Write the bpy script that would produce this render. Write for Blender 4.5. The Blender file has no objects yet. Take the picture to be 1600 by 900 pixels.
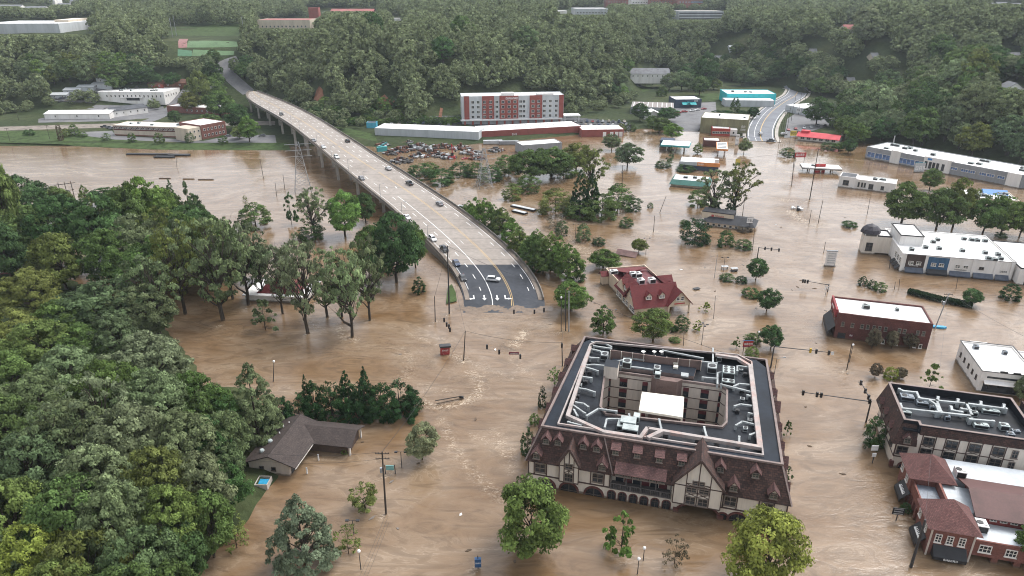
import bpy, math, random
import numpy as np
from mathutils import Vector, Matrix
R = math.radians
S = bpy.context.scene
COL = S.collection
random.seed(7)
# ---------------------------------------------------------------- camera, sky, sun, exposure
F, TH, HC = 1081.0, R(23.5), 90.0            # focal length in 1600-wide pixels, pitch, height over the water
cam = bpy.data.cameras.new('camera'); cam.sensor_width = 36.0
cam.lens = 36.0*F/1600.0; cam.clip_start = 1.0; cam.clip_end = 30000.0
camo = bpy.data.objects.new('camera', cam); COL.objects.link(camo)
camo.location = (0, 0, HC); camo.rotation_euler = (math.pi/2-TH, 0, 0)
S.camera = camo
W = bpy.data.worlds.new('World'); S.world = W; W.use_nodes = True
SUN_EL, SUN_AZ = R(56), R(55)
wn = W.node_tree; bg = wn.nodes['Background']
sky = wn.nodes.new('ShaderNodeTexSky'); sky.sky_type = 'NISHITA'; sky.sun_disc = False
sky.sun_elevation = SUN_EL; sky.sun_rotation = SUN_AZ
sky.air_density = 1.0; sky.dust_density = 3.0; sky.ozone_density = 1.0
hs = wn.nodes.new('ShaderNodeHueSaturation'); hs.inputs['Saturation'].default_value = 0.28
wn.links.new(sky.outputs[0], hs.inputs['Color']); wn.links.new(hs.outputs[0], bg.inputs[0])
bg.inputs[1].default_value = 0.15
sl = bpy.data.lights.new('sun', 'SUN'); sl.energy = 0.9; sl.angle = R(25); sl.color = (1.0, 0.97, 0.93)
so = bpy.data.objects.new('sun', sl); COL.objects.link(so)
# sun_rotation is measured clockwise from +Y; light comes from that azimuth
sd = Vector((math.sin(SUN_AZ)*math.cos(SUN_EL), math.cos(SUN_AZ)*math.cos(SUN_EL), math.sin(SUN_EL)))
so.rotation_euler = sd.to_track_quat('Z', 'Y').to_euler()
so.location = (0, 0, 300)
S.view_settings.view_transform = 'Standard'; S.view_settings.look = 'None'
S.view_settings.gamma = 1.0; S.view_settings.use_curve_mapping = False
S.view_settings.exposure = 1.2
S.cycles.filter_width = 1.05; S.cycles.max_bounces = 6; S.cycles.diffuse_bounces = 3; S.cycles.glossy_bounces = 2
S.cycles.transmission_bounces = 3; S.cycles.transparent_max_bounces = 6; S.cycles.volume_bounces = 1
S.cycles.caustics_reflective = False; S.cycles.caustics_refractive = False
# ---------------------------------------------------------------- picture <-> ground helpers
CT, ST = math.cos(TH), math.sin(TH)
def ray(px, py):
    x, y = (px-800)/F, -(py-450)/F
    return Vector((x, CT+y*ST, -ST+y*CT))
def G(px, py, z=0.0):
    d = ray(px, py); t = (z-HC)/d.z
    return Vector((d.x*t, d.y*t, z))
def P(p):
    x, y, z = p[0], p[1], p[2]-HC
    dep = y*CT-z*ST; up = y*ST+z*CT
    return 800+F*x/dep, 450-F*up/dep
def ppm(p):                                   # picture pixels per metre at a point
    return F/(p[1]*CT-(p[2]-HC)*ST)
def zat(p, py):                               # height over point p that shows at picture row py
    k = -(py-450)/F
    return HC + p[1]*(k*CT-ST)/(CT+k*ST)
def sstep(a, b, x):
    t = min(1.0, max(0.0, (x-a)/(b-a))); return t*t*(3-2*t)
SHX = [-3000,-500, -100, -60, 0, 60, 95, 120, 150, 190, 222, 275, 340, 420, 600, 3000]
SHY = [424, 424, 426, 418, 440, 470, 484, 480, 455, 455, 436, 352, 330, 320, 300, 250]
D0X = [-3000,-400,-260,-210,-165,-140,0,60,95,125,160,260,320,3000]
D0Y = [90,110,140,150,105,58,56,74,105,210,300,300,210,210]
NEARLAND = [(-10,428),(40,418),(110,432),(190,462),(262,512),(305,560),(318,600),(372,596),(432,640),(446,690),(440,735),(405,775),(385,815),(330,860),(300,905),(290,960),(-80,960),(-80,428)]
NEARLAND = [tuple(G(a, b, 1.0)[:2]) for a, b in NEARLAND]
def inpoly(x, y, poly):
    c = False; n = len(poly)
    for i in range(n):
        x1, y1 = poly[i]; x2, y2 = poly[i-1]
        if (y1 > y) != (y2 > y) and x < (x2-x1)*(y-y1)/(y2-y1)+x1: c = not c
    return c
def pdist(x, y, poly):
    best = 1e9; n = len(poly)
    for i in range(n):
        x1, y1 = poly[i-1]; x2, y2 = poly[i]
        dx, dy = x2-x1, y2-y1; t = max(0, min(1, ((x-x1)*dx+(y-y1)*dy)/(dx*dx+dy*dy)))
        best = min(best, math.hypot(x-x1-t*dx, y-y1-t*dy))
    return best
def hgt(x, y):                                # the lie of the land, water level = 0
    if y < 240 and x < 20:
        s = pdist(x, y, NEARLAND)*(1 if inpoly(x, y, NEARLAND) else -1)
        if s > -12: return -3+4.2*sstep(-7, 4, s)+2.0*sstep(5, 40, s)
        return -3.0
    ys = float(np.interp(x, SHX, SHY)); d = y-ys
    z = -3+4.4*sstep(-7, 6, d)+0.9*sstep(5, 60, d)
    d0 = float(np.interp(x, D0X, D0Y)); e = d-d0
    roll = 5*math.sin(x*.011+1)*math.sin(y*.008)+3*math.sin(x*.023+y*.017)
    if e > 0:
        z += (40+roll)*sstep(-5, 115, e)+0.02*min(e, 900)
    if x > 205:
        s = min(d-8, ((x-215)-(y-430)*0.35)*.94) if y > 430 else d-8
        if s > 0: z += (42+roll)*sstep(0, 140, s)*(1-.8*sstep(120, 330, d))
    z += 62*sstep(1000, 2700, y)+120*sstep(2600, 5200, y)
    return z
def GT(px, py):                               # where the ray through a picture point meets the land
    d = ray(px, py); t = 60.0
    while t < 6000:
        x, y, z = d.x*t, d.y*t, HC+d.z*t
        if z <= max(0.0, hgt(x, y)): break
        t += 2.0
    return Vector((d.x*t, d.y*t, max(0.0, hgt(d.x*t, d.y*t))))
# ---------------------------------------------------------------- object helpers
def tag(o, label, cat, group=None, kind=None):
    if label: o['label'] = label
    if cat: o['category'] = cat
    if group: o['group'] = group
    if kind: o['kind'] = kind
    return o
def empty(name, loc, rz=0.0, label=None, cat=None, group=None):
    o = bpy.data.objects.new(name, None); COL.objects.link(o)
    o.location = loc; o.rotation_euler = (0, 0, rz); o.empty_display_size = .5
    return tag(o, label, cat, group)
def link(name, me, parent=None, loc=(0, 0, 0)):
    o = bpy.data.objects.new(name, me); COL.objects.link(o); o.location = loc
    if parent is not None: o.parent = parent
    return o
def dup(root, loc, rz, label=None, group=None, scale=None):
    r = root.copy(); COL.objects.link(r); r.location = loc; r.rotation_euler = (0, 0, rz)
    if scale is not None: r.scale = scale
    if label: r['label'] = label
    if group: r['group'] = group
    for ch in list(root.children):
        c = ch.copy(); COL.objects.link(c); c.parent = r
        for g in ch.children:
            k = g.copy(); COL.objects.link(k); k.parent = c
    return r
def mesh_np(name, V, Fq, mats, attr=None, smooth=False):
    V = np.asarray(V, np.float32); Fq = np.asarray(Fq, np.int32); n, k = Fq.shape
    me = bpy.data.meshes.new(name)
    me.vertices.add(len(V)); me.vertices.foreach_set('co', V.ravel())
    me.loops.add(n*k); me.loops.foreach_set('vertex_index', Fq.ravel())
    me.polygons.add(n); me.polygons.foreach_set('loop_start', np.arange(0, n*k, k, dtype=np.int32))
    me.polygons.foreach_set('loop_total', np.full(n, k, np.int32))
    if smooth: me.polygons.foreach_set('use_smooth', np.ones(n, bool))
    if attr is not None:
        a = me.attributes.new('tint', 'FLOAT', 'FACE'); a.data.foreach_set('value', np.asarray(attr, np.float32))
    for m in mats: me.materials.append(m)
    me.update(calc_edges=True)
    return me
class MB:
    def __init__(s): s.v = []; s.f = []; s.m = []
    def poly(s, pts, mi=0):
        b = len(s.v); s.v += [tuple(p) for p in pts]; s.f.append(tuple(range(b, b+len(pts)))); s.m.append(mi)
    def box(s, x0, x1, y0, y1, z0, z1, mi=0, mt=None):
        if x0 > x1: x0, x1 = x1, x0
        if y0 > y1: y0, y1 = y1, y0
        if z0 > z1: z0, z1 = z1, z0
        b = len(s.v)
        s.v += [(x0,y0,z0),(x1,y0,z0),(x1,y1,z0),(x0,y1,z0),(x0,y0,z1),(x1,y0,z1),(x1,y1,z1),(x0,y1,z1)]
        for i, q in enumerate(((0,3,2,1),(4,5,6,7),(0,1,5,4),(1,2,6,5),(2,3,7,6),(3,0,4,7))):
            s.f.append(tuple(b+k for k in q)); s.m.append(mt if (i == 1 and mt is not None) else mi)
        return s
    def obox(s, c, u, l, w, z0, z1, mi=0):     # box centred at c=(x,y), long axis along u=(ux,uy)
        n = math.hypot(*u); ux, uy = u[0]/n, u[1]/n
        q = [(c[0]+ux*a*l/2-uy*b*w/2, c[1]+uy*a*l/2+ux*b*w/2) for a, b in ((-1,-1),(1,-1),(1,1),(-1,1))]
        return s.prism(q, z0, z1, mi)
    def beam(s, p, q, w, h, mi=0):             # rectangular bar between two points
        p, q = Vector(p), Vector(q); d = (q-p).normalized()
        up = Vector((0,0,1)) if abs(d.z) < .95 else Vector((0,1,0))
        a = d.cross(up).normalized(); c = a.cross(d).normalized()
        b = len(s.v)
        for o in (p, q):
            for i, j in ((-1,-1),(1,-1),(1,1),(-1,1)): s.v.append(tuple(o+a*(i*w/2)+c*(j*h/2)))
        for f in ((3,2,1,0),(4,5,6,7),(0,1,5,4),(1,2,6,5),(2,3,7,6),(3,0,4,7)):
            s.f.append(tuple(b+k for k in f)); s.m.append(mi)
        return s
    def tube(s, p, q, r0, r1=None, n=6, mi=0, cap=True):
        r1 = r0 if r1 is None else r1
        p, q = Vector(p), Vector(q); d = (q-p).normalized()
        a = d.orthogonal().normalized(); c = d.cross(a); b = len(s.v)
        for o, r in ((p, r0), (q, r1)):
            for i in range(n):
                t = 2*math.pi*i/n; s.v.append(tuple(o+a*(r*math.cos(t))+c*(r*math.sin(t))))
        for i in range(n):
            j = (i+1) % n; s.f.append((b+i, b+j, b+n+j, b+n+i)); s.m.append(mi)
        if cap:
            s.f.append(tuple(b+n+i for i in range(n))); s.m.append(mi)
            s.f.append(tuple(b+n-1-i for i in range(n))); s.m.append(mi)
        return s
    def prism(s, poly, z0, z1, mi=0, mt=None, bottom=True):
        a = sum(poly[i-1][0]*poly[i][1]-poly[i][0]*poly[i-1][1] for i in range(len(poly)))
        if a < 0: poly = poly[::-1]
        b = len(s.v); n = len(poly)
        s.v += [(x, y, z0) for x, y in poly]+[(x, y, z1) for x, y in poly]
        for i in range(n):
            j = (i+1) % n; s.f.append((b+i, b+j, b+n+j, b+n+i)); s.m.append(mi)
        s.f.append(tuple(b+n+i for i in range(n))); s.m.append(mi if mt is None else mt)
        if bottom: s.f.append(tuple(b+n-1-i for i in range(n))); s.m.append(mi)
        return s
    def strip(s, path, w, z0, z1, mi=0, closed=False):      # a wall of width w along a plan path
        n = len(path); P2 = [Vector(p[:2]) for p in path]; L = []; Rr = []
        for i in range(n):
            a = P2[i-1] if (i > 0 or closed) else None; c = P2[(i+1) % n] if (i < n-1 or closed) else None
            d1 = (P2[i]-a).normalized() if a is not None else None; d2 = (c-P2[i]).normalized() if c is not None else None
            if d1 is None: d1 = d2
            if d2 is None: d2 = d1
            n1 = Vector((-d1.y, d1.x)); n2 = Vector((-d2.y, d2.x)); m = (n1+n2)
            m = n1 if m.length < 1e-6 else m.normalized(); k = 1/max(.35, m.dot(n1))
            L.append(P2[i]+m*(w/2*k)); Rr.append(P2[i]-m*(w/2*k))
        for i in range(n if closed else n-1):
            j = (i+1) % n; s.prism([tuple(Rr[i]), tuple(Rr[j]), tuple(L[j]), tuple(L[i])], z0, z1, mi)
        return s
    def lathe(s, prof, c=(0,0,0), n=12, mi=0):
        b = len(s.v)
        for r, z in prof:
            for i in range(n):
                t = 2*math.pi*i/n; s.v.append((c[0]+r*math.cos(t), c[1]+r*math.sin(t), c[2]+z))
        for k in range(len(prof)-1):
            for i in range(n):
                j = (i+1) % n
                s.f.append((b+k*n+i, b+k*n+j, b+(k+1)*n+j, b+(k+1)*n+i)); s.m.append(mi)
        return s
    def slab(s, pts, t, mi=0, mb=None):        # a sheet of thickness t under a planar polygon
        pts = [Vector(p) for p in pts]; n = (pts[1]-pts[0]).cross(pts[2]-pts[0]).normalized()
        if n.z < 0: pts.reverse(); n = -n
        lo = [p-n*t for p in pts]; mb = mi if mb is None else mb
        s.poly(pts, mi); s.poly(lo[::-1], mb)
        for i in range(len(pts)):
            j = (i+1) % len(pts); s.poly([lo[i], lo[j], pts[j], pts[i]], mb)
        return s
    def build(s, name, mats, parent=None, smooth=False, loc=(0,0,0)):
        if not isinstance(mats, (list, tuple)): mats = [mats]
        me = bpy.data.meshes.new(name); me.from_pydata(s.v, [], s.f); me.update()
        for m in mats: me.materials.append(m)
        if len(mats) > 1: me.polygons.foreach_set('material_index', np.array(s.m, np.int32))
        uv = me.uv_layers.new(name='UVMap'); V = s.v; dat = np.zeros((len(me.loops), 2), np.float32)
        for p in me.polygons:
            nx, ny, nz = p.normal
            if abs(nz) > .96: ux, uy, uz = 1., 0., 0.; wx, wy, wz = 0., 1., 0.
            else:
                h = math.hypot(nx, ny); ux, uy, uz = -ny/h, nx/h, 0.
                wx, wy, wz = ny*uz-nz*uy, nz*ux-nx*uz, nx*uy-ny*ux
            for li, vi in zip(p.loop_indices, p.vertices):
                x, y, z = V[vi]; dat[li] = (x*ux+y*uy+z*uz, x*wx+y*wy+z*wz)
        uv.data.foreach_set('uv', dat.ravel())
        if smooth: me.polygons.foreach_set('use_smooth', np.ones(len(me.polygons), bool))
        return link(name, me, parent, loc)
# ---------------------------------------------------------------- materials
MATS = {}
def nodes(name):
    m = bpy.data.materials.new(name); m.use_nodes = True; t = m.node_tree
    return m, t, t.nodes['Principled BSDF']
def N(t, typ, **kw):
    n = t.nodes.new(typ)
    for k, v in kw.items():
        if k in n.inputs: n.inputs[k].default_value = v
        else: setattr(n, k, v)
    return n
def ramp(t, pts):
    r = t.nodes.new('ShaderNodeValToRGB'); e = r.color_ramp.elements
    while len(e) < len(pts): e.new(.5)
    for el, (p, c) in zip(e, pts):
        el.position = p; el.color = (c, c, c, 1) if isinstance(c, (int, float)) else (*c, 1)
    return r
def mix(t, a, b, fac, mode='MIX'):
    n = t.nodes.new('ShaderNodeMix'); n.data_type = 'RGBA'; n.blend_type = mode
    for sock, v in ((n.inputs[0], fac), (n.inputs[6], a), (n.inputs[7], b)):
        if isinstance(v, bpy.types.NodeSocket): t.links.new(v, sock)
        elif isinstance(v, (int, float)): sock.default_value = v
        else: sock.default_value = (*v, 1)
    return n.outputs[2]
MUDDY = {'cream_stucco', 'dark_red_brick', 'red_brick', 'white_wall_paint', 'cream_siding', 'beige_siding', 'light_grey_siding', 'mid_grey_siding', 'bark', 'pole_wood', 'buff_wall'}
def mudline(t, b):
    """silt and wet left by the flood on whatever stands in it, with a ragged upper edge"""
    L = t.links; c = b.inputs['Base Color'].links[0].from_socket
    g = N(t, 'ShaderNodeNewGeometry'); sx = N(t, 'ShaderNodeSeparateXYZ'); L.new(g.outputs['Position'], sx.inputs[0])
    n = N(t, 'ShaderNodeTexNoise', Scale=.8, Detail=5.0); L.new(g.outputs['Position'], n.inputs['Vector'])
    a = N(t, 'ShaderNodeMath', operation='MULTIPLY_ADD'); L.new(n.outputs[0], a.inputs[0]); a.inputs[1].default_value = -.9; L.new(sx.outputs['Z'], a.inputs[2])
    r = N(t, 'ShaderNodeMapRange'); L.new(a.outputs[0], r.inputs[0]); r.inputs[1].default_value = -.15; r.inputs[2].default_value = .12; r.inputs[3].default_value = .8; r.inputs[4].default_value = 0.0
    L.new(mix(t, c, (.105,.072,.045), r.outputs[0]), b.inputs['Base Color'])
def pm(name, col, rough=.75, var=.18, scale=.35, bump=0.0, spec=.35, metal=0.0, stain=None, streak=False):
    """plain weathered surface: base colour with two sizes of blotch"""
    if name in MATS: return MATS[name]
    m, t, b = nodes(name); L = t.links
    tc = N(t, 'ShaderNodeTexCoord'); mp = N(t, 'ShaderNodeMapping')
    if streak: mp.inputs['Scale'].default_value = (1, 1, .12)
    L.new(tc.outputs['Object'], mp.inputs[0])
    n1 = N(t, 'ShaderNodeTexNoise', Scale=scale, Detail=6.0, Roughness=.62); L.new(mp.outputs[0], n1.inputs['Vector'])
    n2 = N(t, 'ShaderNodeTexNoise', Scale=scale*9, Detail=3.0); L.new(mp.outputs[0], n2.inputs['Vector'])
    dk = tuple(c*(1-var*1.6) for c in col); lt = tuple(min(1, c*(1+var*.8)) for c in col)
    r1 = ramp(t, [(.32, dk), (.5, col), (.7, lt)]); L.new(n1.outputs[0], r1.inputs[0])
    r2 = ramp(t, [(.3, 1-var), (.7, 1.0)]); L.new(n2.outputs[0], r2.inputs[0])
    c = mix(t, r1.outputs[0], r2.outputs[0], 1.0, 'MULTIPLY')
    if stain:
        n3 = N(t, 'ShaderNodeTexNoise', Scale=scale*.6, Detail=7.0, Roughness=.7, Distortion=.6); L.new(mp.outputs[0], n3.inputs['Vector'])
        r3 = ramp(t, [(.52, 0.0), (.68, .75)]); L.new(n3.outputs[0], r3.inputs[0])
        c = mix(t, c, stain, r3.outputs[0])
    L.new(c, b.inputs['Base Color']); b.inputs['Roughness'].default_value = rough
    b.inputs['Metallic'].default_value = metal; b.inputs['Specular IOR Level'].default_value = spec
    if bump:
        bp = N(t, 'ShaderNodeBump', Strength=bump, Distance=.05); L.new(n2.outputs[0], bp.inputs['Height']); L.new(bp.outputs[0], b.inputs['Normal'])
    if name in MUDDY: mudline(t, b)
    MATS[name] = m; return m
def tiled(name, c1, c2, mortar, bw, bh, msize=.02, rough=.8, var=.35, offs=.5, bump=.3, spec=.3):
    """brick, shingle or seam pattern laid along the faces in metres"""
    if name in MATS: return MATS[name]
    m, t, b = nodes(name); L = t.links
    tc = N(t, 'ShaderNodeTexCoord')
    br = N(t, 'ShaderNodeTexBrick', offset=offs, **{'Scale': 1.0, 'Mortar Size': msize, 'Brick Width': bw, 'Row Height': bh, 'Bias': 0.0, 'Mortar Smooth': .2})
    br.inputs['Color1'].default_value = (*c1, 1); br.inputs['Color2'].default_value = (*c2, 1); br.inputs['Mortar'].default_value = (*mortar, 1)
    L.new(tc.outputs['UV'], br.inputs['Vector'])
    n = N(t, 'ShaderNodeTexNoise', Scale=.45, Detail=6.0, Roughness=.65); L.new(tc.outputs['UV'], n.inputs['Vector'])
    r = ramp(t, [(.3, 1-var), (.72, 1+var*.35)]); L.new(n.outputs[0], r.inputs[0])
    c = mix(t, br.outputs['Color'], r.outputs[0], 1.0, 'MULTIPLY')
    n2 = N(t, 'ShaderNodeTexNoise', Scale=3.0, Detail=3.0); L.new(tc.outputs['UV'], n2.inputs['Vector'])
    r2 = ramp(t, [(.35, 1-var*.8), (.65, 1.05)]); L.new(n2.outputs[0], r2.inputs[0])
    c = mix(t, c, r2.outputs[0], 1.0, 'MULTIPLY')
    L.new(c, b.inputs['Base Color']); b.inputs['Roughness'].default_value = rough; b.inputs['Specular IOR Level'].default_value = spec
    if bump:
        bp = N(t, 'ShaderNodeBump', Strength=bump, Distance=.04); L.new(br.outputs['Fac'], bp.inputs['Height']); bp.invert = True; L.new(bp.outputs[0], b.inputs['Normal'])
    if name in MUDDY: mudline(t, b)
    MATS[name] = m; return m
def glassm(name, col=(.02,.025,.03), rough=.08):
    if name in MATS: return MATS[name]
    m, t, b = nodes(name); b.inputs['Base Color'].default_value = (*col, 1)
    n = N(t, 'ShaderNodeTexNoise', Scale=.6, Detail=2.0); tc = N(t, 'ShaderNodeTexCoord'); t.links.new(tc.outputs['Object'], n.inputs['Vector'])
    r = ramp(t, [(.35, tuple(c*.5 for c in col)), (.7, tuple(c*1.8 for c in col))]); t.links.new(n.outputs[0], r.inputs[0]); t.links.new(r.outputs[0], b.inputs['Base Color'])
    b.inputs['Roughness'].default_value = rough; b.inputs['Specular IOR Level'].default_value = .6
    MATS[name] = m; return m
# ---------------------------------------------------------------- the land: one sheet to the horizon
def rng(*segs):
    o = []
    for a, b, st in segs: o += list(np.arange(a, b, st))
    o.append(segs[-1][1]); return np.array(o, float)
gx = rng((-6000,-1500,300), (-1500,-500,40), (-500,-170,10), (-170,20,4), (20,440,10), (440,1500,40), (1500,6000,300))
gy = rng((-200,40,20), (40,240,4), (240,820,8), (820,2000,30), (2000,9000,200))
X, Y = np.meshgrid(gx, gy); nx, ny = len(gx), len(gy)
Z = np.array([[hgt(x, y) for x in gx] for y in gy])
V = np.stack([X.ravel(), Y.ravel(), Z.ravel()], 1)
idx = np.arange(nx*ny).reshape(ny, nx)
Q = np.stack([idx[:-1,:-1].ravel(), idx[:-1,1:].ravel(), idx[1:,1:].ravel(), idx[1:,:-1].ravel()], 1)
m, t, b = nodes('earth'); L = t.links
tc = N(t, 'ShaderNodeTexCoord')
n1 = N(t, 'ShaderNodeTexNoise', Scale=.02, Detail=8.0, Roughness=.65); L.new(tc.outputs['Object'], n1.inputs['Vector'])
n2 = N(t, 'ShaderNodeTexNoise', Scale=.35, Detail=6.0, Roughness=.7); L.new(tc.outputs['Object'], n2.inputs['Vector'])
r1 = ramp(t, [(.3, (.030,.046,.020)), (.52, (.046,.060,.026)), (.66, (.075,.085,.038)), (.8, (.10,.085,.055))]); L.new(n1.outputs[0], r1.inputs[0])
r2 = ramp(t, [(.3, .55), (.7, 1.2)]); L.new(n2.outputs[0], r2.inputs[0])
L.new(mix(t, r1.outputs[0], r2.outputs[0], 1.0, 'MULTIPLY'), b.inputs['Base Color']); b.inputs['Roughness'].default_value = .95
b.inputs['Specular IOR Level'].default_value = .1
bp = N(t, 'ShaderNodeBump', Strength=.8, Distance=.6); L.new(n2.outputs[0], bp.inputs['Height']); L.new(bp.outputs[0], b.inputs['Normal'])
tag(link('ground', mesh_np('ground', V, Q, [m], smooth=True)), None, None, kind='structure')
# ---------------------------------------------------------------- the flood
wx = rng((-3000,-600,200), (-600,-160,10), (-160,170,1.6), (170,420,8), (420,3000,200))
wy = rng((-300,40,20), (40,330,1.6), (330,660,8))
X, Y = np.meshgrid(wx, wy); nx, ny = len(wx), len(wy)
def dline(pts):
    pts = [G(*p) for p in pts]; D = np.full(X.shape, 1e9)
    if len(pts) == 1: return np.hypot(X-pts[0].x, Y-pts[0].y)
    for a, c in zip(pts, pts[1:]):
        dx, dy = c.x-a.x, c.y-a.y; tt = np.clip(((X-a.x)*dx+(Y-a.y)*dy)/(dx*dx+dy*dy), 0, 1)
        D = np.minimum(D, np.hypot(X-a.x-tt*dx, Y-a.y-tt*dy))
    return D
foam = np.zeros(X.shape); turb = np.zeros(X.shape)
def addf(pts, w, a, tb=0.0, tw=None):
    D = dline(pts)
    np.maximum(foam, a*np.exp(-(D/w)**2), out=foam)
    if tb: np.maximum(turb, tb*np.exp(-(D/(tw or w*2.5))**2), out=turb)
addf([(820,518),(812,530),(803,540)], 1.5, 1.0, 1.0, 7)             # boil at the drowned junction
addf([(700,552),(716,556),(724,566)], 1.1, .9, .8, 5)               # wake of the red sign
addf([(690,540),(660,530),(640,520)], 1.2, .45, .5, 5)
addf([(655,625),(668,632),(690,636),(716,632),(740,622),(752,605),(748,590),(735,582)], 1.3, .85, .7, 5)   # eddy
addf([(655,600),(680,610),(705,612)], 1.6, .35, .4, 5)
addf([(620,545),(640,560),(640,585),(620,600)], 2.0, .35, .7, 7)
addf([(530,512),(540,530),(556,532)], 1.2, .75, .6, 5)
addf([(720,560),(760,575),(800,592)], 1.2, .4, .4, 5)
addf([(480,500),(500,515)], 1.4, .4, .6, 6)
addf([(690,655),(705,690),(722,720),(745,745),(772,770),(790,780)], 1.0, .55, .1, 4)     # long foam ribbons
addf([(735,680),(770,690),(790,710),(800,735)], .9, .5, .1, 4)
addf([(770,672),(790,690),(800,712)], 1.0, .45)
addf([(800,560),(830,590),(850,610)], 1.2, .3, .3, 5)
addf([(1235,330),(1247,342),(1256,346)], 2.2, .8, .8, 9)            # broken water round the snagged pole
addf([(1222,312),(1240,314)], 2.5, .6, .5, 9)
addf([(880,365),(905,385),(925,400),(945,402)], 2.0, .5, .9, 10)
addf([(1000,365),(1040,375)], 2.0, .3, .4, 10)
addf([(545,545),(600,540),(650,550),(690,575),(735,590)], 5, .12, .6, 12)
addf([(930,730),(960,745),(1000,760)], .8, .3, .3, 4)
addf([(760,500),(820,500),(860,515)], 4, .15, .55, 9)
addf([(1010,790),(1060,800),(1120,830)], 1.0, .2, .25, 6)
addf([(1250,500),(1300,560),(1330,600)], 5, .1, .3, 12)
for px, py in ((603,803),(702,490),(724,563),(680,503),(1265,312),(1237,290),(1278,350),(1460,514),(1323,578),(1021,363),(412,279),(445,296),(550,528),(482,522),(350,505),(388,480),(512,498),(578,502),(250,525),(747,888),(610,740),(1296,416),(972,297),(877,518),(889,518),(970,866),(1452,606),(660,722),(571,797)):
    addf([(px+1,py-1),(px-3,py+2),(px-9,py+6)], .45, .7, .45, 3)          # wakes behind whatever stands in the current
for ln in ([(826,752),(838,758)],[(1302,532),(1288,510)],[(1436,864),(1428,840),(1416,800)],[(936,447),(960,472),(990,499)],[(1405,427),(1372,400)]): addf(ln, .8, .35, .4, 4)
turb = np.maximum(turb, (.22+.12*np.sin(X*.05)*np.sin(Y*.04+1))*(1-.65*np.clip((Y-230)/180, 0, 1)))
V = np.stack([X.ravel(), Y.ravel(), np.zeros(X.size)], 1)
idx = np.arange(nx*ny).reshape(ny, nx)
Q = np.stack([idx[:-1,:-1].ravel(), idx[:-1,1:].ravel(), idx[1:,1:].ravel(), idx[1:,:-1].ravel()], 1)
m, t, b = nodes('flood_water'); L = t.links
me = mesh_np('water', V, Q, [m])
for nm, arr in (('foam', foam), ('turb', turb)):
    a = me.attributes.new(nm, 'FLOAT', 'POINT'); a.data.foreach_set('value', arr.ravel().astype(np.float32))
geo = N(t, 'ShaderNodeNewGeometry')
af = N(t, 'ShaderNodeAttribute', attribute_name='foam'); at_ = N(t, 'ShaderNodeAttribute', attribute_name='turb')
def wnoise(scale, stretch, rot, detail, dist, rough=.6):
    mp = N(t, 'ShaderNodeMapping'); mp.inputs['Scale'].default_value = (1, stretch, 1); mp.inputs['Rotation'].default_value = (0, 0, R(rot))
    L.new(geo.outputs['Position'], mp.inputs[0])
    n = N(t, 'ShaderNodeTexNoise', Scale=scale, Detail=detail, Distortion=dist, Roughness=rough); L.new(mp.outputs[0], n.inputs['Vector'])
    return n.outputs[0]
big = wnoise(.018, 2.0, 35, 6.0, 2.6); med = wnoise(.075, 2.6, 40, 7.0, 3.4); fine = wnoise(.55, 2.4, 40, 6.0, 1.2, .68); tiny = wnoise(2.2, 1.8, 30, 4.0, .6, .7)
rb = ramp(t, [(.3, (.125,.070,.030)), (.5, (.172,.112,.064)), (.68, (.225,.163,.108))]); L.new(big, rb.inputs[0])
rm = ramp(t, [(.28, .70), (.5, 1.0), (.75, 1.22)]); L.new(med, rm.inputs[0])
c = mix(t, rb.outputs[0], rm.outputs[0], 1.0, 'MULTIPLY')  # bands of brown, with swirling sheen and dark reflections put into the colour
# silt-laden paler threads
rt = ramp(t, [(.47, 0.0), (.5, 1.0), (.53, 0.0)]); L.new(med, rt.inputs[0])
rt2 = ramp(t, [(.5, 0.0), (.72, .5)]); L.new(big, rt2.inputs[0])
mm = N(t, 'ShaderNodeMath', operation='MULTIPLY'); L.new(rt.outputs[0], mm.inputs[0]); L.new(rt2.outputs[0], mm.inputs[1])
c = mix(t, c, (.42,.33,.24), mm.outputs[0])
# foam: broken by fine noise
fa = N(t, 'ShaderNodeMath', operation='ADD'); L.new(fine, fa.inputs[0]); L.new(tiny, fa.inputs[1])
fr = N(t, 'ShaderNodeMapRange'); L.new(fa.outputs[0], fr.inputs[0]); fr.inputs[1].default_value = .98; fr.inputs[2].default_value = 1.22
fm = N(t, 'ShaderNodeMath', operation='MULTIPLY'); L.new(fr.outputs[0], fm.inputs[0]); L.new(af.outputs['Fac'], fm.inputs[1])
f2 = N(t, 'ShaderNodeMath', operation='MULTIPLY'); L.new(fm.outputs[0], f2.inputs[0]); f2.inputs[1].default_value = 1.35; f2.use_clamp = True
c = mix(t, c, (.56,.46,.34), f2.outputs[0])
L.new(c, b.inputs['Base Color'])
b.inputs['Roughness'].default_value = .1; b.inputs['IOR'].default_value = 1.33; b.inputs['Specular IOR Level'].default_value = .85
rr = N(t, 'ShaderNodeMapRange'); L.new(f2.outputs[0], rr.inputs[0]); rr.inputs[3].default_value = .1; rr.inputs[4].default_value = .6; L.new(rr.outputs[0], b.inputs['Roughness'])
h1 = N(t, 'ShaderNodeMath', operation='MULTIPLY_ADD'); L.new(med, h1.inputs[0]); h1.inputs[1].default_value = 2.0; L.new(fine, h1.inputs[2])
h2 = N(t, 'ShaderNodeMath', operation='MULTIPLY_ADD'); L.new(tiny, h2.inputs[0]); h2.inputs[1].default_value = .28; L.new(h1.outputs[0], h2.inputs[2])
h3 = N(t, 'ShaderNodeMath', operation='MULTIPLY'); L.new(h2.outputs[0], h3.inputs[0]); L.new(at_.outputs['Fac'], h3.inputs[1])
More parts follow.
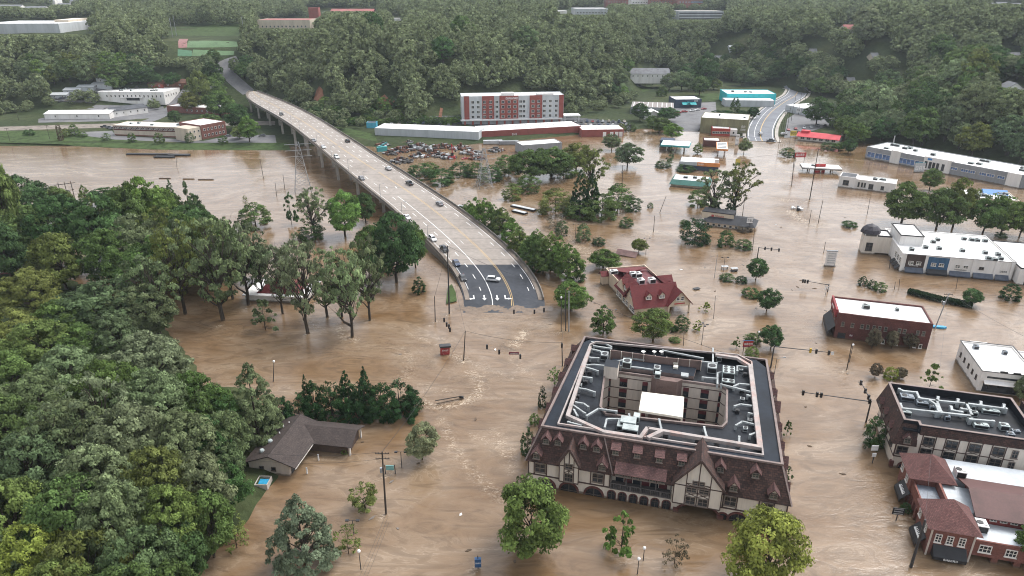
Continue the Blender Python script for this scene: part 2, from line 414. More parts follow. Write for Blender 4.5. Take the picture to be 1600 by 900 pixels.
bp = N(t, 'ShaderNodeBump', Strength=1.0, Distance=.19); L.new(h3.outputs[0], bp.inputs['Height']); L.new(bp.outputs[0], b.inputs['Normal'])
tag(link('water', me), None, None, kind='structure')
# ---------------------------------------------------------------- sheets laid on the land
ASPH = pm('asphalt', (.075,.078,.085), .85, .22, .08, stain=(.12,.115,.11))
ASPH2 = pm('worn_asphalt', (.155,.155,.16), .85, .2, .08, stain=(.2,.19,.18))
GRASS = pm('grass_blades', (.062,.094,.034), .95, .35, .25, bump=.5, spec=.1)
CONC = pm('concrete', (.40,.37,.33), .85, .16, .2, bump=.2, stain=(.28,.25,.21))
CLAY = pm('red_clay', (.24,.115,.072), .95, .3, .15, bump=.5, spec=.1)
GRAVEL = pm('gravel', (.25,.22,.19), .95, .3, .2, bump=.4, spec=.1)
PAINTW = pm('white_paint', (.74,.74,.72), .7, .12, .6)
PAINTY = pm('yellow_paint', (.55,.38,.16), .7, .15, .6)
def sheet(name, pix, mat, lift=.05, kind='structure', world=None, step=6.0):
    """a patch draped over the land, given by its outline"""
    pts = world or [tuple(GT(*p)[:2]) for p in pix]
    xs = [p[0] for p in pts]; ys = [p[1] for p in pts]
    bm = __import__('bmesh').new()
    f = bm.faces.new([bm.verts.new((x, y, 0)) for x, y in pts])
    import bmesh
    ax = np.arange(math.floor(min(xs)/step)*step+step*.37, max(xs), step); ay = np.arange(math.floor(min(ys)/step)*step+step*.41, max(ys), step)
    for x in ax: bmesh.ops.bisect_plane(bm, geom=bm.verts[:]+bm.edges[:]+bm.faces[:], plane_co=(x,0,0), plane_no=(1,0,0))
    for y in ay: bmesh.ops.bisect_plane(bm, geom=bm.verts[:]+bm.edges[:]+bm.faces[:], plane_co=(0,y,0), plane_no=(0,1,0))
    for v in bm.verts: v.co.z = max(0.0, hgt(v.co.x, v.co.y))+lift
    bm.normal_update()
    me = bpy.data.meshes.new(name); bm.to_mesh(me); bm.free(); me.materials.append(mat)
    if me.polygons and me.polygons[0].normal.z < 0: me.flip_normals()
    return tag(link(name, me), None, None, kind=kind)
def ribbon(name, pix, w, mat, lift=.12, world=None, parent=None, dz=None, wob=0):
    """a road or line along a path; pix are picture points on the land"""
    P0 = world or [GT(*p) for p in pix]; P0 = [Vector(p) for p in P0]; pts = []
    for i in range(len(P0)-1):                                   # catmull-rom
        a = P0[max(0, i-1)]; b_ = P0[i]; c_ = P0[i+1]; d_ = P0[min(len(P0)-1, i+2)]
        k = max(2, int((c_-b_).length/4))
        for j in range(k):
            u = j/k; pts.append(.5*((2*b_)+(c_-a)*u+(2*a-5*b_+4*c_-d_)*u*u+(3*b_-a-3*c_+d_)*u**3))
    pts.append(P0[-1]); mb = MB(); prev = None
    for i, p in enumerate(pts):
        d = (pts[min(i+1, len(pts)-1)]-pts[max(i-1, 0)]); n = Vector((-d.y, d.x, 0)).normalized()
        row = []
        for s_ in (-1, -.33, .33, 1):
            q = p+n*(w/2*s_); q.z = (max(0.02, hgt(q.x, q.y)) if dz is None else dz(q))+lift; row.append(tuple(q))
        if prev:
            for k in range(3): mb.poly([prev[k], prev[k+1], row[k+1], row[k]])
        prev = row
    for f in range(len(mb.f)):
        pass
    o = mb.build(name, mat, parent)
    me = o.data
    if me.polygons[0].normal.z < 0: me.flip_normals()
    if parent is None: tag(o, None, None, kind='structure')
    return pts
# ---------------------------------------------------------------- the bridge
ZY = [150,190,207,226,244,281,323,372,420,900]; ZZ = [-.60,.03,.45,1.6,3.0,6.8,10.0,12.3,13.0,13.4]
def dz_(y): return float(np.interp(y, ZY, ZZ))
def deckpt(px, py):
    z = 5.0
    for _ in range(40): p = G(px, py, z); z = .5*z+.5*dz_(p.y)
    return p
LP = [deckpt(*p) for p in [(385,152),(400,164.5),(437,185),(475,210),(487,226),(540,267),(600,316),(665,375),(700,417),(717,450),(724,470),(727,486)]]
RP = [deckpt(*p) for p in [(378,130),(400,142),(475,172),(520,200),(560,225),(600,250),(650,280),(710,320),(750,350),(790,380),(815,411),(838,445),(850,472),(855,488)]]
def fitx(ps):
    c = np.polyfit([p.y/300 for p in ps], [p.x for p in ps], 5); return lambda y: float(np.polyval(c, y/300))
xL, xR = fitx(LP), fitx(RP)
Y0, Y1 = 188.0, 575.0
def dk(y, f, h=0.0):
    a, b_ = xL(y), xR(y); return Vector((a+(b_-a)*f, y, dz_(y)+h))
YS = list(np.arange(Y0, Y1, 3.0))+[Y1]
br = empty('bridge', dk(300, .5), 0, 'long tan concrete viaduct climbing over the flooded river', 'bridge')
BO = br.location.copy()
def loft(sec, ys=YS):
    """sweep a closed section (frac, offset m, height) along the bridge"""
    mb = MB(); prev = None; first = None
    for y in ys:
        a, b_ = xL(y), xR(y); ring = []
        for f, o, h in sec:
            p = Vector((a+(b_-a)*f+o, y, dz_(y)+h))-BO; ring.append(tuple(p))
        if prev:
            n = len(ring)
            for i in range(n): mb.poly([prev[i], ring[i], ring[(i+1) % n], prev[(i+1) % n]])
        else: first = ring
        prev = ring
    mb.poly(first); mb.poly(prev[::-1]); return mb
m, t, b = nodes('bridge_deck'); L = t.links           # tan concrete with paving joints, tyre-darkened lanes and a patch of old asphalt
tc = N(t, 'ShaderNodeTexCoord'); n1 = N(t, 'ShaderNodeTexNoise', Scale=.05, Detail=7.0, Roughness=.65); L.new(tc.outputs['Object'], n1.inputs['Vector'])
r1 = ramp(t, [(.32, (.225,.193,.166)), (.5, (.285,.25,.219)), (.7, (.33,.295,.262))]); L.new(n1.outputs[0], r1.inputs[0])
n2 = N(t, 'ShaderNodeTexNoise', Scale=.7, Detail=5.0); L.new(tc.outputs['Object'], n2.inputs['Vector']); r2 = ramp(t, [(.3, .82), (.7, 1.06)]); L.new(n2.outputs[0], r2.inputs[0])
c = mix(t, r1.outputs[0], r2.outputs[0], 1.0, 'MULTIPLY')
wv = N(t, 'ShaderNodeTexWave', Scale=.035, Distortion=.2); wv.bands_direction = 'Y'; L.new(tc.outputs['Object'], wv.inputs['Vector']); r3 = ramp(t, [(0, .72), (.02, 1.0)]); L.new(wv.outputs[0], r3.inputs[0])
c = mix(t, c, r3.outputs[0], .8, 'MULTIPLY')
L.new(c, b.inputs['Base Color']); b.inputs['Roughness'].default_value = .8
DECK = m
BCONC = pm('bridge_concrete', (.20,.18,.16), .85, .22, .25, streak=True, stain=(.15,.13,.11), bump=.2)
GIRD = pm('girder_paint', (.10,.095,.09), .7, .3, .3, stain=(.16,.10,.07))
ysd = [y for y in YS if y >= 224]
loft([(0,0,0),(1,0,0),(1,0,-.35),(0,0,-.35)], ysd).build('deck', DECK, br)
tag(loft([(0,-.0,-.004),(1,.0,-.004),(1,0,-.5),(0,0,-.5)], [y for y in YS if y <= 224.5]).build('approach_road', pm('blue_asphalt', (.052,.057,.067), .8, .22, .1, spec=.2, stain=(.08,.082,.088)), br), None, None)
for f, o in ((0, .0), (1, .0)):
    s_ = 1 if f == 0 else -1
    y0 = 212 if f == 0 else 196
    loft([(f,0,-.45),(f,s_*.38,-.45),(f,s_*.38,.95),(f,s_*.1,.95)], [y for y in YS if y >= y0]).build('parapet', BCONC, br)
    loft([(f,s_*.39,.0),(f,s_*1.9,.0),(f,s_*1.9,.16),(f,s_*.39,.16)], [y for y in YS if y >= 196]).build('sidewalk', pm('dirty_kerb_concrete', (.21,.175,.145), .85, .25, .2, stain=(.12,.09,.065)), br)
for f in (.08,.3,.5,.7,.92):
    loft([(f,-.4,-.36),(f,.4,-.36),(f,.4,-2.1),(f,-.4,-2.1)], [y for y in YS if y >= 262]).build('girder', GIRD, br)
# approach walls below the low end
wb = loft([(0,.05,-.46),(1,-.05,-.46),(1,-.05,-7.5),(0,.05,-7.5)], [y for y in YS if 199 <= y <= 264]); wb.build('abutment', BCONC, br)
for y in (290,318,345,372,400,428,456,484,512,540):
    mb = MB(); zt = dz_(y)-2.12
    p0, p1 = dk(y, .06)-BO, dk(y, .94)-BO
    p0.z = p1.z = zt-.6-BO.z; mb.beam(p0, p1, 1.1, 1.2)
    for f in (.12,.37,.63,.88):
        q = dk(y, f)-BO; base = min(-2.0, hgt(q.x+BO.x, y)-1)-BO.z
        mb.box(q.x-.6, q.x+.6, q.y-.6, q.y+.6, base, zt-1.1-BO.z)
    mb.build('pier', CONC, br)
def marks(name, mat, items):
    mb = MB()
    for y0, y1, f0, f1, w in items:
        n = max(1, int((y1-y0)/4))
        for i in range(n):
            ya, yb = y0+(y1-y0)*i/n, y0+(y1-y0)*(i+1)/n; fa, fb = f0+(f1-f0)*i/n, f0+(f1-f0)*(i+1)/n
            A, B_ = dk(ya, fa, .006)-BO, dk(yb, fb, .006)-BO
            d = (B_-A); nn = Vector((-d.y, d.x, 0)).normalized()*(w/2)
            mb.poly([A+nn, B_+nn, B_-nn, A-nn][::-1])
    o = mb.build(name, mat, br)
    if o.data.polygons[0].normal.z < 0: o.data.flip_normals()
def fyel(y): return float(np.interp(y, [190,215,300,370,600], [.60,.60,.60,.48,.5]))
seg = [y for y in range(193, 574, 4)]
marks('centre_line', PAINTY, [(y, y+4, fyel(y)+s_, fyel(y+4)+s_, .15) for y in seg for s_ in (-.010, .010)])
it = []
for y in range(204, 570, 9):
    for f in (.20, .80): it.append((y, y+3.2, f+(fyel(y)-.5)*.4, f+(fyel(y+3.2)-.5)*.4, .24))
    if y > 285: 
        for f in (.35, .65): it.append((y, y+3.2, f, f, .24)) if y > 330 else None
it += [(y, y+4, .355-(y-193)*.0002, .355-(y+4-193)*.0002, .24) for y in range(193, 288, 4)]
it += [(y, y+4, f, f, .16) for y in range(205, 570, 4) for f in (.09, .915)]
marks('lane_line', PAINTW, it)
def arrow(y, f, kind):
    mb = MB(); p = dk(y, f, .008)-BO; d = (dk(y-3, f)-dk(y, f)); d.z = 0; d.normalize(); n = Vector((-d.y, d.x, 0))
    sl_ = (dz_(y)-dz_(y-6))/6
    def T(a, c_): q = p+d*a+n*c_; q.z = p.z-a*sl_; return q
    mb.poly([T(-1.6,-.2), T(.6,-.2), T(.6,.2), T(-1.6,.2)])
    if kind == 'S': mb.poly([T(.6,-.7), T(2.2,0), T(.6,.7)])
    else:
        s_ = 1 if kind == 'L' else -1
        mb.poly([T(.6,-.2*s_), T(1.3,-.2*s_), T(1.3,.9*s_), T(.6,.9*s_)][::s_]); mb.poly([T(.3,.9*s_), T(1.6,.9*s_), T(.95,2.2*s_)][::s_])
    o = mb.build('lane_arrow', PAINTW, br)
    for pl in o.data.polygons:
        if pl.normal.z < 0: pl.flip()
for y, f, k in ((199,.13,'R'),(199,.26,'S'),(199,.42,'S'),(199,.52,'L'),(243,.30,'L'),(243,.47,'L'),(300,.35,'L'),(300,.5,'L')): arrow(y, f, k)
# ---------------------------------------------------------------- buildings
from mathutils.geometry import tessellate_polygon
class Bld:
    """a building in its own frame: x along the front, y into the depth, z up from the water"""
    def __init__(s, name, label, A, B, cat='building', group=None, z=0.0, za=None):
        s.A = G(*A, z) if len(A) == 2 else Vector(A); s.B = G(*B, z) if len(B) == 2 else Vector(B)
        if za is not None: s.A.z = s.B.z = za
        u = s.B-s.A; u.z = 0; s.W = u.length; s.u = u.normalized(); s.v = Vector((-s.u.y, s.u.x, 0)); s.z0 = s.A.z
        s.rz = math.atan2(s.u.y, s.u.x); s.root = empty(name, s.A, s.rz, label, cat, group)
    def loc(s, px, py, z):                     # picture point at height z above the building's base
        p = G(px, py, z+s.z0)-s.A; return p.dot(s.u), p.dot(s.v)
    def fac(s, px, py, y=0.0):                 # picture point on the upright plane at depth y
        d = ray(px, py); o = Vector((0, 0, HC))-s.A; t = (y-o.dot(s.v))/d.dot(s.v); p = o+d*t; return p.dot(s.u), p.z
    def side(s, px, py, x=0.0):                # picture point on the upright plane at x: (depth, height)
        d = ray(px, py); o = Vector((0, 0, HC))-s.A; t = (x-o.dot(s.u))/d.dot(s.u); p = o+d*t; return p.dot(s.v), p.z
    def pl(s, px, py, y0, z0, dy, dz):         # on a plane leaning back: y = y0 + (z-z0)*dy/dz
        y = y0
        for _ in range(30): x, z = s.fac(px, py, y); y = y0+(z-z0)*dy/dz
        return x, y, z
    def part(s, mb, name, mats, label=None):
        o = mb.build(name, mats, s.root)
        if label: o['label'] = label
        return o
WINM = {}
def window(parent, x, y, z, w, h, rot=0.0, fm=None, gm=None, nx=2, ny=2, bar=.09, sub=True, sill=True, name='window'):
    """a framed window centred at x,z on a wall that faces -y (turned by rot)"""
    key = (round(w,2), round(h,2), fm.name, gm.name, nx, ny, sub)
    if key not in WINM:
        mb = MB(); t_ = .12
        for a in (-w/2, w/2-t_): mb.box(a, a+t_, -.10, .06, -h/2, h/2)
        mb.box(-w/2+t_, w/2-t_, -.10, .06, h/2-t_, h/2); mb.box(-w/2+t_, w/2-t_, -.10, .06, -h/2, -h/2+t_)
        for i in range(1, nx):
            a = -w/2+w*i/nx; mb.box(a-bar/2, a+bar/2, -.08, .05, -h/2+t_, h/2-t_)
        for i in range(1, ny):
            a = -h/2+h*i/ny; mb.box(-w/2+t_, w/2-t_, -.07, .04, a-bar/2, a+bar/2)
        if sill: mb.box(-w/2-.1, w/2+.1, -.2, .0, -h/2-.12, -h/2-.002)
        gb = MB(); gb.box(-w/2+t_*.5, w/2-t_*.5, -.03, .03, -h/2+t_*.5, h/2-t_*.5)
        f = mb.build('window', fm); g = gb.build('pane', gm); WINM[key] = (f.data, g.data)
        bpy.data.objects.remove(f); bpy.data.objects.remove(g)
    fd, gd = WINM[key]
    o = link(name, fd, parent, (x, y, z)); o.rotation_euler = (0, 0, rot)
    if sub: link('pane', gd, o)
    else: link('pane', gd, o)
    return o
def fill(mb, loops, z, mi=0, up=True):
    tri = tessellate_polygon([[Vector((p[0], p[1], 0)) for p in l] for l in loops]); flat = [p for l in loops for p in l]
    for a, b_, c in tri:
        q = [(flat[i][0], flat[i][1], z) for i in (a, b_, c)]
        n = (Vector(q[1])-Vector(q[0])).cross(Vector(q[2])-Vector(q[0]))
        if (n.z < 0) == up: q.reverse()
        mb.poly(q, mi)
def vloop(mb, loop, z0, z1, mi=0, inward=False):
    a = sum(loop[i-1][0]*loop[i][1]-loop[i][0]*loop[i-1][1] for i in range(len(loop)))
    if (a < 0) != inward: loop = loop[::-1]
    for i in range(len(loop)):
        p, q = loop[i-1], loop[i]; mb.poly([(p[0],p[1],z0),(q[0],q[1],z0),(q[0],q[1],z1),(p[0],p[1],z1)], mi)
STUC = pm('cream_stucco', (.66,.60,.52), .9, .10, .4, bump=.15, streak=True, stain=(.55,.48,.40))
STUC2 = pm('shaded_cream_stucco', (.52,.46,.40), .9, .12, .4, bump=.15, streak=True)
TIMB = pm('brown_timber', (.085,.055,.048), .8, .25, .8, streak=True)
SHING = tiled('maroon_shingle', (.118,.062,.050), (.052,.034,.030), (.035,.025,.023), .62, .40, .035, .85, .42)
SHINGL = tiled('pinkish_shingle', (.165,.085,.078), (.105,.058,.054), (.07,.04,.04), .50, .30, .03, .85, .3)
BRKD = tiled('dark_red_brick', (.150,.045,.036), (.105,.034,.030), (.14,.09,.08), .24, .08, .008, .85, .3, bump=.1)
BRK = tiled('red_brick', (.235,.080,.058), (.175,.060,.046), (.22,.15,.13), .24, .08, .008, .85, .3, bump=.1)
GLS = glassm('window_glass'); GLS2 = glassm('greenish_glass', (.05,.06,.052), .15)
WTF = pm('window_trim', (.70,.67,.62), .7, .1, 1.0); DKF = pm('dark_window_frame', (.085,.07,.06), .7, .15, 1.0); TAUPE = pm('taupe_window_frame', (.20,.165,.14), .75, .15, 1.0)
MEMB = pm('wet_roof_membrane', (.013,.019,.029), .55, .35, .12, spec=.14, stain=(.028,.036,.050))
MEMB2 = pm('black_roof_membrane', (.014,.017,.023), .55, .4, .2, spec=.14, stain=(.035,.042,.052))
COPE = pm('pinkish_metal_coping', (.36,.315,.295), .55, .2, .5, stain=(.38,.22,.18)); COPE2 = pm('brown_coping', (.20,.15,.135), .6, .2, .6)
DUCT = pm('white_duct_metal', (.36,.385,.385), .5, .25, .6, spec=.4, stain=(.24,.25,.25)); UNIT = pm('grey_green_unit_metal', (.40,.45,.44), .5, .2, .6, spec=.4, stain=(.26,.28,.27))
BLK = pm('black_metal', (.018,.018,.02), .5, .2, 1.0, spec=.4); WHT = pm('white_roofing', (.74,.73,.71), .6, .09, .10, stain=(.60,.58,.55)); WWALL = pm('white_wall_paint', (.72,.70,.67), .85, .09, .3, streak=True, stain=(.58,.55,.50))
TENT = pm('cream_canvas', (.74,.70,.60), .8, .06, .3)
MARO = pm('maroon_panel', (.11,.022,.028), .7, .2, .8)
def arch_ring(mb, x, zs, ri, ro, y0, y1, n=12, mi=0, zb=-1.5):
    """half-ring of masonry standing proud of a front wall, springing at zs"""
    for i in range(n):
        a, b_ = math.pi*i/n, math.pi*(i+1)/n
        q = [(x-math.cos(a)*ri, zs+math.sin(a)*ri), (x-math.cos(b_)*ri, zs+math.sin(b_)*ri), (x-math.cos(b_)*ro, zs+math.sin(b_)*ro), (x-math.cos(a)*ro, zs+math.sin(a)*ro)]
        for y, rev in ((y0, False), (y1, True)):
            f = [(p[0], y, p[1]) for p in q]; mb.poly(f[::-1] if not rev else f, mi)
        mb.poly([(q[3][0],y0,q[3][1]),(q[2][0],y0,q[2][1]),(q[2][0],y1,q[2][1]),(q[3][0],y1,q[3][1])][::-1], mi)
        mb.poly([(q[0][0],y0,q[0][1]),(q[1][0],y0,q[1][1]),(q[1][0],y1,q[1][1]),(q[0][0],y1,q[0][1])], mi)
    for s_ in (-1, 1): mb.box(x+s_*ri, x+s_*ro, y0, y1, zb, zs, mi)
def arch_pane(mb, x, zs, r, y, mi=0, zb=-1.5, n=12):
    pts = [(x+r*math.cos(math.pi*i/n), y, zs+r*math.sin(math.pi*i/n)) for i in range(n+1)]+[(x-r, y, zb), (x+r, y, zb)]
    mb.poly(pts, mi) if (Vector(pts[1])-Vector(pts[0])).cross(Vector(pts[2])-Vector(pts[0])).y < 0 else mb.poly(pts[::-1], mi)
def dormer(b, x, y, z, w, h, kind='gable', rot=0.0, slope=.6, wf=None):
    """dormer whose face foot sits at (x,y,z) in building b; runs back into a roof that rises 1/slope"""
    o = empty('dormer', (x, y, z), rot); o.parent = b.root; dep = (h+w*.55)*slope+.7
    mb = MB(); mb.box(-w/2, w/2, 0, dep, -.3, h)
    mb.build('cheek', SHING if kind != 'white' else STUC, o)
    rb = MB(); pk = w*.62
    if kind == 'shed':
        rb.slab([(-w/2-.22,-.35,h-.12),(w/2+.22,-.35,h-.12),(w/2+.22,dep+.3,h+.55),(-w/2-.22,dep+.3,h+.55)], .14)
    else:
        for s_ in (-1, 1):
            q = [(s_*(w/2+.28),-.38,h-.28),(0,-.38,h+pk),(0,dep+.6,h+pk),(s_*(w/2+.28),dep+.2,h-.28)]; rb.slab(q, .13)
        gb = MB(); gb.poly([(-w/2,-.01,h),(w/2,-.01,h),(0,-.01,h+pk-.15)]); gb.poly([(-w/2,.2,h),(0,.2,h+pk-.15),(w/2,.2,h)])
        gb.build('gable_face', STUC if kind == 'tip' else SHINGL, o)
    rb.build('dormer_roof', SHINGL, o)
    window(o, 0, -.06, h*.5, w*.82, h*.82, 0, wf or TAUPE, GLS2, 2, 2, .08)
    return o
# ---- the big timber-framed hotel
hb = Bld('timber_framed_hotel', 'large half-timbered hotel with maroon mansard roof and open courtyard, wading in the flood', (901,770), (1121,810), 'hotel')
E0, RT = 6.0, 11.6; XL, XR = -9.8, 37.9; SB = 3.4; YB = 45.5
xg = [hb.fac(1050,803)[0], hb.fac(1125,814)[0]]         # the gateway
gx0, gx1 = xg[0]+.9, xg[1]-.4
mb = MB(); wt = .5
bx0, bx1 = hb.fac(954,745)[0], hb.fac(1051,755)[0]      # recessed balcony
mb.box(XL, bx0, 0, wt, -3, E0); mb.box(bx0, bx1, 0, wt, -3, 2.8); mb.box(bx0, bx1, 2.2, 2.6, 2.8, E0); mb.box(bx0-.3, bx0, wt, 2.6, 2.8, E0); mb.box(bx1, bx1+.3, wt, 2.6, 2.8, E0)
mb.box(bx1, gx0, 0, wt, -3, E0); mb.box(gx1, XR, 0, wt, -3, E0); mb.box(gx0, gx1, 0, wt, 2.75, E0)
n = 14; xc, hw = (gx0+gx1)/2, (gx1-gx0)/2
for i in range(n):
    a, c_ = math.pi*i/n, math.pi*(i+1)/n
    xa, xb_ = xc-hw*math.cos(a), xc-hw*math.cos(c_); za_, zb_ = .2+2.1*math.sin(a), .2+2.1*math.sin(c_)
    mb.poly([(xa,0,za_),(xb_,0,zb_),(xb_,0,2.75),(xa,0,2.75)])
mb.box(XL, XL+wt, wt, YB, -3, E0); mb.box(XR-wt, XR, wt, YB, -3, E0); mb.box(XL, XR, YB, YB+wt, -3, E0)
hb.part(mb, 'wall', STUC)
mb = MB(); mb.box(gx0-.1, gx0, .02, 9, -2, 2.7); mb.box(gx1, gx1+.1, .02, 9, -2, 2.7); mb.box(gx0, gx1, 8.9, 9, -2, 2.7); mb.box(gx0, gx1, wt+.01, 9, 2.5, 2.7)
for i in range(n):
    a, c_ = math.pi*i/n, math.pi*(i+1)/n; q = []
    for r_, k_ in ((hw, 2.1), (hw+.55, 2.5)):
        for t_ in (a, c_): q.append((xc-r_*math.cos(t_), .2+k_*math.sin(t_)))
    mb.poly([(q[0][0],-.16,q[0][1]),(q[1][0],-.16,q[1][1]),(q[3][0],-.16,q[3][1]),(q[2][0],-.16,q[2][1])]); mb.poly([(q[0][0],-.16,q[0][1]),(q[0][0],.6,q[0][1]),(q[1][0],.6,q[1][1]),(q[1][0],-.16,q[1][1])])
for x in (gx0-.35, gx1+.35): mb.box(x-.5, x+.5, -.45, .0, -2, .9)
hb.part(mb, 'gateway', BRKD)
# arches
for px, py in ((853.7,753),(889,758),(928,765),(1154,803),(1195,808),(1222,812)):
    x, z = hb.fac(px, py); o = empty('arch_window', (x, 0, 0)); o.parent = hb.root
    m1 = MB(); arch_ring(m1, 0, .35, 1.62, 2.0, -.22, .0); m1.build('brick_arch', BRKD, o)
    m2 = MB(); arch_pane(m2, 0, .35, 1.62, -.03); m2.build('pane', GLS, o)
    m3 = MB(); m3.box(-.09, .09, -.1, -.031, -1, 1.9); m3.box(-1.6, 1.6, -.1, -.031, .3, .45); m3.build('frame', DKF, o)
for px in (955.7,972.6,989.7,1006.6,1023.9,1041.5):
    x, z = hb.fac(px, 768+(px-955)*.17); o = empty('arcade_arch', (x, 0, 0)); o.parent = hb.root
    m1 = MB(); arch_ring(m1, 0, 1.35, .68, .86, -.15, .0, 10, zb=-2); m1.build('brick_arch', BRKD, o)
    m2 = MB(); arch_pane(m2, 0, 1.35, .68, -.03, zb=-2); m2.build('pane', GLS, o)
    m3 = MB(); m3.box(-.05, .05, -.09, -.031, -1, 2.0); m3.box(-.66, .66, -.09, -.031, 1.3, 1.4); m3.build('frame', DKF, o)
x, z = hb.fac(1130,802); mb = MB(); arch_ring(mb, x, .6, .8, 1.1, -.15, 0, 10); hb.part(mb, 'brick_arch', BRKD); mb = MB(); arch_pane(mb, x, .6, .8, -.03); hb.part(mb, 'archway_door', GLS)
# timbers of the front
mb = MB(); ty = -.09
def tb(x0, z0, x1, z1, w=.22): mb.beam((x0, ty/2, z0), (x1, ty/2, z1), w if abs(x1-x0) < .01 else .16, .16 if abs(x1-x0) < .01 else w)
for a, c_ in ((XL, bx0), (gx0-1.2, XR)): mb.box(a, c_, -.14, -.0, 2.62, 2.86)
for x in (XL+.12, hb.fac(835,725)[0], hb.fac(854,728)[0], hb.fac(923,743)[0], hb.fac(944,747)[0], bx0-.1, hb.fac(1131,775)[0], hb.fac(1152,781)[0], hb.fac(1186,787)[0], hb.fac(1209,792)[0], XR-.12): mb.box(x-.11, x+.11, -.13, -.0, 2.87, E0-.1)
hb.part(mb, 'timber_framing', TIMB)
# balcony
mb = MB()
mb.box(bx0, bx1, -.25, 2.2, 2.62, 2.82)
x = bx0
while x < bx1: mb.box(x, x+.06, -.2, -.14, 2.82, 3.85); x += .33
for x in np.linspace(bx0, bx1-.18, 7): mb.box(x, x+.18, -.25, -.08, 2.82, 3.95)
mb.box(bx0, bx1, -.24, -.1, 3.86, 3.98)
for x in np.linspace(bx0+.1, bx1-.3, 5): mb.box(x, x+.22, .0, .2, 3.99, 5.3)
hb.part(mb, 'balcony', pm('grey_timber', (.13,.12,.115), .8, .2, .8))
mb = MB()
for i, x in enumerate(np.linspace(bx0+.8, bx1-2.4, 6)): mb.box(x, x+1.5, 2.1, 2.19, 2.83, 5.1, i % 2)
hb.part(mb, 'balcony_door', [GLS, MARO])
# mansard
mb = MB(); ov = .45; EZ = E0-.12
FLo, FRo = (XL-ov, -ov), (XR+ov, -ov); BLo, BRo = (XL-ov, YB+ov), (XR+ov, YB+ov)
FLi, FRi, BLi, BRi = (-7.9, SB), (36.2, SB), (-6.4, YB-3), (35.6, YB-3)
def q3(a, z0, c_, d, z1, e): return [(a[0],a[1],z0),(c_[0],c_[1],z0),(d[0],d[1],z1),(e[0],e[1],z1)]
for a, c_, d, e in ((FLo,FRo,FRi,FLi),(FRo,BRo,BRi,FRi),(BRo,BLo,BLi,BRi),(BLo,FLo,FLi,BLi)):
    mb.poly(q3(a, EZ, c_, d, RT, e))
    mb.poly(q3(c_, EZ-.01, a, a, EZ, c_)) if False else None
fill(mb, [[FLo, FRo, BRo, BLo], [(XL+wt, wt), (XR-wt, wt), (XR-wt, YB), (XL+wt, YB)]], EZ-.02, 0, False)
hb.part(mb, 'mansard_roof', SHING)
mb = MB()
for loop, zz in (([FLi, FRi, BRi, BLi], RT),): mb.strip(loop, .45, RT-.05, RT+.32, 0, True)
for a, c_ in ((FLo, FLi), (FRo, FRi)): mb.beam((a[0],a[1],EZ+.05), (c_[0],c_[1],RT+.1), .3, .16)
x0v, x1v = hb.pl(944,681,-ov,EZ,SB+ov,RT-EZ), hb.pl(957,741,-ov,EZ,SB+ov,RT-EZ); mb.beam((x0v[0],x0v[1]-.05,x0v[2]), (x1v[0],x1v[1]-.05,x1v[2]), .22, .14)
hb.part(mb, 'roof_coping', COPE2)
# cross gables
def cross_gable(pl_, pk_, pr_, y=-.75):
    xl, zl = hb.fac(*pl_, y-.3); xp, zp = hb.fac(*pk_, y-.3); xr, zr = hb.fac(*pr_, y-.3); xp = (xl+xr)/2; zb = (zl+zr)/2
    ret = SB*(zp-E0)/(RT-E0)+1.0
    o = empty('cross_gable', (xp, 0, 0)); o.parent = hb.root; w = (xr-xl)/2-.35; w2 = (xr-xl)/2
    m1 = MB(); f = lambda yy: [(-w,yy,2.7),(w,yy,2.7),(w,yy,zb+.2),(0,yy,zp-.15),(-w,yy,zb+.2)]
    m1.poly(f(y)); m1.poly(f(ret)[::-1]); A_, B_ = f(y), f(ret)
    for i in range(5): j = (i+1) % 5; m1.poly([B_[i], B_[j], A_[j], A_[i]][::1])
    m1.build('gable_wall', STUC, o)
    m2 = MB()
    for s_ in (-1, 1): m2.slab([(s_*w2,y-.45,zb-.1),(0,y-.45,zp+.15),(0,ret+.5,zp+.15),(s_*w2,max(ret-2.2,.6),zb-.1)], .22)
    m2.build('gable_roof', SHING, o)
    m3 = MB()
    for s_ in (-1, 1): m3.beam((s_*w2,y-.52,zb-.15), (0,y-.52,zp+.1), .12, .42)
    for s_ in (-1, 1): m3.box(s_*w-.09, s_*w+.09, y-.07, y-.0, 2.75, zb)
    m3.box(-w, w, y-.08, y-.001, 2.62, 2.84); m3.box(-w*.98, w*.98, y-.08, y-.001, zb-.6, zb-.42)
    for s_ in (-1, 1): m3.box(s_*w*.5-.08, s_*w*.5+.08, y-.075, y-.0, 2.85, zp-(zp-zb)*.5-.2)
    m3.box(-.09, .09, y-.07, y-.0, 2.85, zp-.3)
    return o, w, zb, zp, m3
o, w, zb, zp, m3 = cross_gable((871,722.7),(889.5,702),(906.8,731.7))
for s_ in (-1, 1): m3.beam((-w*.45*s_,-.79,4.95), (w*.45*s_,-.79,6.0), .06, .12)
m3.build('timber_framing', TIMB, o); window(o, 0, -.82, 3.95, 1.7, 1.9, 0, TAUPE, GLS, 3, 2); window(o, 0, -.82, 6.55, 1.5, 1.2, 0, TAUPE, GLS, 2, 2)
o, w, zb, zp, m3 = cross_gable((1050.7,753),(1095,720),(1132.6,766.8), -1.0)
for zz in (5.15, 7.0):
    for a in (-1, 0):
        for s_ in (-1, 1):
            cx_ = (a+.5)*w*.5; m3.beam((cx_-w*.23*s_,-1.04,zz-.35), (cx_+w*.23*s_,-1.04,zz+.45), .06, .12)
m3.box(-w*.5, w*.5, -1.08, -1.001, 5.6, 5.74); m3.box(-w*.5, w*.5, -1.08, -1.001, 7.5, 7.64)
m3.build('timber_framing', TIMB, o)
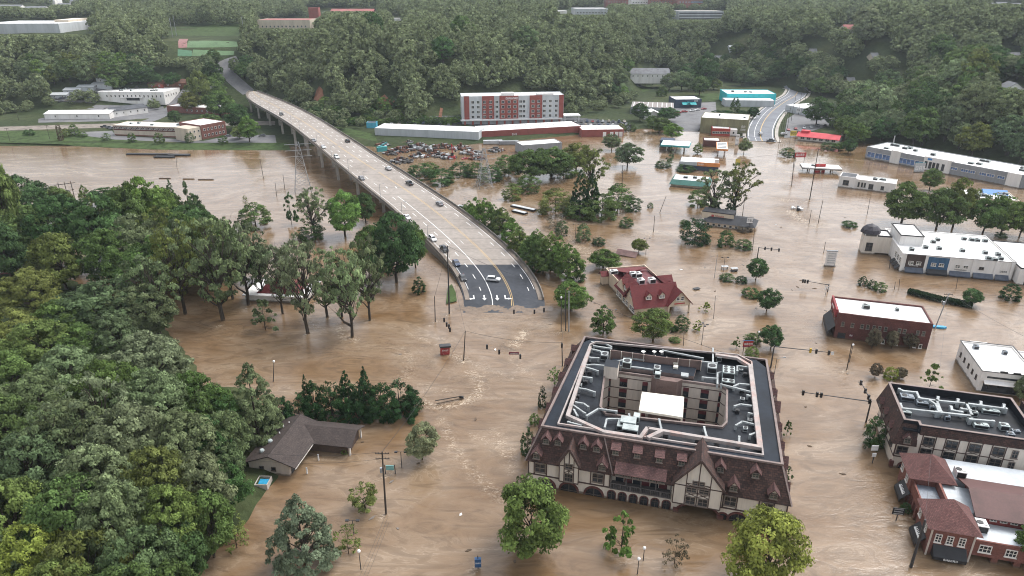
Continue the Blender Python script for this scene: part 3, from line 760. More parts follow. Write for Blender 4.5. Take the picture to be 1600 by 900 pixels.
for a in (-1, 1):
    window(o, a*w*.26, -1.07, 3.85, w*.42, 1.75, 0, TAUPE, GLS, 2, 2); window(o, a*w*.26, -1.07, 6.3, w*.42, 1.15, 0, TAUPE, GLS, 2, 2); window(o, a*w*.14, -1.07, 7.9, w*.24, .95, 0, TAUPE, GLS, 1, 2)
for px, py in ((844,729),(934.3,745),(1141.6,780),(1198.7,791)):
    x, z = hb.fac(px, py); window(hb.root, x, -.06, 4.45, 2.1, 2.0, 0, TAUPE, GLS, 2, 2, .12)
PLN = (-ov, EZ, SB+ov, RT-EZ)
for px, py in ((853.7,692),(872.3,694),(911.6,700),(932.3,704),(1125,736),(1180,745)):
    x, y, z = hb.pl(px, py, *PLN); dormer(hb, x, y-.35, z, 1.45, 1.25)
for px, py in ((961.9,709),(995.6,714),(1030,721),(1064.4,726)):
    x, y, z = hb.pl(px, py, *PLN); dormer(hb, x, y-.4, z, 1.4, 1.45, 'shed')
for px, py in ((839.3,713),(941.2,731),(1145.7,763),(1207.7,775)):
    x, y, z = hb.pl(px, py, *PLN); dormer(hb, x, y-.6, z-.2, 1.6, 1.3, 'tip')
# the long shed roof over the balcony
a = hb.pl(962,724,*PLN); c_ = hb.pl(1042,742,*PLN); o = empty('shed_dormer', (a[0], 0, 0)); o.parent = hb.root; L_ = c_[0]-a[0]
mb = MB(); mb.slab([(0,-1.0,6.9),(L_,-1.0,6.9),(L_,1.4,8.35),(0,1.4,8.35)], .16); mb.build('dormer_roof', SHINGL, o)
mb = MB(); mb.box(.1, L_-.1, -.55, 1.2, 5.9, 6.95); mb.build('cheek', SHING, o)
for i in range(6): window(o, .9+i*(L_-1.8)/5, -.6, 6.5, (L_-1.8)/5-.25, .62, 0, TAUPE, GLS2, 2, 1)
# side dormers: big gabled ones riding the steep side slopes
for y in (3.5, 9.5, 16, 22.5, 29, 36):
    dormer(hb, XR-.1, y, 5.6, 2.6 if y in (9.5, 29) else 1.7, 2.2 if y in (9.5, 29) else 1.5, 'tip', math.pi/2, .3)
    dormer(hb, XL+.1, y+1, 5.6, 1.7, 1.5, 'tip', -math.pi/2, .3)
    dormer(hb, XR-1.0, y+3, 8.6, 1.4, 1.2, 'gable', math.pi/2, .3); dormer(hb, XL+1.0, y+4, 8.6, 1.4, 1.2, 'gable', -math.pi/2, .3)
for y in (6, 13, 20, 27, 34, 41):
    window(hb.root, XR+.06, y, 4.4, 2.0, 2.0, math.pi/2, TAUPE, GLS, 2, 2); window(hb.root, XL-.06, y, 4.4, 2.0, 2.0, -math.pi/2, TAUPE, GLS, 2, 2)
# the flat roof
def RL(pts, z): return [hb.loc(px, py, z) for px, py in pts]
outer = [FLi, FRi, (35.8, YB-7), (33.2, YB-3), (-4.6, YB-3), (-6.6, YB-6)]
inner = RL([(886,655),(1189,706),(1174,566),(1150,553),(925,537),(918,541)], RT)
inner = RL([(872,664),(1192,713),(1174,567),(1152,556),(931,536),(922,540)], RT)
court = RL([(938,636),(947,648),(1128,668),(1135,661),(1136,610),(1128,604),(953,580),(945,584)], 10.8)
mb = MB(); fill(mb, [outer, inner], RT); hb.part(mb, 'roof_walkway', MEMB)
mb = MB(); fill(mb, [inner, court], 10.6); vloop(mb, inner, 10.6, RT, 0, True); hb.part(mb, 'roof_well', MEMB2)
mb = MB(); mb.strip(inner, .3, RT-.02, RT+.45, 0, True)
hb.part(mb, 'parapet', COPE)
mb = MB(); mb.strip(RL([(922,541),(887,648),(945,674),(1001,682),(1012,667)], 12.2), .75, 11.5, 12.2); mb.strip(RL([(1012,668),(1187,697),(1172,570),(1152,558),(1118,553)], 12.2), .75, 11.5, 12.2); mb.strip(RL([(1012,683),(1035,672)], 12.2), .8, 11.3, 12.25)
for px, py in ((905,600),(1000,681),(1100,682),(1183,660),(1178,610)):
    x, y = hb.loc(px, py, 11.3); mb.box(x-.2, x+.2, y-.2, y+.2, 10.6, 11.3)
hb.part(mb, 'equipment_screen', COPE)
# the courtyard
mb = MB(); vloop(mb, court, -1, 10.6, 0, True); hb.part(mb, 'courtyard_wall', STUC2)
mb = MB(); mb.strip(court, .4, 10.55, 11.1, 0, True)
hb.part(mb, 'courtyard_coping', COPE2)
mb = MB(); fill(mb, [court], .15); hb.part(mb, 'courtyard_floor', pm('dark_paving', (.05,.045,.045), .8, .3, .4))
cy = court[6][1]; cb = lambda px: hb.fac(px, 600, min(court[5][1], court[6][1])-.1)[0]
yb_ = lambda x: court[6][1]+(court[5][1]-court[6][1])*(x-court[6][0])/(court[5][0]-court[6][0])
mb = MB()
for px in (974, 1103):
    x = cb(px)
    for k in range(4):
        mb = MB(); z = 9.3-k*2.7; mb.box(x-.85, x+.85, yb_(x)-.16, yb_(x)+.1, z-.7, z+.1, 0); mb.box(x-.85, x+.85, yb_(x)-.10, yb_(x)+.1, z-2.0, z-.71, 1); mb.box(x-.85, x+.85, yb_(x)-.22, yb_(x)+.1, z-2.2, z-2.01, 2); hb.part(mb, 'courtyard_window', [MARO, GLS, STUC])
for px in (1008, 1073, 950, 1130):
    x = cb(px)
    for k in range(4): mb = MB(); mb.box(x-.6, x+.6, yb_(x)-.14, yb_(x)+.1, 8.4-k*2.7, 9.3-k*2.7, 0); mb.box(x-.6, x+.6, yb_(x)-.09, yb_(x)+.1, 7.0-k*2.7, 8.39-k*2.7, 1); hb.part(mb, 'courtyard_window', [MARO, GLS])
mb = MB()
for k in range(4):
    z = 9.6-k*2.7; c4 = [court[7], court[6], court[5], court[4]]
    for a, c_ in zip(c4, c4[1:]): mb.beam((a[0],a[1]-.06,z), (c_[0],c_[1]-.06,z), .12, .14)
hb.part(mb, 'courtyard_timber', TIMB)
x0, x1 = cb(1021), cb(1062); mb = MB(); mb.prism([(x0-.6, yb_(x0)+.1),(x0+.6, yb_(x0)-1.6),(x1-.6, yb_(x1)-1.6),(x1+.6, yb_(x1)+.1)], .2, 11.3); hb.part(mb, 'stair_tower', pm('brown_cladding', (.17,.115,.10), .8, .2, .5))
cn = RL([(1003,612),(1069,620),(1067,652),(998,641)], 10.9); mb = MB(); ap = (sum(p[0] for p in cn)/4, sum(p[1] for p in cn)/4)
for i in range(4): a, c_ = cn[i-1], cn[i]; mb.poly([(a[0],a[1],10.9),(c_[0],c_[1],10.9),(ap[0],ap[1],12.0)][::-1]); mb.poly([(a[0],a[1],10.4),(c_[0],c_[1],10.4),(c_[0],c_[1],10.9),(a[0],a[1],10.9)][::-1])
for p in cn: mb.tube((p[0]*.97+ap[0]*.03, p[1]*.97+ap[1]*.03, .2), (p[0]*.97+ap[0]*.03, p[1]*.97+ap[1]*.03, 10.9), .12)
hb.part(mb, 'courtyard_canopy', TENT)
# upper plant deck behind the court
dk4 = RL([(958,560),(1088,575),(1084,588),(953,571)], 11.5)
mb = MB(); mb.prism(dk4, 10.62, 11.5, 1, 0); hb.part(mb, 'plant_deck', [MEMB, COPE2])
mb = MB(); sc = RL([(954,549),(1040,561),(1096,566)], 12.6); mb.strip(sc, .25, 10.62, 13.0, 0); 
for i in range(9):
    t_ = i/8; x = sc[0][0]+(sc[2][0]-sc[0][0])*t_; y = sc[0][1]+(sc[2][1]-sc[0][1])*t_; mb.box(x-.08, x+.08, y-.5, y-.1, 10.7, 13.05, 1)
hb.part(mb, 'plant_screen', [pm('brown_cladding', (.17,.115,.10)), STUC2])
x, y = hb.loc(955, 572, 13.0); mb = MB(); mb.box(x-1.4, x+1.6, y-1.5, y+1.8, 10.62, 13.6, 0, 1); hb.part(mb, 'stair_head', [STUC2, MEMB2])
def duct(pts, w=.5, z=11.6, name='duct', mat=None, h=None):
    mb = MB(); q = [(*hb.loc(px, py, z), z) for px, py in pts]
    for a, c_ in zip(q, q[1:]): mb.beam(a, c_, w, h or w)
    for a in (q[0], q[-1]): mb.box(a[0]-w*.6, a[0]+w*.6, a[1]-w*.6, a[1]+w*.6, 10.62, a[2]+w*.55)
    return hb.part(mb, name, mat or DUCT)
for pts in ([(925,535),(945,537),(955,542)],[(928,541),(955,545)],[(924,546),(938,549),(943,555)],[(922,559),(935,560)],[(917,571),(928,570),(945,572)],[(914,574),(925,577),(934,580)],[(910,589),(924,591)],[(905,607),(917,609),(929,613)],[(900,629),(912,631),(919,636)],[(895,633),(905,640),(914,646)],[(897,641),(902,650)],[(917,650),(935,639),(963,643)],[(888,660),(908,665)],[(890,653),(898,656)],
            [(1175,575),(1152,572),(1152,580)],[(1176,602),(1155,600),(1147,604)],[(1178,620),(1168,618)],[(1179,635),(1157,632),(1148,635)],[(1180,648),(1170,646)],[(1181,664),(1160,659),(1150,665)],[(1182,676),(1172,680)],[(1095,565),(1120,568)],[(1114,567),(1114,545)],[(1121,600),(1121,583),(1132,581)],[(1127,601),(1175,613)],[(1098,590),(1120,592)],
            [(1030,656),(1033,670)],[(1100,668),(1104,682)],[(1155,683),(1155,693)],[(945,668),(948,655),(978,655)],[(983,648),(985,660)],[(1036,548),(1098,560)],[(965,565),(985,560)],[(970,572),(1000,575),(1032,580)],[(975,558),(1035,566)]): duct(pts, .36)
def unit(px, py, lx, ly, h, mat, fans=0, name='air_conditioner', z=10.62):
    x, y = hb.loc(px, py, z+h); mb = MB(); mb.box(x-lx/2, x+lx/2, y-ly/2, y+ly/2, z, z+h, 0)
    mb.box(x-lx/2+.1, x+lx/2-.1, y-ly/2-.02, y-ly/2, z+.2, z+h-.25, 1)
    r, c_ = (3, 2) if fans == 6 else (1, fans)
    for i in range(r if fans else 0):
        for j in range(c_): mb.tube((x-lx/2+lx*(j+.5)/c_, y-ly/2+ly*(i+.5)/r, z+h), (x-lx/2+lx*(j+.5)/c_, y-ly/2+ly*(i+.5)/r, z+h+.08), min(lx/c_, ly/r)*.38, n=12, mi=1)
    return hb.part(mb, name, [mat, BLK])
unit(1139,577,2.6,3.2,2.2,UNIT,6,'chiller'); unit(1138,594,2.6,1.4,1.6,UNIT,2); unit(1113,571,2.0,2.2,1.5,DUCT,1); unit(1124,556,1.1,1.5,1.2,DUCT,1); unit(945,552,1.6,2.0,1.3,DUCT,1); unit(1027,573,1.4,1.8,1.4,DUCT,1,z=11.5); unit(1028,582,1.2,1.2,1.2,UNIT,0,z=11.5)
unit(980,563,1.9,1.9,1.6,UNIT,1,z=11.5); unit(982,655,3.0,2.2,1.8,UNIT,0); unit(985,667,3.0,1.8,1.7,UNIT,0); unit(970,660,1.2,2.6,1.1,UNIT,0); unit(995,648,1.2,1.6,1.4,UNIT,0); unit(1056,565,1.0,1.0,.5,TENT,0,'roof_vent',11.5); unit(1056,572,1.0,1.0,.5,TENT,0,'roof_vent',11.5); unit(1070,585,1.6,1.6,.35,DUCT,0,'skylight',11.5)
for px, py in ((906,600),(915,595),(902,617),(899,623),(912,580),(922,580),(1160,622),(1152,640),(1165,668),(1172,655),(1160,608),(1165,583),(1158,576),(1085,571),(1077,567),(1067,568),(1040,680),(1070,690),(1120,694),(1090,688),(1140,700),(910,668),(930,672),(950,678),(898,664),(918,676)): unit(px, py, .9, .9, .75, BLK if (px+py) % 3 else DUCT, 1, 'condenser')
for px in (1005, 1022, 1033):
    x, y = hb.loc(px, 553, 12.6); mb = MB(); mb.lathe([(.05,-.2),(.38,-.1),(.5,.06),(.46,.06),(.05,-.02)], (x, y, 13.2), 12); mb.tube((x, y, 12.4), (x, y, 13.05), .06); hb.part(mb, 'satellite_dish', WHT)
def gable(mb, x0, x1, y0, y1, ze, zr, axis='x', ov=.5, t=.22, ze2=None):
    """two sloping sheets; the ridge runs along axis"""
    if axis == 'x':
        ym = (y0+y1)/2; k = (zr-ze)/(ym-y0)
        mb.slab([(x0-ov,y0-ov,ze-ov*k),(x1+ov,y0-ov,ze-ov*k),(x1+ov,ym,zr),(x0-ov,ym,zr)], t)
        mb.slab([(x0-ov,y1+ov,ze-ov*k),(x1+ov,y1+ov,ze-ov*k),(x1+ov,ym,zr),(x0-ov,ym,zr)], t)
    else:
        xm = (x0+x1)/2; k = (zr-ze)/(xm-x0)
        mb.slab([(x0-ov,y0-ov,ze-ov*k),(x0-ov,y1+ov,ze-ov*k),(xm,y1+ov,zr),(xm,y0-ov,zr)], t)
        mb.slab([(x1+ov,y0-ov,ze-ov*k),(x1+ov,y1+ov,ze-ov*k),(xm,y1+ov,zr),(xm,y0-ov,zr)], t)
def gable_end(mb, x0, x1, y, ze, zr, axis='x', mi=0):
    """triangle of wall under a gable, two-sided and 0.2 thick"""
    m_ = (x0+x1)/2
    if axis == 'x': a = [(x0,y,ze),(x1,y,ze),(m_,y,zr)]; c_ = [(x0,y+.2,ze),(m_,y+.2,zr),(x1,y+.2,ze)]
    else: a = [(y,x0,ze),(y,x1,ze),(y,m_,zr)]; c_ = [(y+.2,x0,ze),(y+.2,m_,zr),(y+.2,x1,ze)]
    mb.poly(a, mi); mb.poly(c_, mi)
def hip(mb, x0, x1, y0, y1, ze, apex, ov=.5):
    c_ = [(x0-ov,y0-ov,ze),(x1+ov,y0-ov,ze),(x1+ov,y1+ov,ze),(x0-ov,y1+ov,ze)]
    for i in range(4): mb.poly([c_[i], c_[(i+1) % 4], apex])
    mb.poly(c_[::-1])
def shell(b, W, D, H, wall, roof, par=.45, zb=-3, t=.35, x0=0, y0=0, cope=None):
    mb = MB(); mb.box(x0, x0+W, y0, y0+D, zb, H)
    b.part(mb, 'wall', wall)
    mb = MB(); mb.box(x0+t, x0+W-t, y0+t, y0+D-t, H-.02, H+.06); b.part(mb, 'roof', roof)
    if par:
        mb = MB(); mb.strip([(x0+t/2,y0+t/2),(x0+W-t/2,y0+t/2),(x0+W-t/2,y0+D-t/2),(x0+t/2,y0+D-t/2)], t, H+.001, H+par, 0, True); b.part(mb, 'parapet', cope or wall)
def rooftop(b, items, z, mats=None):
    for k, (x, y, lx, ly, h) in enumerate(items):
        mb = MB(); mb.box(x-lx/2, x+lx/2, y-ly/2, y+ly/2, z, z+h, 0); mb.box(x-lx/2+.12, x+lx/2-.12, y-ly/2-.03, y-ly/2, z+.15, z+h-.15, 1)
        mb.tube((x-lx*.2, y, z+h), (x-lx*.2, y, z+h+.1), min(lx, ly)*.3, n=10, mi=1); mb.box(x+lx*.1, x+lx*.42, y-ly*.3, y+ly*.3, z+h, z+h+.12, 0)
        b.part(mb, 'rooftop_unit', mats or [UNIT, BLK])
HU = hb.u.copy()
def alongside(px, py, L_=10, ang=0.0):
    A = G(px, py); d = Matrix.Rotation(ang, 3, 'Z') @ HU; return tuple(A), tuple(A+d*L_)
# ---- black-roofed timber block (right edge)
b = Bld('timber_framed_block', 'half-timbered block with sunken black roof crossed by white ducts, maroon shingle skirt', *alongside(1391,729,26), cat='building')
W_, D_ = 26.0, 15.6
mb = MB(); mb.box(0, 3.4, 0, D_, -3, 6.0); mb.box(3.4, W_, .0, D_, -3, 8.9); b.part(mb, 'wall', STUC)
mb = MB()
mb.poly([(-.9,-.5,5.9),(3.5,-.5,5.9),(3.5,1.3,10.7),(.6,1.3,10.7)]); mb.poly([(-.9,D_+.5,5.9),(-.9,-.5,5.9),(.6,1.3,10.7),(.6,D_,10.7)]); mb.poly([(3.5,-.5,5.9),(3.5,2,5.9),(3.5,1.3,10.7)])
mb.box(3.5, W_+.3, -.42, -.003, 8.75, 10.6); mb.poly([(-.9,-.5,5.88),(-.9,D_,5.88),(3.5,D_,5.88),(3.5,-.5,5.88)]); mb.box(W_, W_+.4, 0, D_, 8.75, 10.6)
b.part(mb, 'shingle_skirt', SHING)
mb = MB(); mb.box(.6, W_, .0, D_, 9.0, 9.3); b.part(mb, 'roof', MEMB2)
mb = MB(); rim = [(.75,1.2),(3.3,1.2),(3.3,-.1),(W_+.15,-.1),(W_+.15,6),(W_-2,6.2),(W_-2,D_),(.75,D_)]; mb.strip(rim, .3, 8.92, 10.85, 0, True); b.part(mb, 'parapet', MEMB2)
mb = MB(); mb.strip(rim, .5, 10.851, 10.95, 0, True); b.part(mb, 'coping', COPE2)
def duct2(pts, w=.45, z=10.4):
    mb = MB(); q = [(*b.loc(px, py, z), z) for px, py in pts]
    for a, c_ in zip(q, q[1:]): mb.beam(a, c_, w, w)
    for a in q: mb.box(a[0]-w*.6, a[0]+w*.6, a[1]-w*.6, a[1]+w*.6, 9.31, a[2]+w*.55)
    b.part(mb, 'duct', DUCT)
c7 = lambda *p: [(1360+x/6.667, 580+y/6.667) for x, y in p]
for pts in (c7((300,190),(340,210),(480,225),(510,285),(690,310),(1000,340),(1410,395)),c7((310,345),(330,390),(690,430),(1060,470)),c7((690,310),(735,425)),c7((1000,340),(1060,470)),c7((620,310),(680,350),(715,430)),c7((700,300),(705,275)),c7((910,330),(912,300)),c7((1150,355),(1150,325)),c7((1390,390),(1390,355)),c7((1040,505),(1280,525)),c7((840,375),(850,410),(950,430)),c7((950,395),(1040,410))): duct2(pts)
for x, y, lx, ly, h in c7 and [(380,270,2.6,1.8,.9),(540,330,2.2,1.2,.8),(350,430,2.6,1.0,.9),(1250,410,3.2,1.4,.8),(1150,560,2.6,1.4,.8),(900,330,1.4,.8,.6),(1390,580,1.6,1.4,1.1),(1460,660,1.2,1.2,.9),(1520,610,1.4,.8,.4),(800,480,1.0,1.0,.9),(1030,500,1.0,1.0,1.0),(1090,440,.9,.9,.9),(640,380,.8,.8,.9),(1070,375,.8,.8,.9),(1000,410,1.4,.8,.5)]:
    xx, yy = b.loc(1360+x/6.667, 580+y/6.667, 9.8); rooftop(b, [(xx, yy, lx, ly, h)], 9.31, [UNIT if (x//10) % 2 else pm('grey_unit_metal', (.22,.25,.28), .5), BLK])
for px, py in ((1452,686),(1488,691),(1524,696),(1561,702)):
    x, z = b.fac(px, py); window(b.root, x, -.06, 7.35, 2.0, 1.7, 0, DKF, GLS, 2, 2, .12); window(b.root, x, -.06, 4.7, 2.0, 1.7, 0, DKF, GLS, 2, 2, .12)
    mb = MB(); 
    for xx in (x-1.2, x+1.2): mb.box(xx-.08, xx+.08, -.1, -.0, 1.5, 8.7)
    for s_ in (-1, 1): mb.beam((x-1.1*s_,-.05,5.75), (x+1.1*s_,-.05,6.35), .05, .1)
    mb.box(x+1.29, x+3.1, -.09, -.0, 5.6, 5.76); b.part(mb, 'timber_framing', TIMB)
x, z = b.fac(1587,706); window(b.root, x, -.06, 7.2, 1.1, 1.8, 0, TAUPE, GLS, 2, 2); window(b.root, x, -.06, 4.5, 1.1, 1.8, 0, TAUPE, GLS, 2, 2)
x, z = b.fac(1410,700.7); window(b.root, x, -.06, 4.4, 2.0, 1.8, 0, DKF, GLS, 2, 2, .12); dormer(b, x+.4, -.3, 6.2, 1.5, 1.5, 'tip', 0, .4)
mb = MB(); mb.box(-.06, 3.4, -.12, .0, 2.7, 2.9); mb.box(-.1,.12,-.1,.1,2.9,5.8); mb.box(-.1,.0,0,D_,2.7,2.9); b.part(mb, 'timber_framing', TIMB)
mb = MB(); arch_ring(mb, 2.4, .5, 1.0, 1.3, -.15, 0, 10); b.part(mb, 'brick_arch', BRKD); mb = MB(); arch_pane(mb, 2.4, .5, 1.0, -.03); b.part(mb, 'archway_door', GLS)
mb = MB(); mb.box(-.35,.35,-.35,.35,-2,1.6); b.part(mb, 'corner_pier', BRKD)
for y in (3, 7.5, 12): window(b.root, -.06, y, 4.4, 2.0, 1.8, -math.pi/2, DKF, GLS, 2, 2)
for y in (4, 9, 13): dormer(b, -.7, y, 6.3, 1.6, 1.4, 'tip', -math.pi/2, .35)
# ---- brick shopping arcade (bottom right)
b = Bld('brick_arcade', 'brick shop arcade with two hipped maroon pavilion roofs and dark awnings, awash at its foot', *alongside(1443.3,865.5,12), cat='shop')
e0 = 6.0
fl, fr, bl = b.loc(1451,823,e0), b.loc(1532,835,e0), b.loc(1435.5,778,e0)
PW, PD = fr[0]-fl[0]-1.0, bl[1]-fl[1]-1.0
RED = tiled('arcade_shingle', (.19,.088,.078), (.125,.060,.055), (.09,.045,.042), .42, .26, .03, .85, .3)
MROOF = pm('maroon_metal_roof', (.105,.050,.045), .6, .14, .3, stain=(.10,.05,.045)); WFLAT = pm('pale_blue_flat_roof', (.52,.56,.59), .55, .12, .15, stain=(.36,.38,.38))
mb = MB(); mb.box(0, PW, 0, PD, -3, e0); b.part(mb, 'wall', BRK)
mb = MB(); hip(mb, 0, PW, 0, PD, e0, (*b.loc(1491,780,9.3), 9.3), .7); b.part(mb, 'pavilion_roof', RED)
for px, py in ((1465.8,840.5),(1484,844),(1503,847)): x, z = b.fac(px, py); window(b.root, x, -.06, z, 1.05, 1.75, 0, WTF, GLS, 2, 3)
for x in (.2, PW-.2): mb = MB(); mb.box(x-.14, x+.14, -.12, -.0, -1, e0-.2); b.part(mb, 'downpipe', STUC2)
mb = MB(); x0, x1 = .9, PW-.9; mb.slab([(x0,-1.5,1.1),(x1,-1.5,1.1),(x1,-.02,2.6),(x0,-.02,2.6)], .1); mb.poly([(x0,-1.5,.5),(x1,-1.5,.5),(x1,-1.5,1.1),(x0,-1.5,1.1)]); mb.poly([(x0,-1.5,.5),(x0,-1.5,1.1),(x0,0,2.6),(x0,0,.5)]); mb.poly([(x1,-1.5,.5),(x1,0,.5),(x1,0,2.6),(x1,-1.5,1.1)]); b.part(mb, 'awning', BLK)
def letters(mb, x0, x1, y, z0, h, seed=1, dy=0.0, gap=.28):
    """a line of small raised white capitals, too small to read in the picture"""
    g = random.Random(seed); x = x0
    while x < x1:
        w = h*g.uniform(.45, .75)
        for a in (0, w-h*.16): mb.box(x+a, x+a+h*.16, y-.03, y, z0, z0+h)
        zz = g.choice([0, .42, .84]); mb.box(x+h*.16, x+w-h*.16, y-.03, y, z0+h*zz, z0+h*(zz+.16))
        if g.random() < .6: mb.box(x+h*.16, x+w-h*.16, y-.03, y, z0+h*.84, z0+h)
        x += w+h*gap
    return mb
b.part(letters(MB(), PW*.36, PW*.64, -1.53, .62, .42, 3), 'shop_lettering', PAINTW)
for z_, y_ in ((4.4, 2.2), (4.4, 5.8)): window(b.root, -.06, y_, z_, 1.2, 1.9, -math.pi/2, WTF, GLS, 2, 3)
def side_awning(y0, y1, seed):
    mb = MB(); mb.slab([(-1.4,y0,1.2),(-1.4,y1,1.2),(-.02,y1,2.9),(-.02,y0,2.9)], .1); mb.box(-1.42, -1.36, y0, y1, .5, 1.2); b.part(mb, 'awning', BLK)
    mb = MB(); g = random.Random(seed); y = y0+.8
    while y < y1-.8: mb.beam((-.95,y,1.82), (-.55,y,2.32), .16, .03); mb.beam((-.95,y+.2,1.82), (-.75,y+.2,2.07), .22, .03); y += .42
    b.part(mb, 'shop_lettering', PAINTW)
side_awning(.8, PD-1.5, 4)
# second pavilion
fl2, bl2, ap2 = b.loc(1421,747,e0), b.loc(1410,709,e0), b.loc(1458,709,9.2)
x0, y0 = fl2[0]+.6, fl2[1]+.6; P2D = bl2[1]-fl2[1]-1.0; P2W = PW*.98
mb = MB(); mb.box(x0, x0+P2W, y0, y0+P2D, -3, e0); b.part(mb, 'wall', BRK)
mb = MB(); hip(mb, x0, x0+P2W, y0, y0+P2D, e0, (x0+P2W*.52, y0+P2D*.55, 9.2), .7); b.part(mb, 'pavilion_roof', RED)
for y_ in (y0+2, y0+5.4): window(b.root, x0-.06, y_, 4.4, 1.2, 1.9, -math.pi/2, WTF, GLS, 2, 3)
side_awning(y0-1.0, y0+3.4, 6)
# links between and behind
ym0, ym1 = PD+.01, y0-.01
mb = MB(); mb.box(.6, 4.2, ym0, ym1, -3, 4.4); b.part(mb, 'wall', BRKD)
mb = MB(); mb.box(.7, 4.1, ym0+.1, ym1-.1, 4.401, 4.5); b.part(mb, 'flat_roof', pm('blue_grey_roof', (.20,.23,.27), .4, .3, .3, spec=.5))
mb = MB(); mb.box(.3, .6, ym0, ym1, 2.8, 5.1); mb.box(4.2, 4.6, ym0, ym1, 2, 6.0); b.part(mb, 'parapet', BRK)
mb = MB(); mb.box(4.6, 9.6, ym0, ym1, 0, 5.3); b.part(mb, 'flat_roof', WFLAT)
for y_ in np.linspace(ym0+.5, ym1-.8, 4): mb = MB(); mb.box(.2, .75, y_-.25, y_+.25, -2, 2.8); b.part(mb, 'brick_pier', BRK)
mb = MB(); gable(mb, 8.5, 40, ym0-1.0, ym1+2.2, 5.9, 7.7, 'x', .4); b.part(mb, 'gable_roof', MROOF)
mb = MB(); mb.box(9.6, 40, ym0-.6, ym1+1.8, 0, 5.85); b.part(mb, 'wall', pm('red_clapboard', (.22,.05,.045), .8, .2, .5))
for i in range(9):
    if i % 4 != 3: window(b.root, 11.2+i*1.6+(i//4)*.3, ym0-.66, 5.0, 1.1, .5, 0, WTF, GLS2, 2, 1, sill=False)
mb = MB(); mb.box(PW+.02, 40, 0.6, ym0-.62, 1.2, 4.0); b.part(mb, 'wall', BRK)
mb = MB(); mb.box(PW+.3, 39.7, .9, ym0-.7, 4.001, 4.1); b.part(mb, 'flat_roof', WFLAT)
mb = MB(); mb.strip([(PW+.03,.75),(39.9,.75)], .3, 4.001, 4.4); b.part(mb, 'parapet', BRK)
mb = MB(); mb.box(x0+P2W+.02, 42, ym1+1.9, y0+P2D+1.5, -2, 5.6); b.part(mb, 'flat_roof', WFLAT)
rooftop(b, [(PW+1.9, 4.0, 1.7, 2.2, 1.5)], 4.1, [WHT, BLK]); rooftop(b, [(x0+P2W+2.0, y0+3.2, 1.7, 2.0, 1.5)], 5.6, [WHT, BLK])
x, z = b.fac(1541,852,.6); window(b.root, x, .54, 2.9, 1.9, 1.5, 0, WTF, GLS, 3, 2); x, z = b.fac(1581,861,.6); window(b.root, x, .54, 2.9, 1.7, 1.5, 0, WTF, GLS, 3, 2)
for px in (1554, 1592): x, z = b.fac(px, 876, .6); mb = MB(); mb.box(x-.5, x+.5, .7, 1.6, -2, 1.19); b.part(mb, 'brick_pier', BRK)
# ---- brick hall with white roof
b = Bld('brick_hall', 'two-storey dark red brick hall with bright white flat roof, flooded to its sills', (1302,528), (1448,546), 'building')
W_, H_ = b.W, 7.2; D_ = 12.0
shell(b, W_, D_, H_, BRKD, WHT, .5)
mb = MB()
for i in range(6): mb.box(i*W_/6+.05, (i+1)*W_/6-.05, -.08, .36, H_+.5-.12*i*.5, H_+.62-.12*i*.5)
b.part(mb, 'coping', BRKD)
c3 = lambda x, y: b.fac(1270+x/8, 450+y/8)
for x, y in ((368,485),(488,495),(610,505),(680,515),(760,520),(830,525),(905,540),(1075,560),(1140,568),(1305,588),(1375,598)): xx, z = c3(x, y); window(b.root, xx, -.06, 4.6, .85, 1.35, 0, TAUPE, GLS2, 1, 2)
for x, y in ((875,680),(1040,695),(1270,725),(1340,735)): xx, z = c3(x, y); window(b.root, xx, -.06, .75, .8, 1.2, 0, WTF, GLS2, 1, 1)
mb = MB(); xx, z = c3(355,600); mb.box(xx-1.0, xx+1.0, -.08, -.0, .3, 1.9); b.part(mb, 'shop_window', GLS)
mb = MB(); xx, z = c3(470,620); mb.lathe([(.0,0),(.75,0),(.75,.08),(.0,.08)], n=16); m1 = MB()
sg = link('round_wall_sign', mb.build('tmp', MARO).data, b.root, (xx, -.03, 1.4)); sg.rotation_euler = (math.pi/2, 0, 0); bpy.data.objects.remove(bpy.data.objects['tmp'])
letters(m1, xx-.35, xx+.35, -.12, 1.2, .5, 9); b.part(m1, 'sign_lettering', PAINTW)
mb = MB(); mb.box(-.5, -.0, 1.0, D_-1.0, H_-1.2, H_+1.1, 0); b.part(mb, 'false_front', pm('crimson_cladding', (.26,.04,.045), .7, .2, .4))
mb = MB(); mb.box(-.56, -.51, 4.5, 8.0, H_-.4, H_+.1); b.part(mb, 'sign_panel', PAINTW)
mb = MB(); mb.slab([(-1.7,.5,1.6),(-1.7,D_-.5,1.6),(-.02,D_-.5,3.6),(-.02,.5,3.6)], .1); mb.box(-1.7,-1.62,.5,D_-.5,.2,1.6); b.part(mb, 'awning', BLK)
for y in (3, 6, 9): window(b.root, -.07, y, 5.2, 1.0, 1.3, -math.pi/2, TAUPE, GLS, 1, 2)
rooftop(b, [(8.0, 6.8, 1.8, 1.6, 1.1)], H_+.06); rooftop(b, [(16.0, 7.4, .9, .9, .8)], H_+.06)
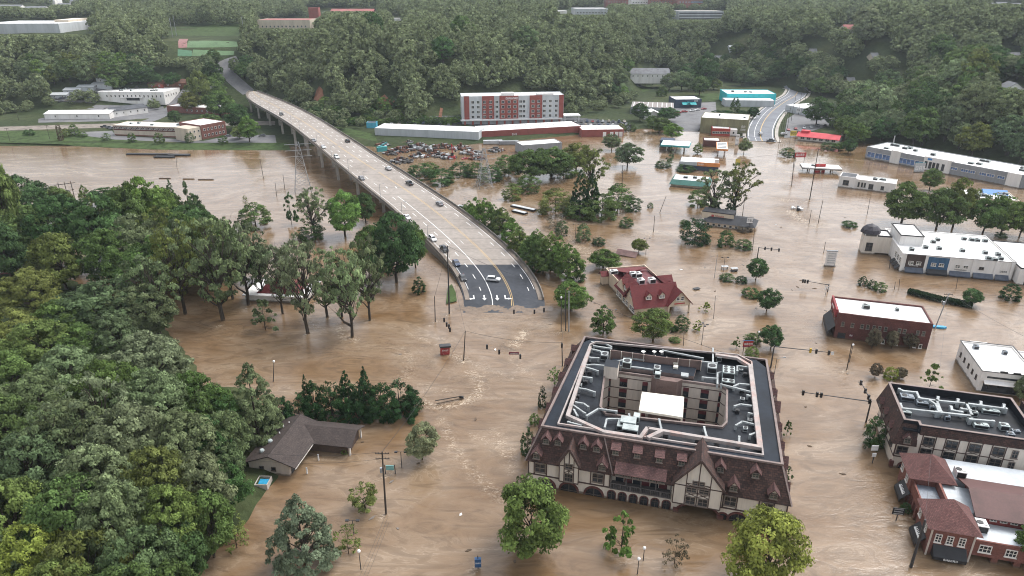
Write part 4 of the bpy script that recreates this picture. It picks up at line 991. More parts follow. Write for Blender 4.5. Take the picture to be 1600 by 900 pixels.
# ---- white shop with flat roofs (right edge)
b = Bld('white_shop', 'white flat-roofed shop with dark stepped cornice and black shopfront at the right edge', (1525,611), (1600,620), 'shop')
W_, D_, H_ = 12.0, 16.0, 5.2
shell(b, W_, D_, H_, WWALL, WHT, .4)
mb = MB(); mb.strip([(.0,.0),(W_,0),(W_,D_),(0,D_)], .24, H_+.4, H_+.52, 0, True)
for s_ in (.32, .55): mb.box(W_*s_, W_*(s_+.13), -.1, .25, H_+.52, H_+.85)
b.part(mb, 'cornice', BLK)
mb = MB(); mb.box(1.0, W_-.4, -.06, -.0, .2, 2.7); mb.box(1.4, W_-.4, -.06, -.0, 3.9, 4.4); b.part(mb, 'shopfront', GLS)
mb = MB(); mb.slab([(.8,-1.3,2.9),(W_,-1.3,2.9),(W_,-.02,3.3),(.8,-.02,3.3)], .15); b.part(mb, 'canopy', WWALL)
for y in (2, 4.6, 7.5, 10.5, 13.4): window(b.root, -.06, y, 2.9, .7, 1.2, -math.pi/2, DKF, GLS, 1, 1)
rooftop(b, [(2.6, 13, 1.2, 1.2, .9), (8.6, 11.5, 1.0, 1.0, .9)], H_+.06, [pm('grey_unit_metal', (.22,.25,.28)), BLK])
mb = MB(); mb.box(W_+.02, W_+18, 1.5, D_-1, -3, 4.6); b.part(mb, 'annex_wall', WWALL); mb = MB(); mb.box(W_+.3, W_+17.7, 1.8, D_-1.3, 4.601, 4.68); b.part(mb, 'annex_roof', WHT)
mb = MB(); mb.strip([(W_+.1,1.65),(W_+17.9,1.65),(W_+17.9,D_-1.15),(W_+.1,D_-1.15)], .3, 4.601, 5.0, 0, True); b.part(mb, 'annex_parapet', WWALL)
rooftop(b, [(W_+4, 9, 1.6, 1.6, .9), (W_+7, 5, 1.8, 1.4, .9)], 4.68)
mb = MB(); mb.box(3.0, 7, D_+.01, D_+2.2, -3, H_-.3); b.part(mb, 'rear_wing', WWALL)
# ---- white shopping strip with the little tower
b = Bld('shopping_strip', 'long white shopping strip of five shopfronts, one brown, one blue, with a domed corner tower', (1405,424), (1579,439), 'shops')
W_ = b.W; H_ = b.fac(1412,398)[1]; D_ = b.loc(1544,370,H_)[1]
shell(b, W_, D_, H_, WWALL, WHT, .4)
c2 = lambda x, y: b.fac(1330+x/5.926, 335+y/5.926)
xs = [c2(x, 500)[0] for x in (445, 490, 665, 695, 890, 912, 1110, 1135, 1325, 1345, 1475)]
BRN = pm('brown_plank_front', (.070,.050,.045), .8, .25, .6, streak=True); BLUF = pm('blue_plank_front', (.045,.115,.21), .7, .2, .6, streak=True); AWN = pm('grey_awning', (.085,.10,.13), .6, .2, .8)
mb = MB(); mb.box(xs[1], xs[2], -.1, -.0, 1.4, H_+.3); b.part(mb, 'brown_shopfront', BRN)
mb = MB(); mb.box(xs[3], xs[4], -.1, -.0, .9, H_); b.part(mb, 'blue_shopfront', BLUF)
for i, (a, c_) in enumerate(((1,2),(3,4),(5,6),(7,8),(9,10))):
    mb = MB(); x0, x1 = xs[a], xs[c_]; dk_ = i == 1
    mb.slab([(x0,-1.3,.7),(x1,-1.3,.7),(x1,-.11,1.9),(x0,-.11,1.9)], .1); mb.box(x0, x1, -1.3, -1.24, .3 if not dk_ else -.3, .7); b.part(mb, 'awning', BLK if dk_ else AWN)
for i in range(6):
    x = (xs[0], xs[2], xs[4], xs[6], xs[8], xs[10])[i]; mb = MB(); mb.box(x-.0, x+.7, -.3, -.0, -2, H_+.4); b.part(mb, 'pilaster', WWALL)
for x, y in ((548,458),(620,465),(757,478),(830,485),(978,502),(1053,508)): xx, z = c2(x, y); window(b.root, xx, -.16, 3.6, 1.5, 1.1, 0, WTF, GLS2, 2, 2)
xx, z = c2(1200,520); window(b.root, xx, -.06, 3.6, 1.4, .9, 0, DKF, GLS, 2, 1)
b.part(letters(MB(), c2(950,530)[0], c2(1060,540)[0], -.02, 2.2, .35, 5), 'shop_lettering', BLK); b.part(letters(MB(), c2(1370,550)[0], c2(1435,550)[0], -.02, 2.7, .6, 6), 'shop_lettering', BLK); b.part(letters(MB(), c2(530,490)[0], c2(610,490)[0], -.12, 2.4, .35, 8), 'shop_lettering', PAINTW)
mb = MB(); mb.strip([(-.05,-.05),(W_+.05,-.05),(W_+.05,D_+.05)], .2, H_+.401, H_+.5); b.part(mb, 'coping', BLK)
zb_ = H_+3.4; q = [b.loc(px, py, zb_) for px, py in ((1408.5,369),(1446,370),(1434.6,352.7),(1400,351))]
x0, x1, y0, y1 = q[0][0], q[1][0]-.5, (q[0][1]+q[1][1])/2, q[2][1]
mb = MB(); mb.box(x0, x1, y0, y1, -2, zb_); b.part(mb, 'raised_hall', WWALL); mb = MB(); mb.box(x0+.2, x1-.2, y0+.2, y1-.2, zb_+.001, zb_+.06); b.part(mb, 'roof', WHT); mb = MB(); mb.strip([(x0,y0),(x1,y0),(x1,y1),(x0,y1)], .3, zb_+.001, zb_+.35, 0, True); b.part(mb, 'coping', BLK)
t0 = b.loc(1345,396,0); t1 = b.loc(1366,398,0); tw = t1[0]-t0[0]; ht = b.side(1350,367,t0[0])[1]; ht = max(6.5, min(ht, 9))
mb = MB(); mb.box(t0[0], t0[0]+tw, t0[1], t0[1]+tw, -3, ht); b.part(mb, 'tower', STUC)
cx_, cy_ = t0[0]+tw/2, t0[1]+tw/2; mb = MB(); mb.lathe([(tw*.78,ht+.9),(tw*.70,ht+2.2),(tw*.42,ht+3.4),(tw*.06,ht+4.1)], (cx_, cy_, 0), 8); mb.lathe([(tw*.0,ht+.88),(tw*.78,ht+.89)], (cx_,cy_,0), 8); b.part(mb, 'tower_roof', pm('slate_lattice', (.05,.045,.055), .6, .4, 1.2))
mb = MB()
for i in range(4): a = math.pi/4+i*math.pi/2; mb.box(cx_+math.cos(a)*tw*.62-.15, cx_+math.cos(a)*tw*.62+.15, cy_+math.sin(a)*tw*.62-.15, cy_+math.sin(a)*tw*.62+.15, ht, ht+.9)
b.part(mb, 'tower_post', WWALL)
window(b.root, cx_, t0[1]-.06, ht*.42, tw*.5, ht*.45, 0, DKF, GLS, 2, 3)
mb = MB(); mb.lathe([(0,0),(.55,0),(.55,.1),(0,.1)], n=14); o_ = b.part(mb, 'clock_face', PAINTW); o_.location = (t0[0]-.02, cy_, ht*.75); o_.rotation_euler = (0, -math.pi/2, 0)
l0 = b.loc(1371,397,.0); l1 = b.loc(1403,398,0)
mb = MB(); mb.box(t0[0]+tw+.02, -.0, t0[1]+.5, t0[1]+8, .6, H_+.6); b.part(mb, 'link_wall', STUC); mb = MB(); mb.box(t0[0]+tw+.3, -.3, t0[1]+.8, t0[1]+7.7, H_+.601, H_+.68); b.part(mb, 'roof', WHT); mb = MB(); mb.strip([(t0[0]+tw+.15,t0[1]+.65),(-.15,t0[1]+.65),(-.15,t0[1]+7.8),(t0[0]+tw+.15,t0[1]+7.8)], .3, H_+.601, H_+1.1, 0, True); b.part(mb, 'coping', BLK)
for y in (1.6, 4.6, 7.6): mb = MB(); mb.slab([(-1.5,y-1.2,.6),(-1.5,y+1.2,.6),(-.02,y+1.2,1.9),(-.02,y-1.2,1.9)], .1); b.part(mb, 'awning', BLK); window(b.root, -.06, y, 3.6, 1.8, 2.2, -math.pi/2, WTF, GLS, 2, 3)
for x, y in ((560,320),(690,300),(815,310),(1030,330),(1240,350),(1360,365),(1385,405),(1330,415),(1270,400),(800,230),(760,250),(1045,222),(1115,230),(1170,235),(1240,240)):
    xx, yy = b.loc(1330+x/5.926, 335+y/5.926, H_+.6); rooftop(b, [(xx, yy, 1.5, 1.3, 1.0)], H_+.06)
x0 = W_+.5; mb = MB(); mb.box(x0, x0+26, -3, D_-3, -3, H_-.6); b.part(mb, 'east_wing_wall', WWALL); mb = MB(); mb.box(x0+.3, x0+25.7, -2.7, D_-3.3, H_-.599, H_-.52); b.part(mb, 'roof', WHT); mb = MB(); mb.strip([(x0+.15,-2.85),(x0+25.8,-2.85),(x0+25.8,D_-3.15),(x0+.15,D_-3.15)], .3, H_-.599, H_-.2, 0, True); b.part(mb, 'coping', BLK)
mb = MB(); mb.box(x0+2, x0+6, -3.06, -3.0, -.5, 2.2); mb.box(x0+8, x0+12, -3.06, -3, -.5, 2.2); b.part(mb, 'shopfront', GLS)
# ---- red-roofed restaurant
RR = tiled('crimson_shingle', (.155,.026,.026), (.115,.020,.021), (.13,.02,.025), .5, .3, .02, .7, .22); CRM = pm('cream_siding', (.60,.50,.38), .85, .1, .4, streak=True)
A = G(992,495); dU = Vector((.975,.222,0)).normalized()
b = Bld('red_roofed_restaurant', 'restaurant with steep crimson roofs, cream gables and dormers, standing in the flood', tuple(A), tuple(A+dU*15), 'restaurant')
W_, D_ = 15.0, 27.0
mb = MB(); mb.box(0, W_, 5.5, 16, -3, 3.6); mb.box(0, W_-4.5, 0, 5.5, -3, 3.6); mb.box(.6, W_-1.0, 16, D_, -3, 4.4); b.part(mb, 'wall', CRM)
mb = MB(); gable(mb, 0, W_-1.5, 0, 8.0, 3.6, 8.4, 'x', .7, .2); b.part(mb, 'front_gable_roof', RR)
mb = MB(); gable_end(mb, 0.1, 7.9, 0.05, 3.6, 8.2, 'y'); b.part(mb, 'gable_wall', CRM); window(b.root, .0, 4, 5.6, 1.2, 1.4, -math.pi/2, WTF, GLS, 2, 2)
mb = MB(); mb.slab([(-.7,7,3.3),(-.7,16.5,3.3),(3.6,16.5,7.4),(3.6,7,7.4)], .2); mb.slab([(W_+.7,7,3.3),(W_+.7,19,3.3),(W_-3.6,19,7.4),(W_-3.6,7,7.4)], .2); mb.slab([(3.6,16.3,7.4),(W_-3.6,19,7.4),(W_-3,D_+.3,4.5),(1,D_+.3,4.5)], .2); b.part(mb, 'mansard_roof', RR)
mb = MB(); mb.box(3.4, W_-3.4, 7.2, 19, 5.6, 6.4); b.part(mb, 'roof_deck', pm('maroon_flat_roof', (.16,.045,.05), .6, .3, .3))
mb = MB(); mb.box(.9, W_-1.3, 16.6, D_-.3, 4.401, 4.5); b.part(mb, 'rear_roof', pm('maroon_flat_roof', (.16,.045,.05))); mb = MB(); mb.strip([(.6,16.2),(.6,D_),(W_-1,D_),(W_-1,16.2)], .3, 4.401, 5.0); b.part(mb, 'rear_parapet', CRM)
mb = MB(); gable_end(mb, 8.5, 16.3, -.1, 3.4, 7.2, 'y'); b.part(mb, 'gable_wall', CRM)
mb = MB(); gable(mb, W_-5.2, W_+2.2, -1.2, 6.5, 3.6, 7.7, 'y', .5, .2); b.part(mb, 'porch_roof', RR)
mb = MB(); gable_end(mb, W_-5.0, W_+2.0, -1.1, 3.5, 7.6, 'x'); mb.box(W_-5.0, W_+2.0, -1.1, -.9, 2.6, 3.5); b.part(mb, 'porch_gable', CRM)
for x in (W_-4.8, W_+1.8): mb = MB(); mb.box(x-.2, x+.2, -1.1, -.7, -2, 2.6); b.part(mb, 'porch_post', CRM)
window(b.root, W_-2.2, -1.16, 5.1, 1.1, 1.2, 0, WTF, GLS, 1, 2); window(b.root, W_-.8, -1.16, 5.1, 1.1, 1.2, 0, WTF, GLS, 1, 2)
mb = MB(); mb.box(W_-3.2, W_+.2, -1.16, -1.1, 3.3, 3.65); b.part(mb, 'sign_panel', pm('red_sign_panel', (.45,.05,.05), .6))
def rdorm(x, y, z, w, h, rot):
    o = empty('dormer', (x, y, z), rot); o.parent = b.root
    m1 = MB(); m1.box(-w/2, w/2, 0, 1.8, -.3, h); gable_end(m1, -w/2, w/2, 0, h, h+w*.5); m1.build('dormer_wall', CRM, o); m2 = MB(); gable(m2, -w/2, w/2, 0, 2.4, h, h+w*.55, 'y', .25, .12); m2.build('dormer_roof', RR, o)
    window(o, -w*.22, -.06, h*.55, w*.38, h*.7, 0, WTF, GLS, 1, 2); window(o, w*.22, -.06, h*.55, w*.38, h*.7, 0, WTF, GLS, 1, 2)
rdorm(4.4, .9, 4.7, 1.9, 1.3, 0); rdorm(8.6, .9, 4.7, 1.9, 1.3, 0); rdorm(.4, 9.8, 4.6, 1.8, 1.2, -math.pi/2); rdorm(.4, 13.2, 4.6, 1.8, 1.2, -math.pi/2)
mb = MB(); gable(mb, W_-3, W_+2.5, 12, 17, 3.6, 6.2, 'x', .4, .2); gable(mb, W_-3, W_+1.4, 7.6, 11, 3.6, 5.6, 'x', .4, .2); b.part(mb, 'side_gable_roof', RR); mb = MB(); mb.box(W_-1, W_+2.4, 12.2, 16.8, -3, 3.5); mb.box(W_-1, W_+1.3, 7.8, 10.8, -3, 3.5); b.part(mb, 'side_bay', CRM)
mb = MB(); mb.box(-1.6, .5, D_-2.6, D_-.4, -3, 3.6); b.part(mb, 'side_bay', CRM); mb = MB(); gable(mb, -1.8, .7, D_-2.7, D_-.3, 3.6, 4.7, 'x', .3, .12); b.part(mb, 'side_bay_roof', RR)
for y in (1.4, 3.4, 6.6, 9, 12, 14.4): window(b.root, -.06, y, 1.6, 1.7, 1.5, -math.pi/2, WTF, GLS, 2, 2)
for x, y in ((525,165),(318,240),(570,280),(630,285),(665,365),(805,355)):
    xx, yy = b.loc(920+x/8.18, 395+y/8.18, 7.0); rooftop(b, [(xx, yy, 1.9, 2.0, 1.4) if x > 520 and y > 200 else (xx, yy, 2.4, 1.6, 1.1)], 6.4 if yy < 19 else 4.5, [WHT, BLK])
# ---- brown-roofed house (left)
BRR = tiled('brown_shingle', (.078,.060,.054), (.058,.046,.042), (.042,.034,.031), .5, .25, .02, .85, .3); BEI = pm('beige_siding', (.48,.42,.36), .85, .1, .4, streak=True)
b = Bld('brown_roofed_house', 'low house with brown shingle roof and beige gable end at the edge of the wood', (391,737.5), (453,744.5), 'house')
W_ = b.W; rx, ry = b.loc(481,645.6,4.9); D_ = ry-1.5
mb = MB(); mb.box(0, W_, 0, D_, -2, 2.9); mb.poly([(0,0,2.9),(W_,0,2.9),(W_/2,0,4.8)]); mb.poly([(0,D_,2.9),(W_/2,D_,4.8),(W_,D_,2.9)]); b.part(mb, 'wall', BEI)
mb = MB(); gable(mb, -.4, W_+1.6, -.5, D_+.5, 2.95, 5.0, 'y', .3, .2); b.part(mb, 'roof', BRR)
w0, w1 = b.loc(490,690,2.9), b.loc(536,697.7,2.9); e1_ = b.loc(556.6,671,4.2); yw0 = w0[1]; yw1 = yw0+2*(e1_[1]-yw0-.2); xw1 = max(w1[0], e1_[0])
mb = MB(); gable(mb, W_-2, xw1, yw0, yw1, 2.8, 4.3, 'x', .4, .18); b.part(mb, 'wing_roof', BRR)
mb = MB(); mb.box(W_+.0, xw1-.9, yw0+.7, yw1-.4, -2, 2.75); b.part(mb, 'wing_wall', pm('dark_brick_wall', (.10,.07,.055), .9)); 
for x in (xw1-.4,):
    for y in (yw0+.5, yw1-.5): mb = MB(); mb.box(x-.15, x+.15, y-.15, y+.15, -2, 2.75); b.part(mb, 'carport_post', WTF)
mb = MB(); mb.box(W_+.01, W_+.06, .8, yw0-.2, -.5, 2.6); b.part(mb, 'porch_screen', GLS)
for x in (.32, .62): window(b.root, W_*x, -.06, 1.5, .95, .75, 0, DKF, GLS, 1, 1)
mb = MB(); mb.beam((W_+1.75,-.6,2.45), (W_+1.75,yw0,2.45), .12, .22); b.part(mb, 'gutter', WTF)
for px, py in ((409,703),(422,688)): x, y = b.loc(px, py, 4.4); mb = MB(); mb.lathe([(.5,0),(.5,.35),(.38,.55),(.0,.62)], (x, y, 4.0), 10); b.part(mb, 'roof_vent', UNIT)
for px, py in ((443,666),(437,677),(452,661)): x, y = b.loc(px, py, 4.4); mb = MB(); mb.tube((x,y,3.6), (x,y,4.7), .12, n=8); b.part(mb, 'vent_pipe', WHT)
o = Bld('bin_enclosure', 'small pale fence enclosure round a blue-lidded bin beside the brown-roofed house', (399,765), (418,765.5), 'enclosure'); W2 = o.W
mb = MB(); mb.strip([(W2,.0),(0,0),(0,2.6),(W2,2.6),(W2,0)], .12, -1, 1.25); o.part(mb, 'fence_panel', pm('pale_fence_boards', (.50,.46,.41), .9, .15, .8, streak=True))
db = empty('waste_bin', (o.A+o.u*W2*.55+o.v*1.3), o.rz, 'dark bin with bright blue lid standing inside the fence enclosure', 'bin')
mb = MB(); mb.box(-.85,.85,-.55,.55,-1,.85); mb.box(-.95,-.85,-.3,.3,.3,.5); mb.build('bin_body', pm('dark_blue_plastic', (.02,.04,.09), .5), db); mb = MB(); mb.slab([(-.9,-.65,.9),(.9,-.65,.9),(.9,.6,1.1),(-.9,.6,1.1)], .1); mb.build('bin_lid', pm('bright_blue_plastic', (.03,.32,.55), .45), db)
# ---- red-roofed pavilion among the trees, house at far left
b = Bld('park_pavilion', 'low white building with dark red hipped roof among the bare-limbed flooded trees', (384,470), (478,474), 'building'); W_ = b.W
mb = MB(); mb.box(0, W_, 0, 12, -3, 2.0); b.part(mb, 'wall', WWALL); mb = MB(); mb.box(-.6, W_+.6, -.6, 12.6, 2.001, 2.3); b.part(mb, 'eaves', WHT)
mb = MB(); hip(mb, W_*.2, W_*.84, 1.6, 11.5, 2.35, (W_*.5, 7.5, 7.4), .6); b.part(mb, 'roof', RR); mb = MB(); mb.box(W_*.5-.5, W_*.5+.5, 7.0, 8.0, 6.9, 7.8); b.part(mb, 'cupola', RR)
b = Bld('big_house', 'large house with steep dark brown roof and brick chimney at the far left edge', (-6,432), (46,424), 'house'); W_ = b.W
mb = MB(); mb.box(0, W_, 0, 12, -2, 4.5); mb.poly([(W_,0,4.5),(W_,12,4.5),(W_,6,9.8)]); b.part(mb, 'wall', BRK); mb = MB(); gable(mb, -2, W_, 0, 12, 4.4, 10.0, 'x', .5, .25); b.part(mb, 'roof', pm('dark_brown_tiles', (.062,.042,.038), .9, .3, .6))
mb = MB(); mb.box(W_*.28, W_*.28+1.2, 2.5, 3.7, 5, 12.0); b.part(mb, 'chimney', BRK); mb = MB(); gable(mb, W_*.1, W_*.5, -1.5, 5, 4.2, 7.6, 'y', .4, .2); b.part(mb, 'front_gable_roof', pm('dark_brown_tiles', (.062,.042,.038))); mb = MB(); mb.box(W_*.1, W_*.5, -1.4, 2, -2, 4.2); gable_end(mb, W_*.1, W_*.5, -1.4, 4.2, 7.5); b.part(mb, 'front_bay', BRK)
for x in (.2, .4, .65, .85): window(b.root, W_*x, -1.46 if x < .5 else -.06, 2.6, 1.2, 1.6, 0, WTF, GLS, 2, 2)
# ---------------------------------------------------------------- the far bank and the hills: buildings
KEEPB = []; FOOT = []
def keep(b, W, D, H, x0=0, y0=0, f=.6):
    c_ = [b.A+b.u*x+b.v*y for x in (x0, x0+W) for y in (y0, y0+D)]
    FOOT.append([(p.x, p.y) for p in (c_[0], c_[1], c_[3], c_[2])])
    R_ = [P((p.x, p.y, b.z0+H)) for p in c_]; B_ = [P((p.x, p.y, b.z0)) for p in c_]
    yr = max(p[1] for p in R_); yb = max(p[1] for p in B_)
    KEEPB.append((min(p[0] for p in R_+B_), min(p[1] for p in R_), max(p[0] for p in R_+B_), yr+(yb-yr)*f))
def endpts(A, B, land):
    a, c_ = (GT(*A), GT(*B)) if land else (G(*A), G(*B))
    if a.y > 545: c_ = a+Vector(((B[0]-A[0])/ppm(a), -(B[1]-A[1])*1.2/ppm(a), 0))     # on a slope: face the valley
    c_.z = a.z; return a, c_
def ff(name, label, A, B, h, D, wall, roof, cat='building', win=None, par=.35, fm=None, gm=None, zb=-3, f=.6, land=True, rt=0):
    """flat-roofed building; win: rows of (z, w, h, count, from, to)"""
    a, c_ = endpts(A, B, land)
    b = Bld(name, label, tuple(a), tuple(c_), cat); W_ = b.W
    shell(b, W_, D, h, wall, roof, par, zb=zb); keep(b, W_, D, h, f=f)
    for z, w, hh, n, f0, f1 in (win or []):
        for i in range(n): window(b.root, W_*(f0+(f1-f0)*(i+.5)/n), -.06, z, w, hh, 0, fm or WTF, gm or GLS, 1 if w < 1.6 else 2, 1, sill=False)
    g = random.Random(len(label))
    for i in range(rt): rooftop(b, [(W_*g.uniform(.1,.9), D*g.uniform(.25,.75), g.uniform(1.2,2.6), g.uniform(1.2,2), g.uniform(.7,1.2))], h+.06)
    return b
def fg(name, label, A, B, h, hr, D, wall, roof, axis='x', cat='house', win=4, f=.25, land=True, ov=.5):
    a, c_ = endpts(A, B, land)
    b = Bld(name, label, tuple(a), tuple(c_), cat); W_ = b.W
    mb = MB(); mb.box(0, W_, 0, D, -4, h); b.part(mb, 'wall', wall)
    mb = MB(); gable(mb, 0, W_, 0, D, h, hr, axis, ov, .2); b.part(mb, 'roof', roof); mb = MB()
    if axis == 'x': gable_end(mb, 0, D, .02, h, hr-.25, 'y'); gable_end(mb, 0, D, W_-.22, h, hr-.25, 'y')
    else: gable_end(mb, 0, W_, .02, h, hr-.25, 'x'); gable_end(mb, 0, W_, D-.22, h, hr-.25, 'x')
    b.part(mb, 'gable_wall', wall)
    for i in range(win): window(b.root, W_*(i+.5)/win, -.06, h*.55, 1.1, 1.4, 0, WTF, GLS, 1, 2, sill=False)
    keep(b, W_, D, hr, f=f); return b
LGREY = pm('light_grey_siding', (.46,.48,.49), .8, .1, .3, streak=True); MGREY = pm('mid_grey_siding', (.27,.28,.29), .8, .12, .3, streak=True); GRROOF = pm('grey_shingle_roof', (.17,.175,.185), .85, .2, .3); DGROOF = pm('dark_grey_roof', (.075,.08,.09), .7, .25, .3)
REDP = pm('brick_red_cladding', (.26,.072,.058), .8, .12, .3); BUFF = pm('buff_wall', (.52,.45,.36), .85, .12, .3, streak=True); OLIVE = pm('olive_block_wall', (.215,.205,.115), .9, .2, .25, streak=True, stain=(.12,.11,.07)); TURQ = pm('turquoise_paint', (.04,.50,.54), .6, .1, .3)
NAVY = pm('dark_blue_wall', (.055,.075,.115), .8, .2, .3); TEAL = pm('teal_awning', (.02,.36,.38), .6, .15, .4); ORG = pm('orange_fascia', (.62,.24,.07), .6, .12, .4); REDR = pm('bright_red_metal_roof', (.52,.035,.05), .55, .12, .3); BLUR = pm('bright_blue_roof', (.035,.19,.47), .5, .12, .3); GRNR = pm('green_metal_roof', (.07,.19,.16), .6, .15, .3); TEALD = pm('teal_paint', (.07,.36,.36), .6)
PINK = pm('faded_red_roof', (.33,.12,.11), .85, .2, .2); RUST = pm('rusty_metal', (.16,.07,.045), .85, .35, .5, stain=(.08,.05,.04))
DW = (2.0,)
# left bank
b = ff('long_office', 'long low cream office with dark brick window band on the left bank', (179.5,212), (296,217), 6.2, 15, BUFF, WHT, 'office', rt=5)
mb = MB(); mb.box(.2, b.W-.2, -.08, -.0, 3.4, 5.9); b.part(mb, 'brick_band', BRKD)
for i in range(30): window(b.root, 1.2+i*(b.W-2.4)/29, -.12, 4.9, 1.1, 1.4, 0, WTF, GLS, 1, 1, sill=False)
mb = MB(); mb.box(.2, b.W-.2, -.06, -.0, 0, .7); b.part(mb, 'plinth', BRK)
b = ff('brick_office', 'two-storey red brick office block with white roof at the end of the long cream office', (317,218.5), (355,210.5), 8.6, 22, BRK, WHT, 'office', [(2.4,1.3,1.6,6,.05,.95),(6.0,1.3,1.6,6,.05,.95)])
mb = MB(); mb.box(-9.0, -.02, .5, 14, -2, 8.0); b.part(mb, 'beige_wing', BUFF)
for i in range(3):
    for z in (2.4, 5.8): window(b.root, -7.5+i*3, .44, z, 1.1, 1.5, 0, WTF, GLS, 1, 1, sill=False)
b = ff('white_workshop', 'large white workshop with flat white roof beside the low road on the left bank', (156,159), (261,164), 6.6, 26, WWALL, WHT, 'workshop', [(3.6,1.1,1.9,14,.1,.98)], rt=7)
mb = MB(); mb.box(b.W*.35, b.W*.68, -1.8, -.01, 2.6, 2.9); b.part(mb, 'canopy', WHT); mb = MB(); mb.box(b.W*.42, b.W*.62, -.08, -.0, .2, 2.5); b.part(mb, 'shopfront', GLS)
for y in (3,7,11,15,19): window(b.root, b.W+.06, y, 3.6, 1.1, 1.9, math.pi/2, WTF, GLS, 1, 1, sill=False)
fg('low_white_shed', 'long low white metal shed nearest the river on the left bank', (71,187.5), (172,186), 4.0, 5.4, 16, WWALL, WHT, 'x', 'shed', 3)
fg('grey_white_shed', 'white-walled shed with dark grey roof beside the long low white shed', (178,183.5), (232,177), 4.6, 6.4, 15, WWALL, DGROOF, 'x', 'shed', 5)
ff('brick_depot', 'long low brick depot with pale roof near the foot of the bridge', (262,176), (354,181), 4.6, 14, BRK, WHT, 'building', [(2.4,1.2,1.4,8,.3,.98)], rt=3)
for i, (a, c_) in enumerate((((80,155),(103,152)),((100,148),(124,146)),((121,143),(146,141.5)),((144,138),(174,137)))):
    fg('storage_shed', ('nearest', 'second', 'third', 'farthest')[i]+' of the stepped grey storage sheds behind the long low white shed', a, c_, 3.2, 4.4, 11, LGREY, LGREY, 'x', 'shed', 2)
fg('grey_barn', 'pale grey barn below the wooded hill left of the white workshop', (152,133), (177,131), 5.0, 7.0, 14, LGREY, LGREY, 'x', 'barn', 2)
fg('red_shed', 'small red shed behind the white workshop', (232,139), (256,139), 3.0, 4.2, 8, REDP, RUST, 'x', 'shed', 2); fg('rusty_barn', 'weathered brown barn beside the low road', (254,139), (290,137), 4.0, 6.2, 12, RUST, RUST, 'x', 'barn', 2)
ff('white_cabin', 'small white cabin by the trees at the top of the bridge', (316,144), (331,144), 3.2, 6, WWALL, WHT, 'cabin')
# on the hills
ff('school_hall', 'very wide pale building with white roof at the far upper left', (-30,56), (92,51), 11, 70, LGREY, WHT, 'building', f=.9)
ff('pale_hall', 'pale flat-roofed hall beside the wide white roof at the far upper left', (88,46), (108,44), 9, 50, BUFF, WHT, 'building')
for i, (a, c_) in enumerate((((38,23),(68,22)),((88,17),(106,16)),((110,9),(134,8.5)),((-6,20),(30,18)),((58,6),(86,5.5)))):
    fg('far_house', ('wide grey-roofed house', 'small white house', 'long pale house', 'cropped white house', 'faint distant house')[i]+' among trees at the far upper left', a, c_, 7, 11, 22, WWALL, GRROOF, 'x', 'house', 5)
ff('campus_hall', 'cream and pink campus building on the ridge above the bridge', (404,48), (484,44), 10, 40, BUFF, PINK, 'school', [(4,1.6,2,12,.05,.95)], f=.8); ff('campus_tower', 'brick tower block at the end of the campus building', (484,37), (499,36), 20, 16, REDP, PINK, 'tower')
fg('red_roofed_school', 'long building with faded red roofs on the ridge beyond the campus tower', (515,31), (582,31), 8, 14, 40, REDP, PINK, 'x', 'school', 8); ff('ridge_shed', 'small white-roofed shed on the ridge', (612,37), (630,37), 6, 14, WWALL, WHT, 'shed')
HRED = pm('hospital_brick', (.27,.12,.10), .85, .12, .2)
ff('hospital_block', 'brick hospital block with white bands at the top of the picture', (947,13), (985,12), 34, 30, HRED, WHT, 'hospital', [(z,2.2,1.6,8,.04,.96) for z in (10,15,20,25,30)], f=.8)
ff('hospital_wing', 'white hospital wing between two brick blocks', (986,14), (1013,13.5), 30, 30, WWALL, WHT, 'hospital', [(z,2.0,1.6,6,.04,.96) for z in (10,15,20,25)], f=.8)
ff('hospital_tower', 'wide brick hospital tower right of the white wing', (1014,13), (1052,12), 40, 30, HRED, WHT, 'hospital', [(z,2.2,1.6,8,.04,.96) for z in (10,15,20,25,30,35)], f=.8)
ff('glass_hospital_wing', 'brick and blue glass hospital wing at the right of the group', (1058,14), (1100,13), 36, 30, HRED, WHT, 'hospital', [(z,4.5,2.2,6,.5,.96) for z in (10,14,18,22,26,30)]+[(z,2.0,1.6,4,.04,.48) for z in (10,15,20,25,30)], f=.8, gm=glassm('blue_curtain_glass', (.06,.13,.22), .1))
b = ff('parking_deck', 'layered grey parking deck below the hospital', (1060,33), (1130,31), 13, 40, LGREY, CONC, 'garage', f=.9)
for z in (3.2, 7.0, 10.8): mb = MB(); mb.box(.5, b.W-.5, -.12, -.02, z-1.0, z+.5); b.part(mb, 'deck_opening', BLK)
ff('pale_annex', 'long pale annex left of the hospital', (898,25), (950,23), 9, 40, LGREY, WHT, 'building', [(4,2,1.6,10,.04,.96)], f=.9); ff('small_annex', 'small white annex far left of the hospital', (868,26), (886,25), 7, 20, WWALL, WHT)
fg('gabled_house', 'grey-roofed house with broad white gable above the green lawn', (985,124), (1046,124), 5, 9, 16, WWALL, GRROOF, 'x', 'house', 8); a = GT(1020,125); b = Bld('porch_gable', 'white front gable and porch of the grey-roofed house above the lawn', tuple(a), tuple(a+Vector((12,0,0))), 'porch'); mb = MB(); mb.box(0,12,0,6,-3,4.6); gable_end(mb,0,12,0,4.6,9.2); b.part(mb,'wall',WWALL); mb = MB(); gable(mb,0,12,0,10,4.6,9.6,'y',.6,.2); b.part(mb,'roof',GRROOF); keep(b,12,8,9); mb = MB(); mb.box(2,10,-.05,0,.5,3.2); b.part(mb,'porch_opening',GLS)
fg('long_house', 'long house with grey roof and three white gables on the hill', (1112,105), (1166,105), 5.5, 10, 16, WWALL, GRROOF, 'x', 'house', 8)
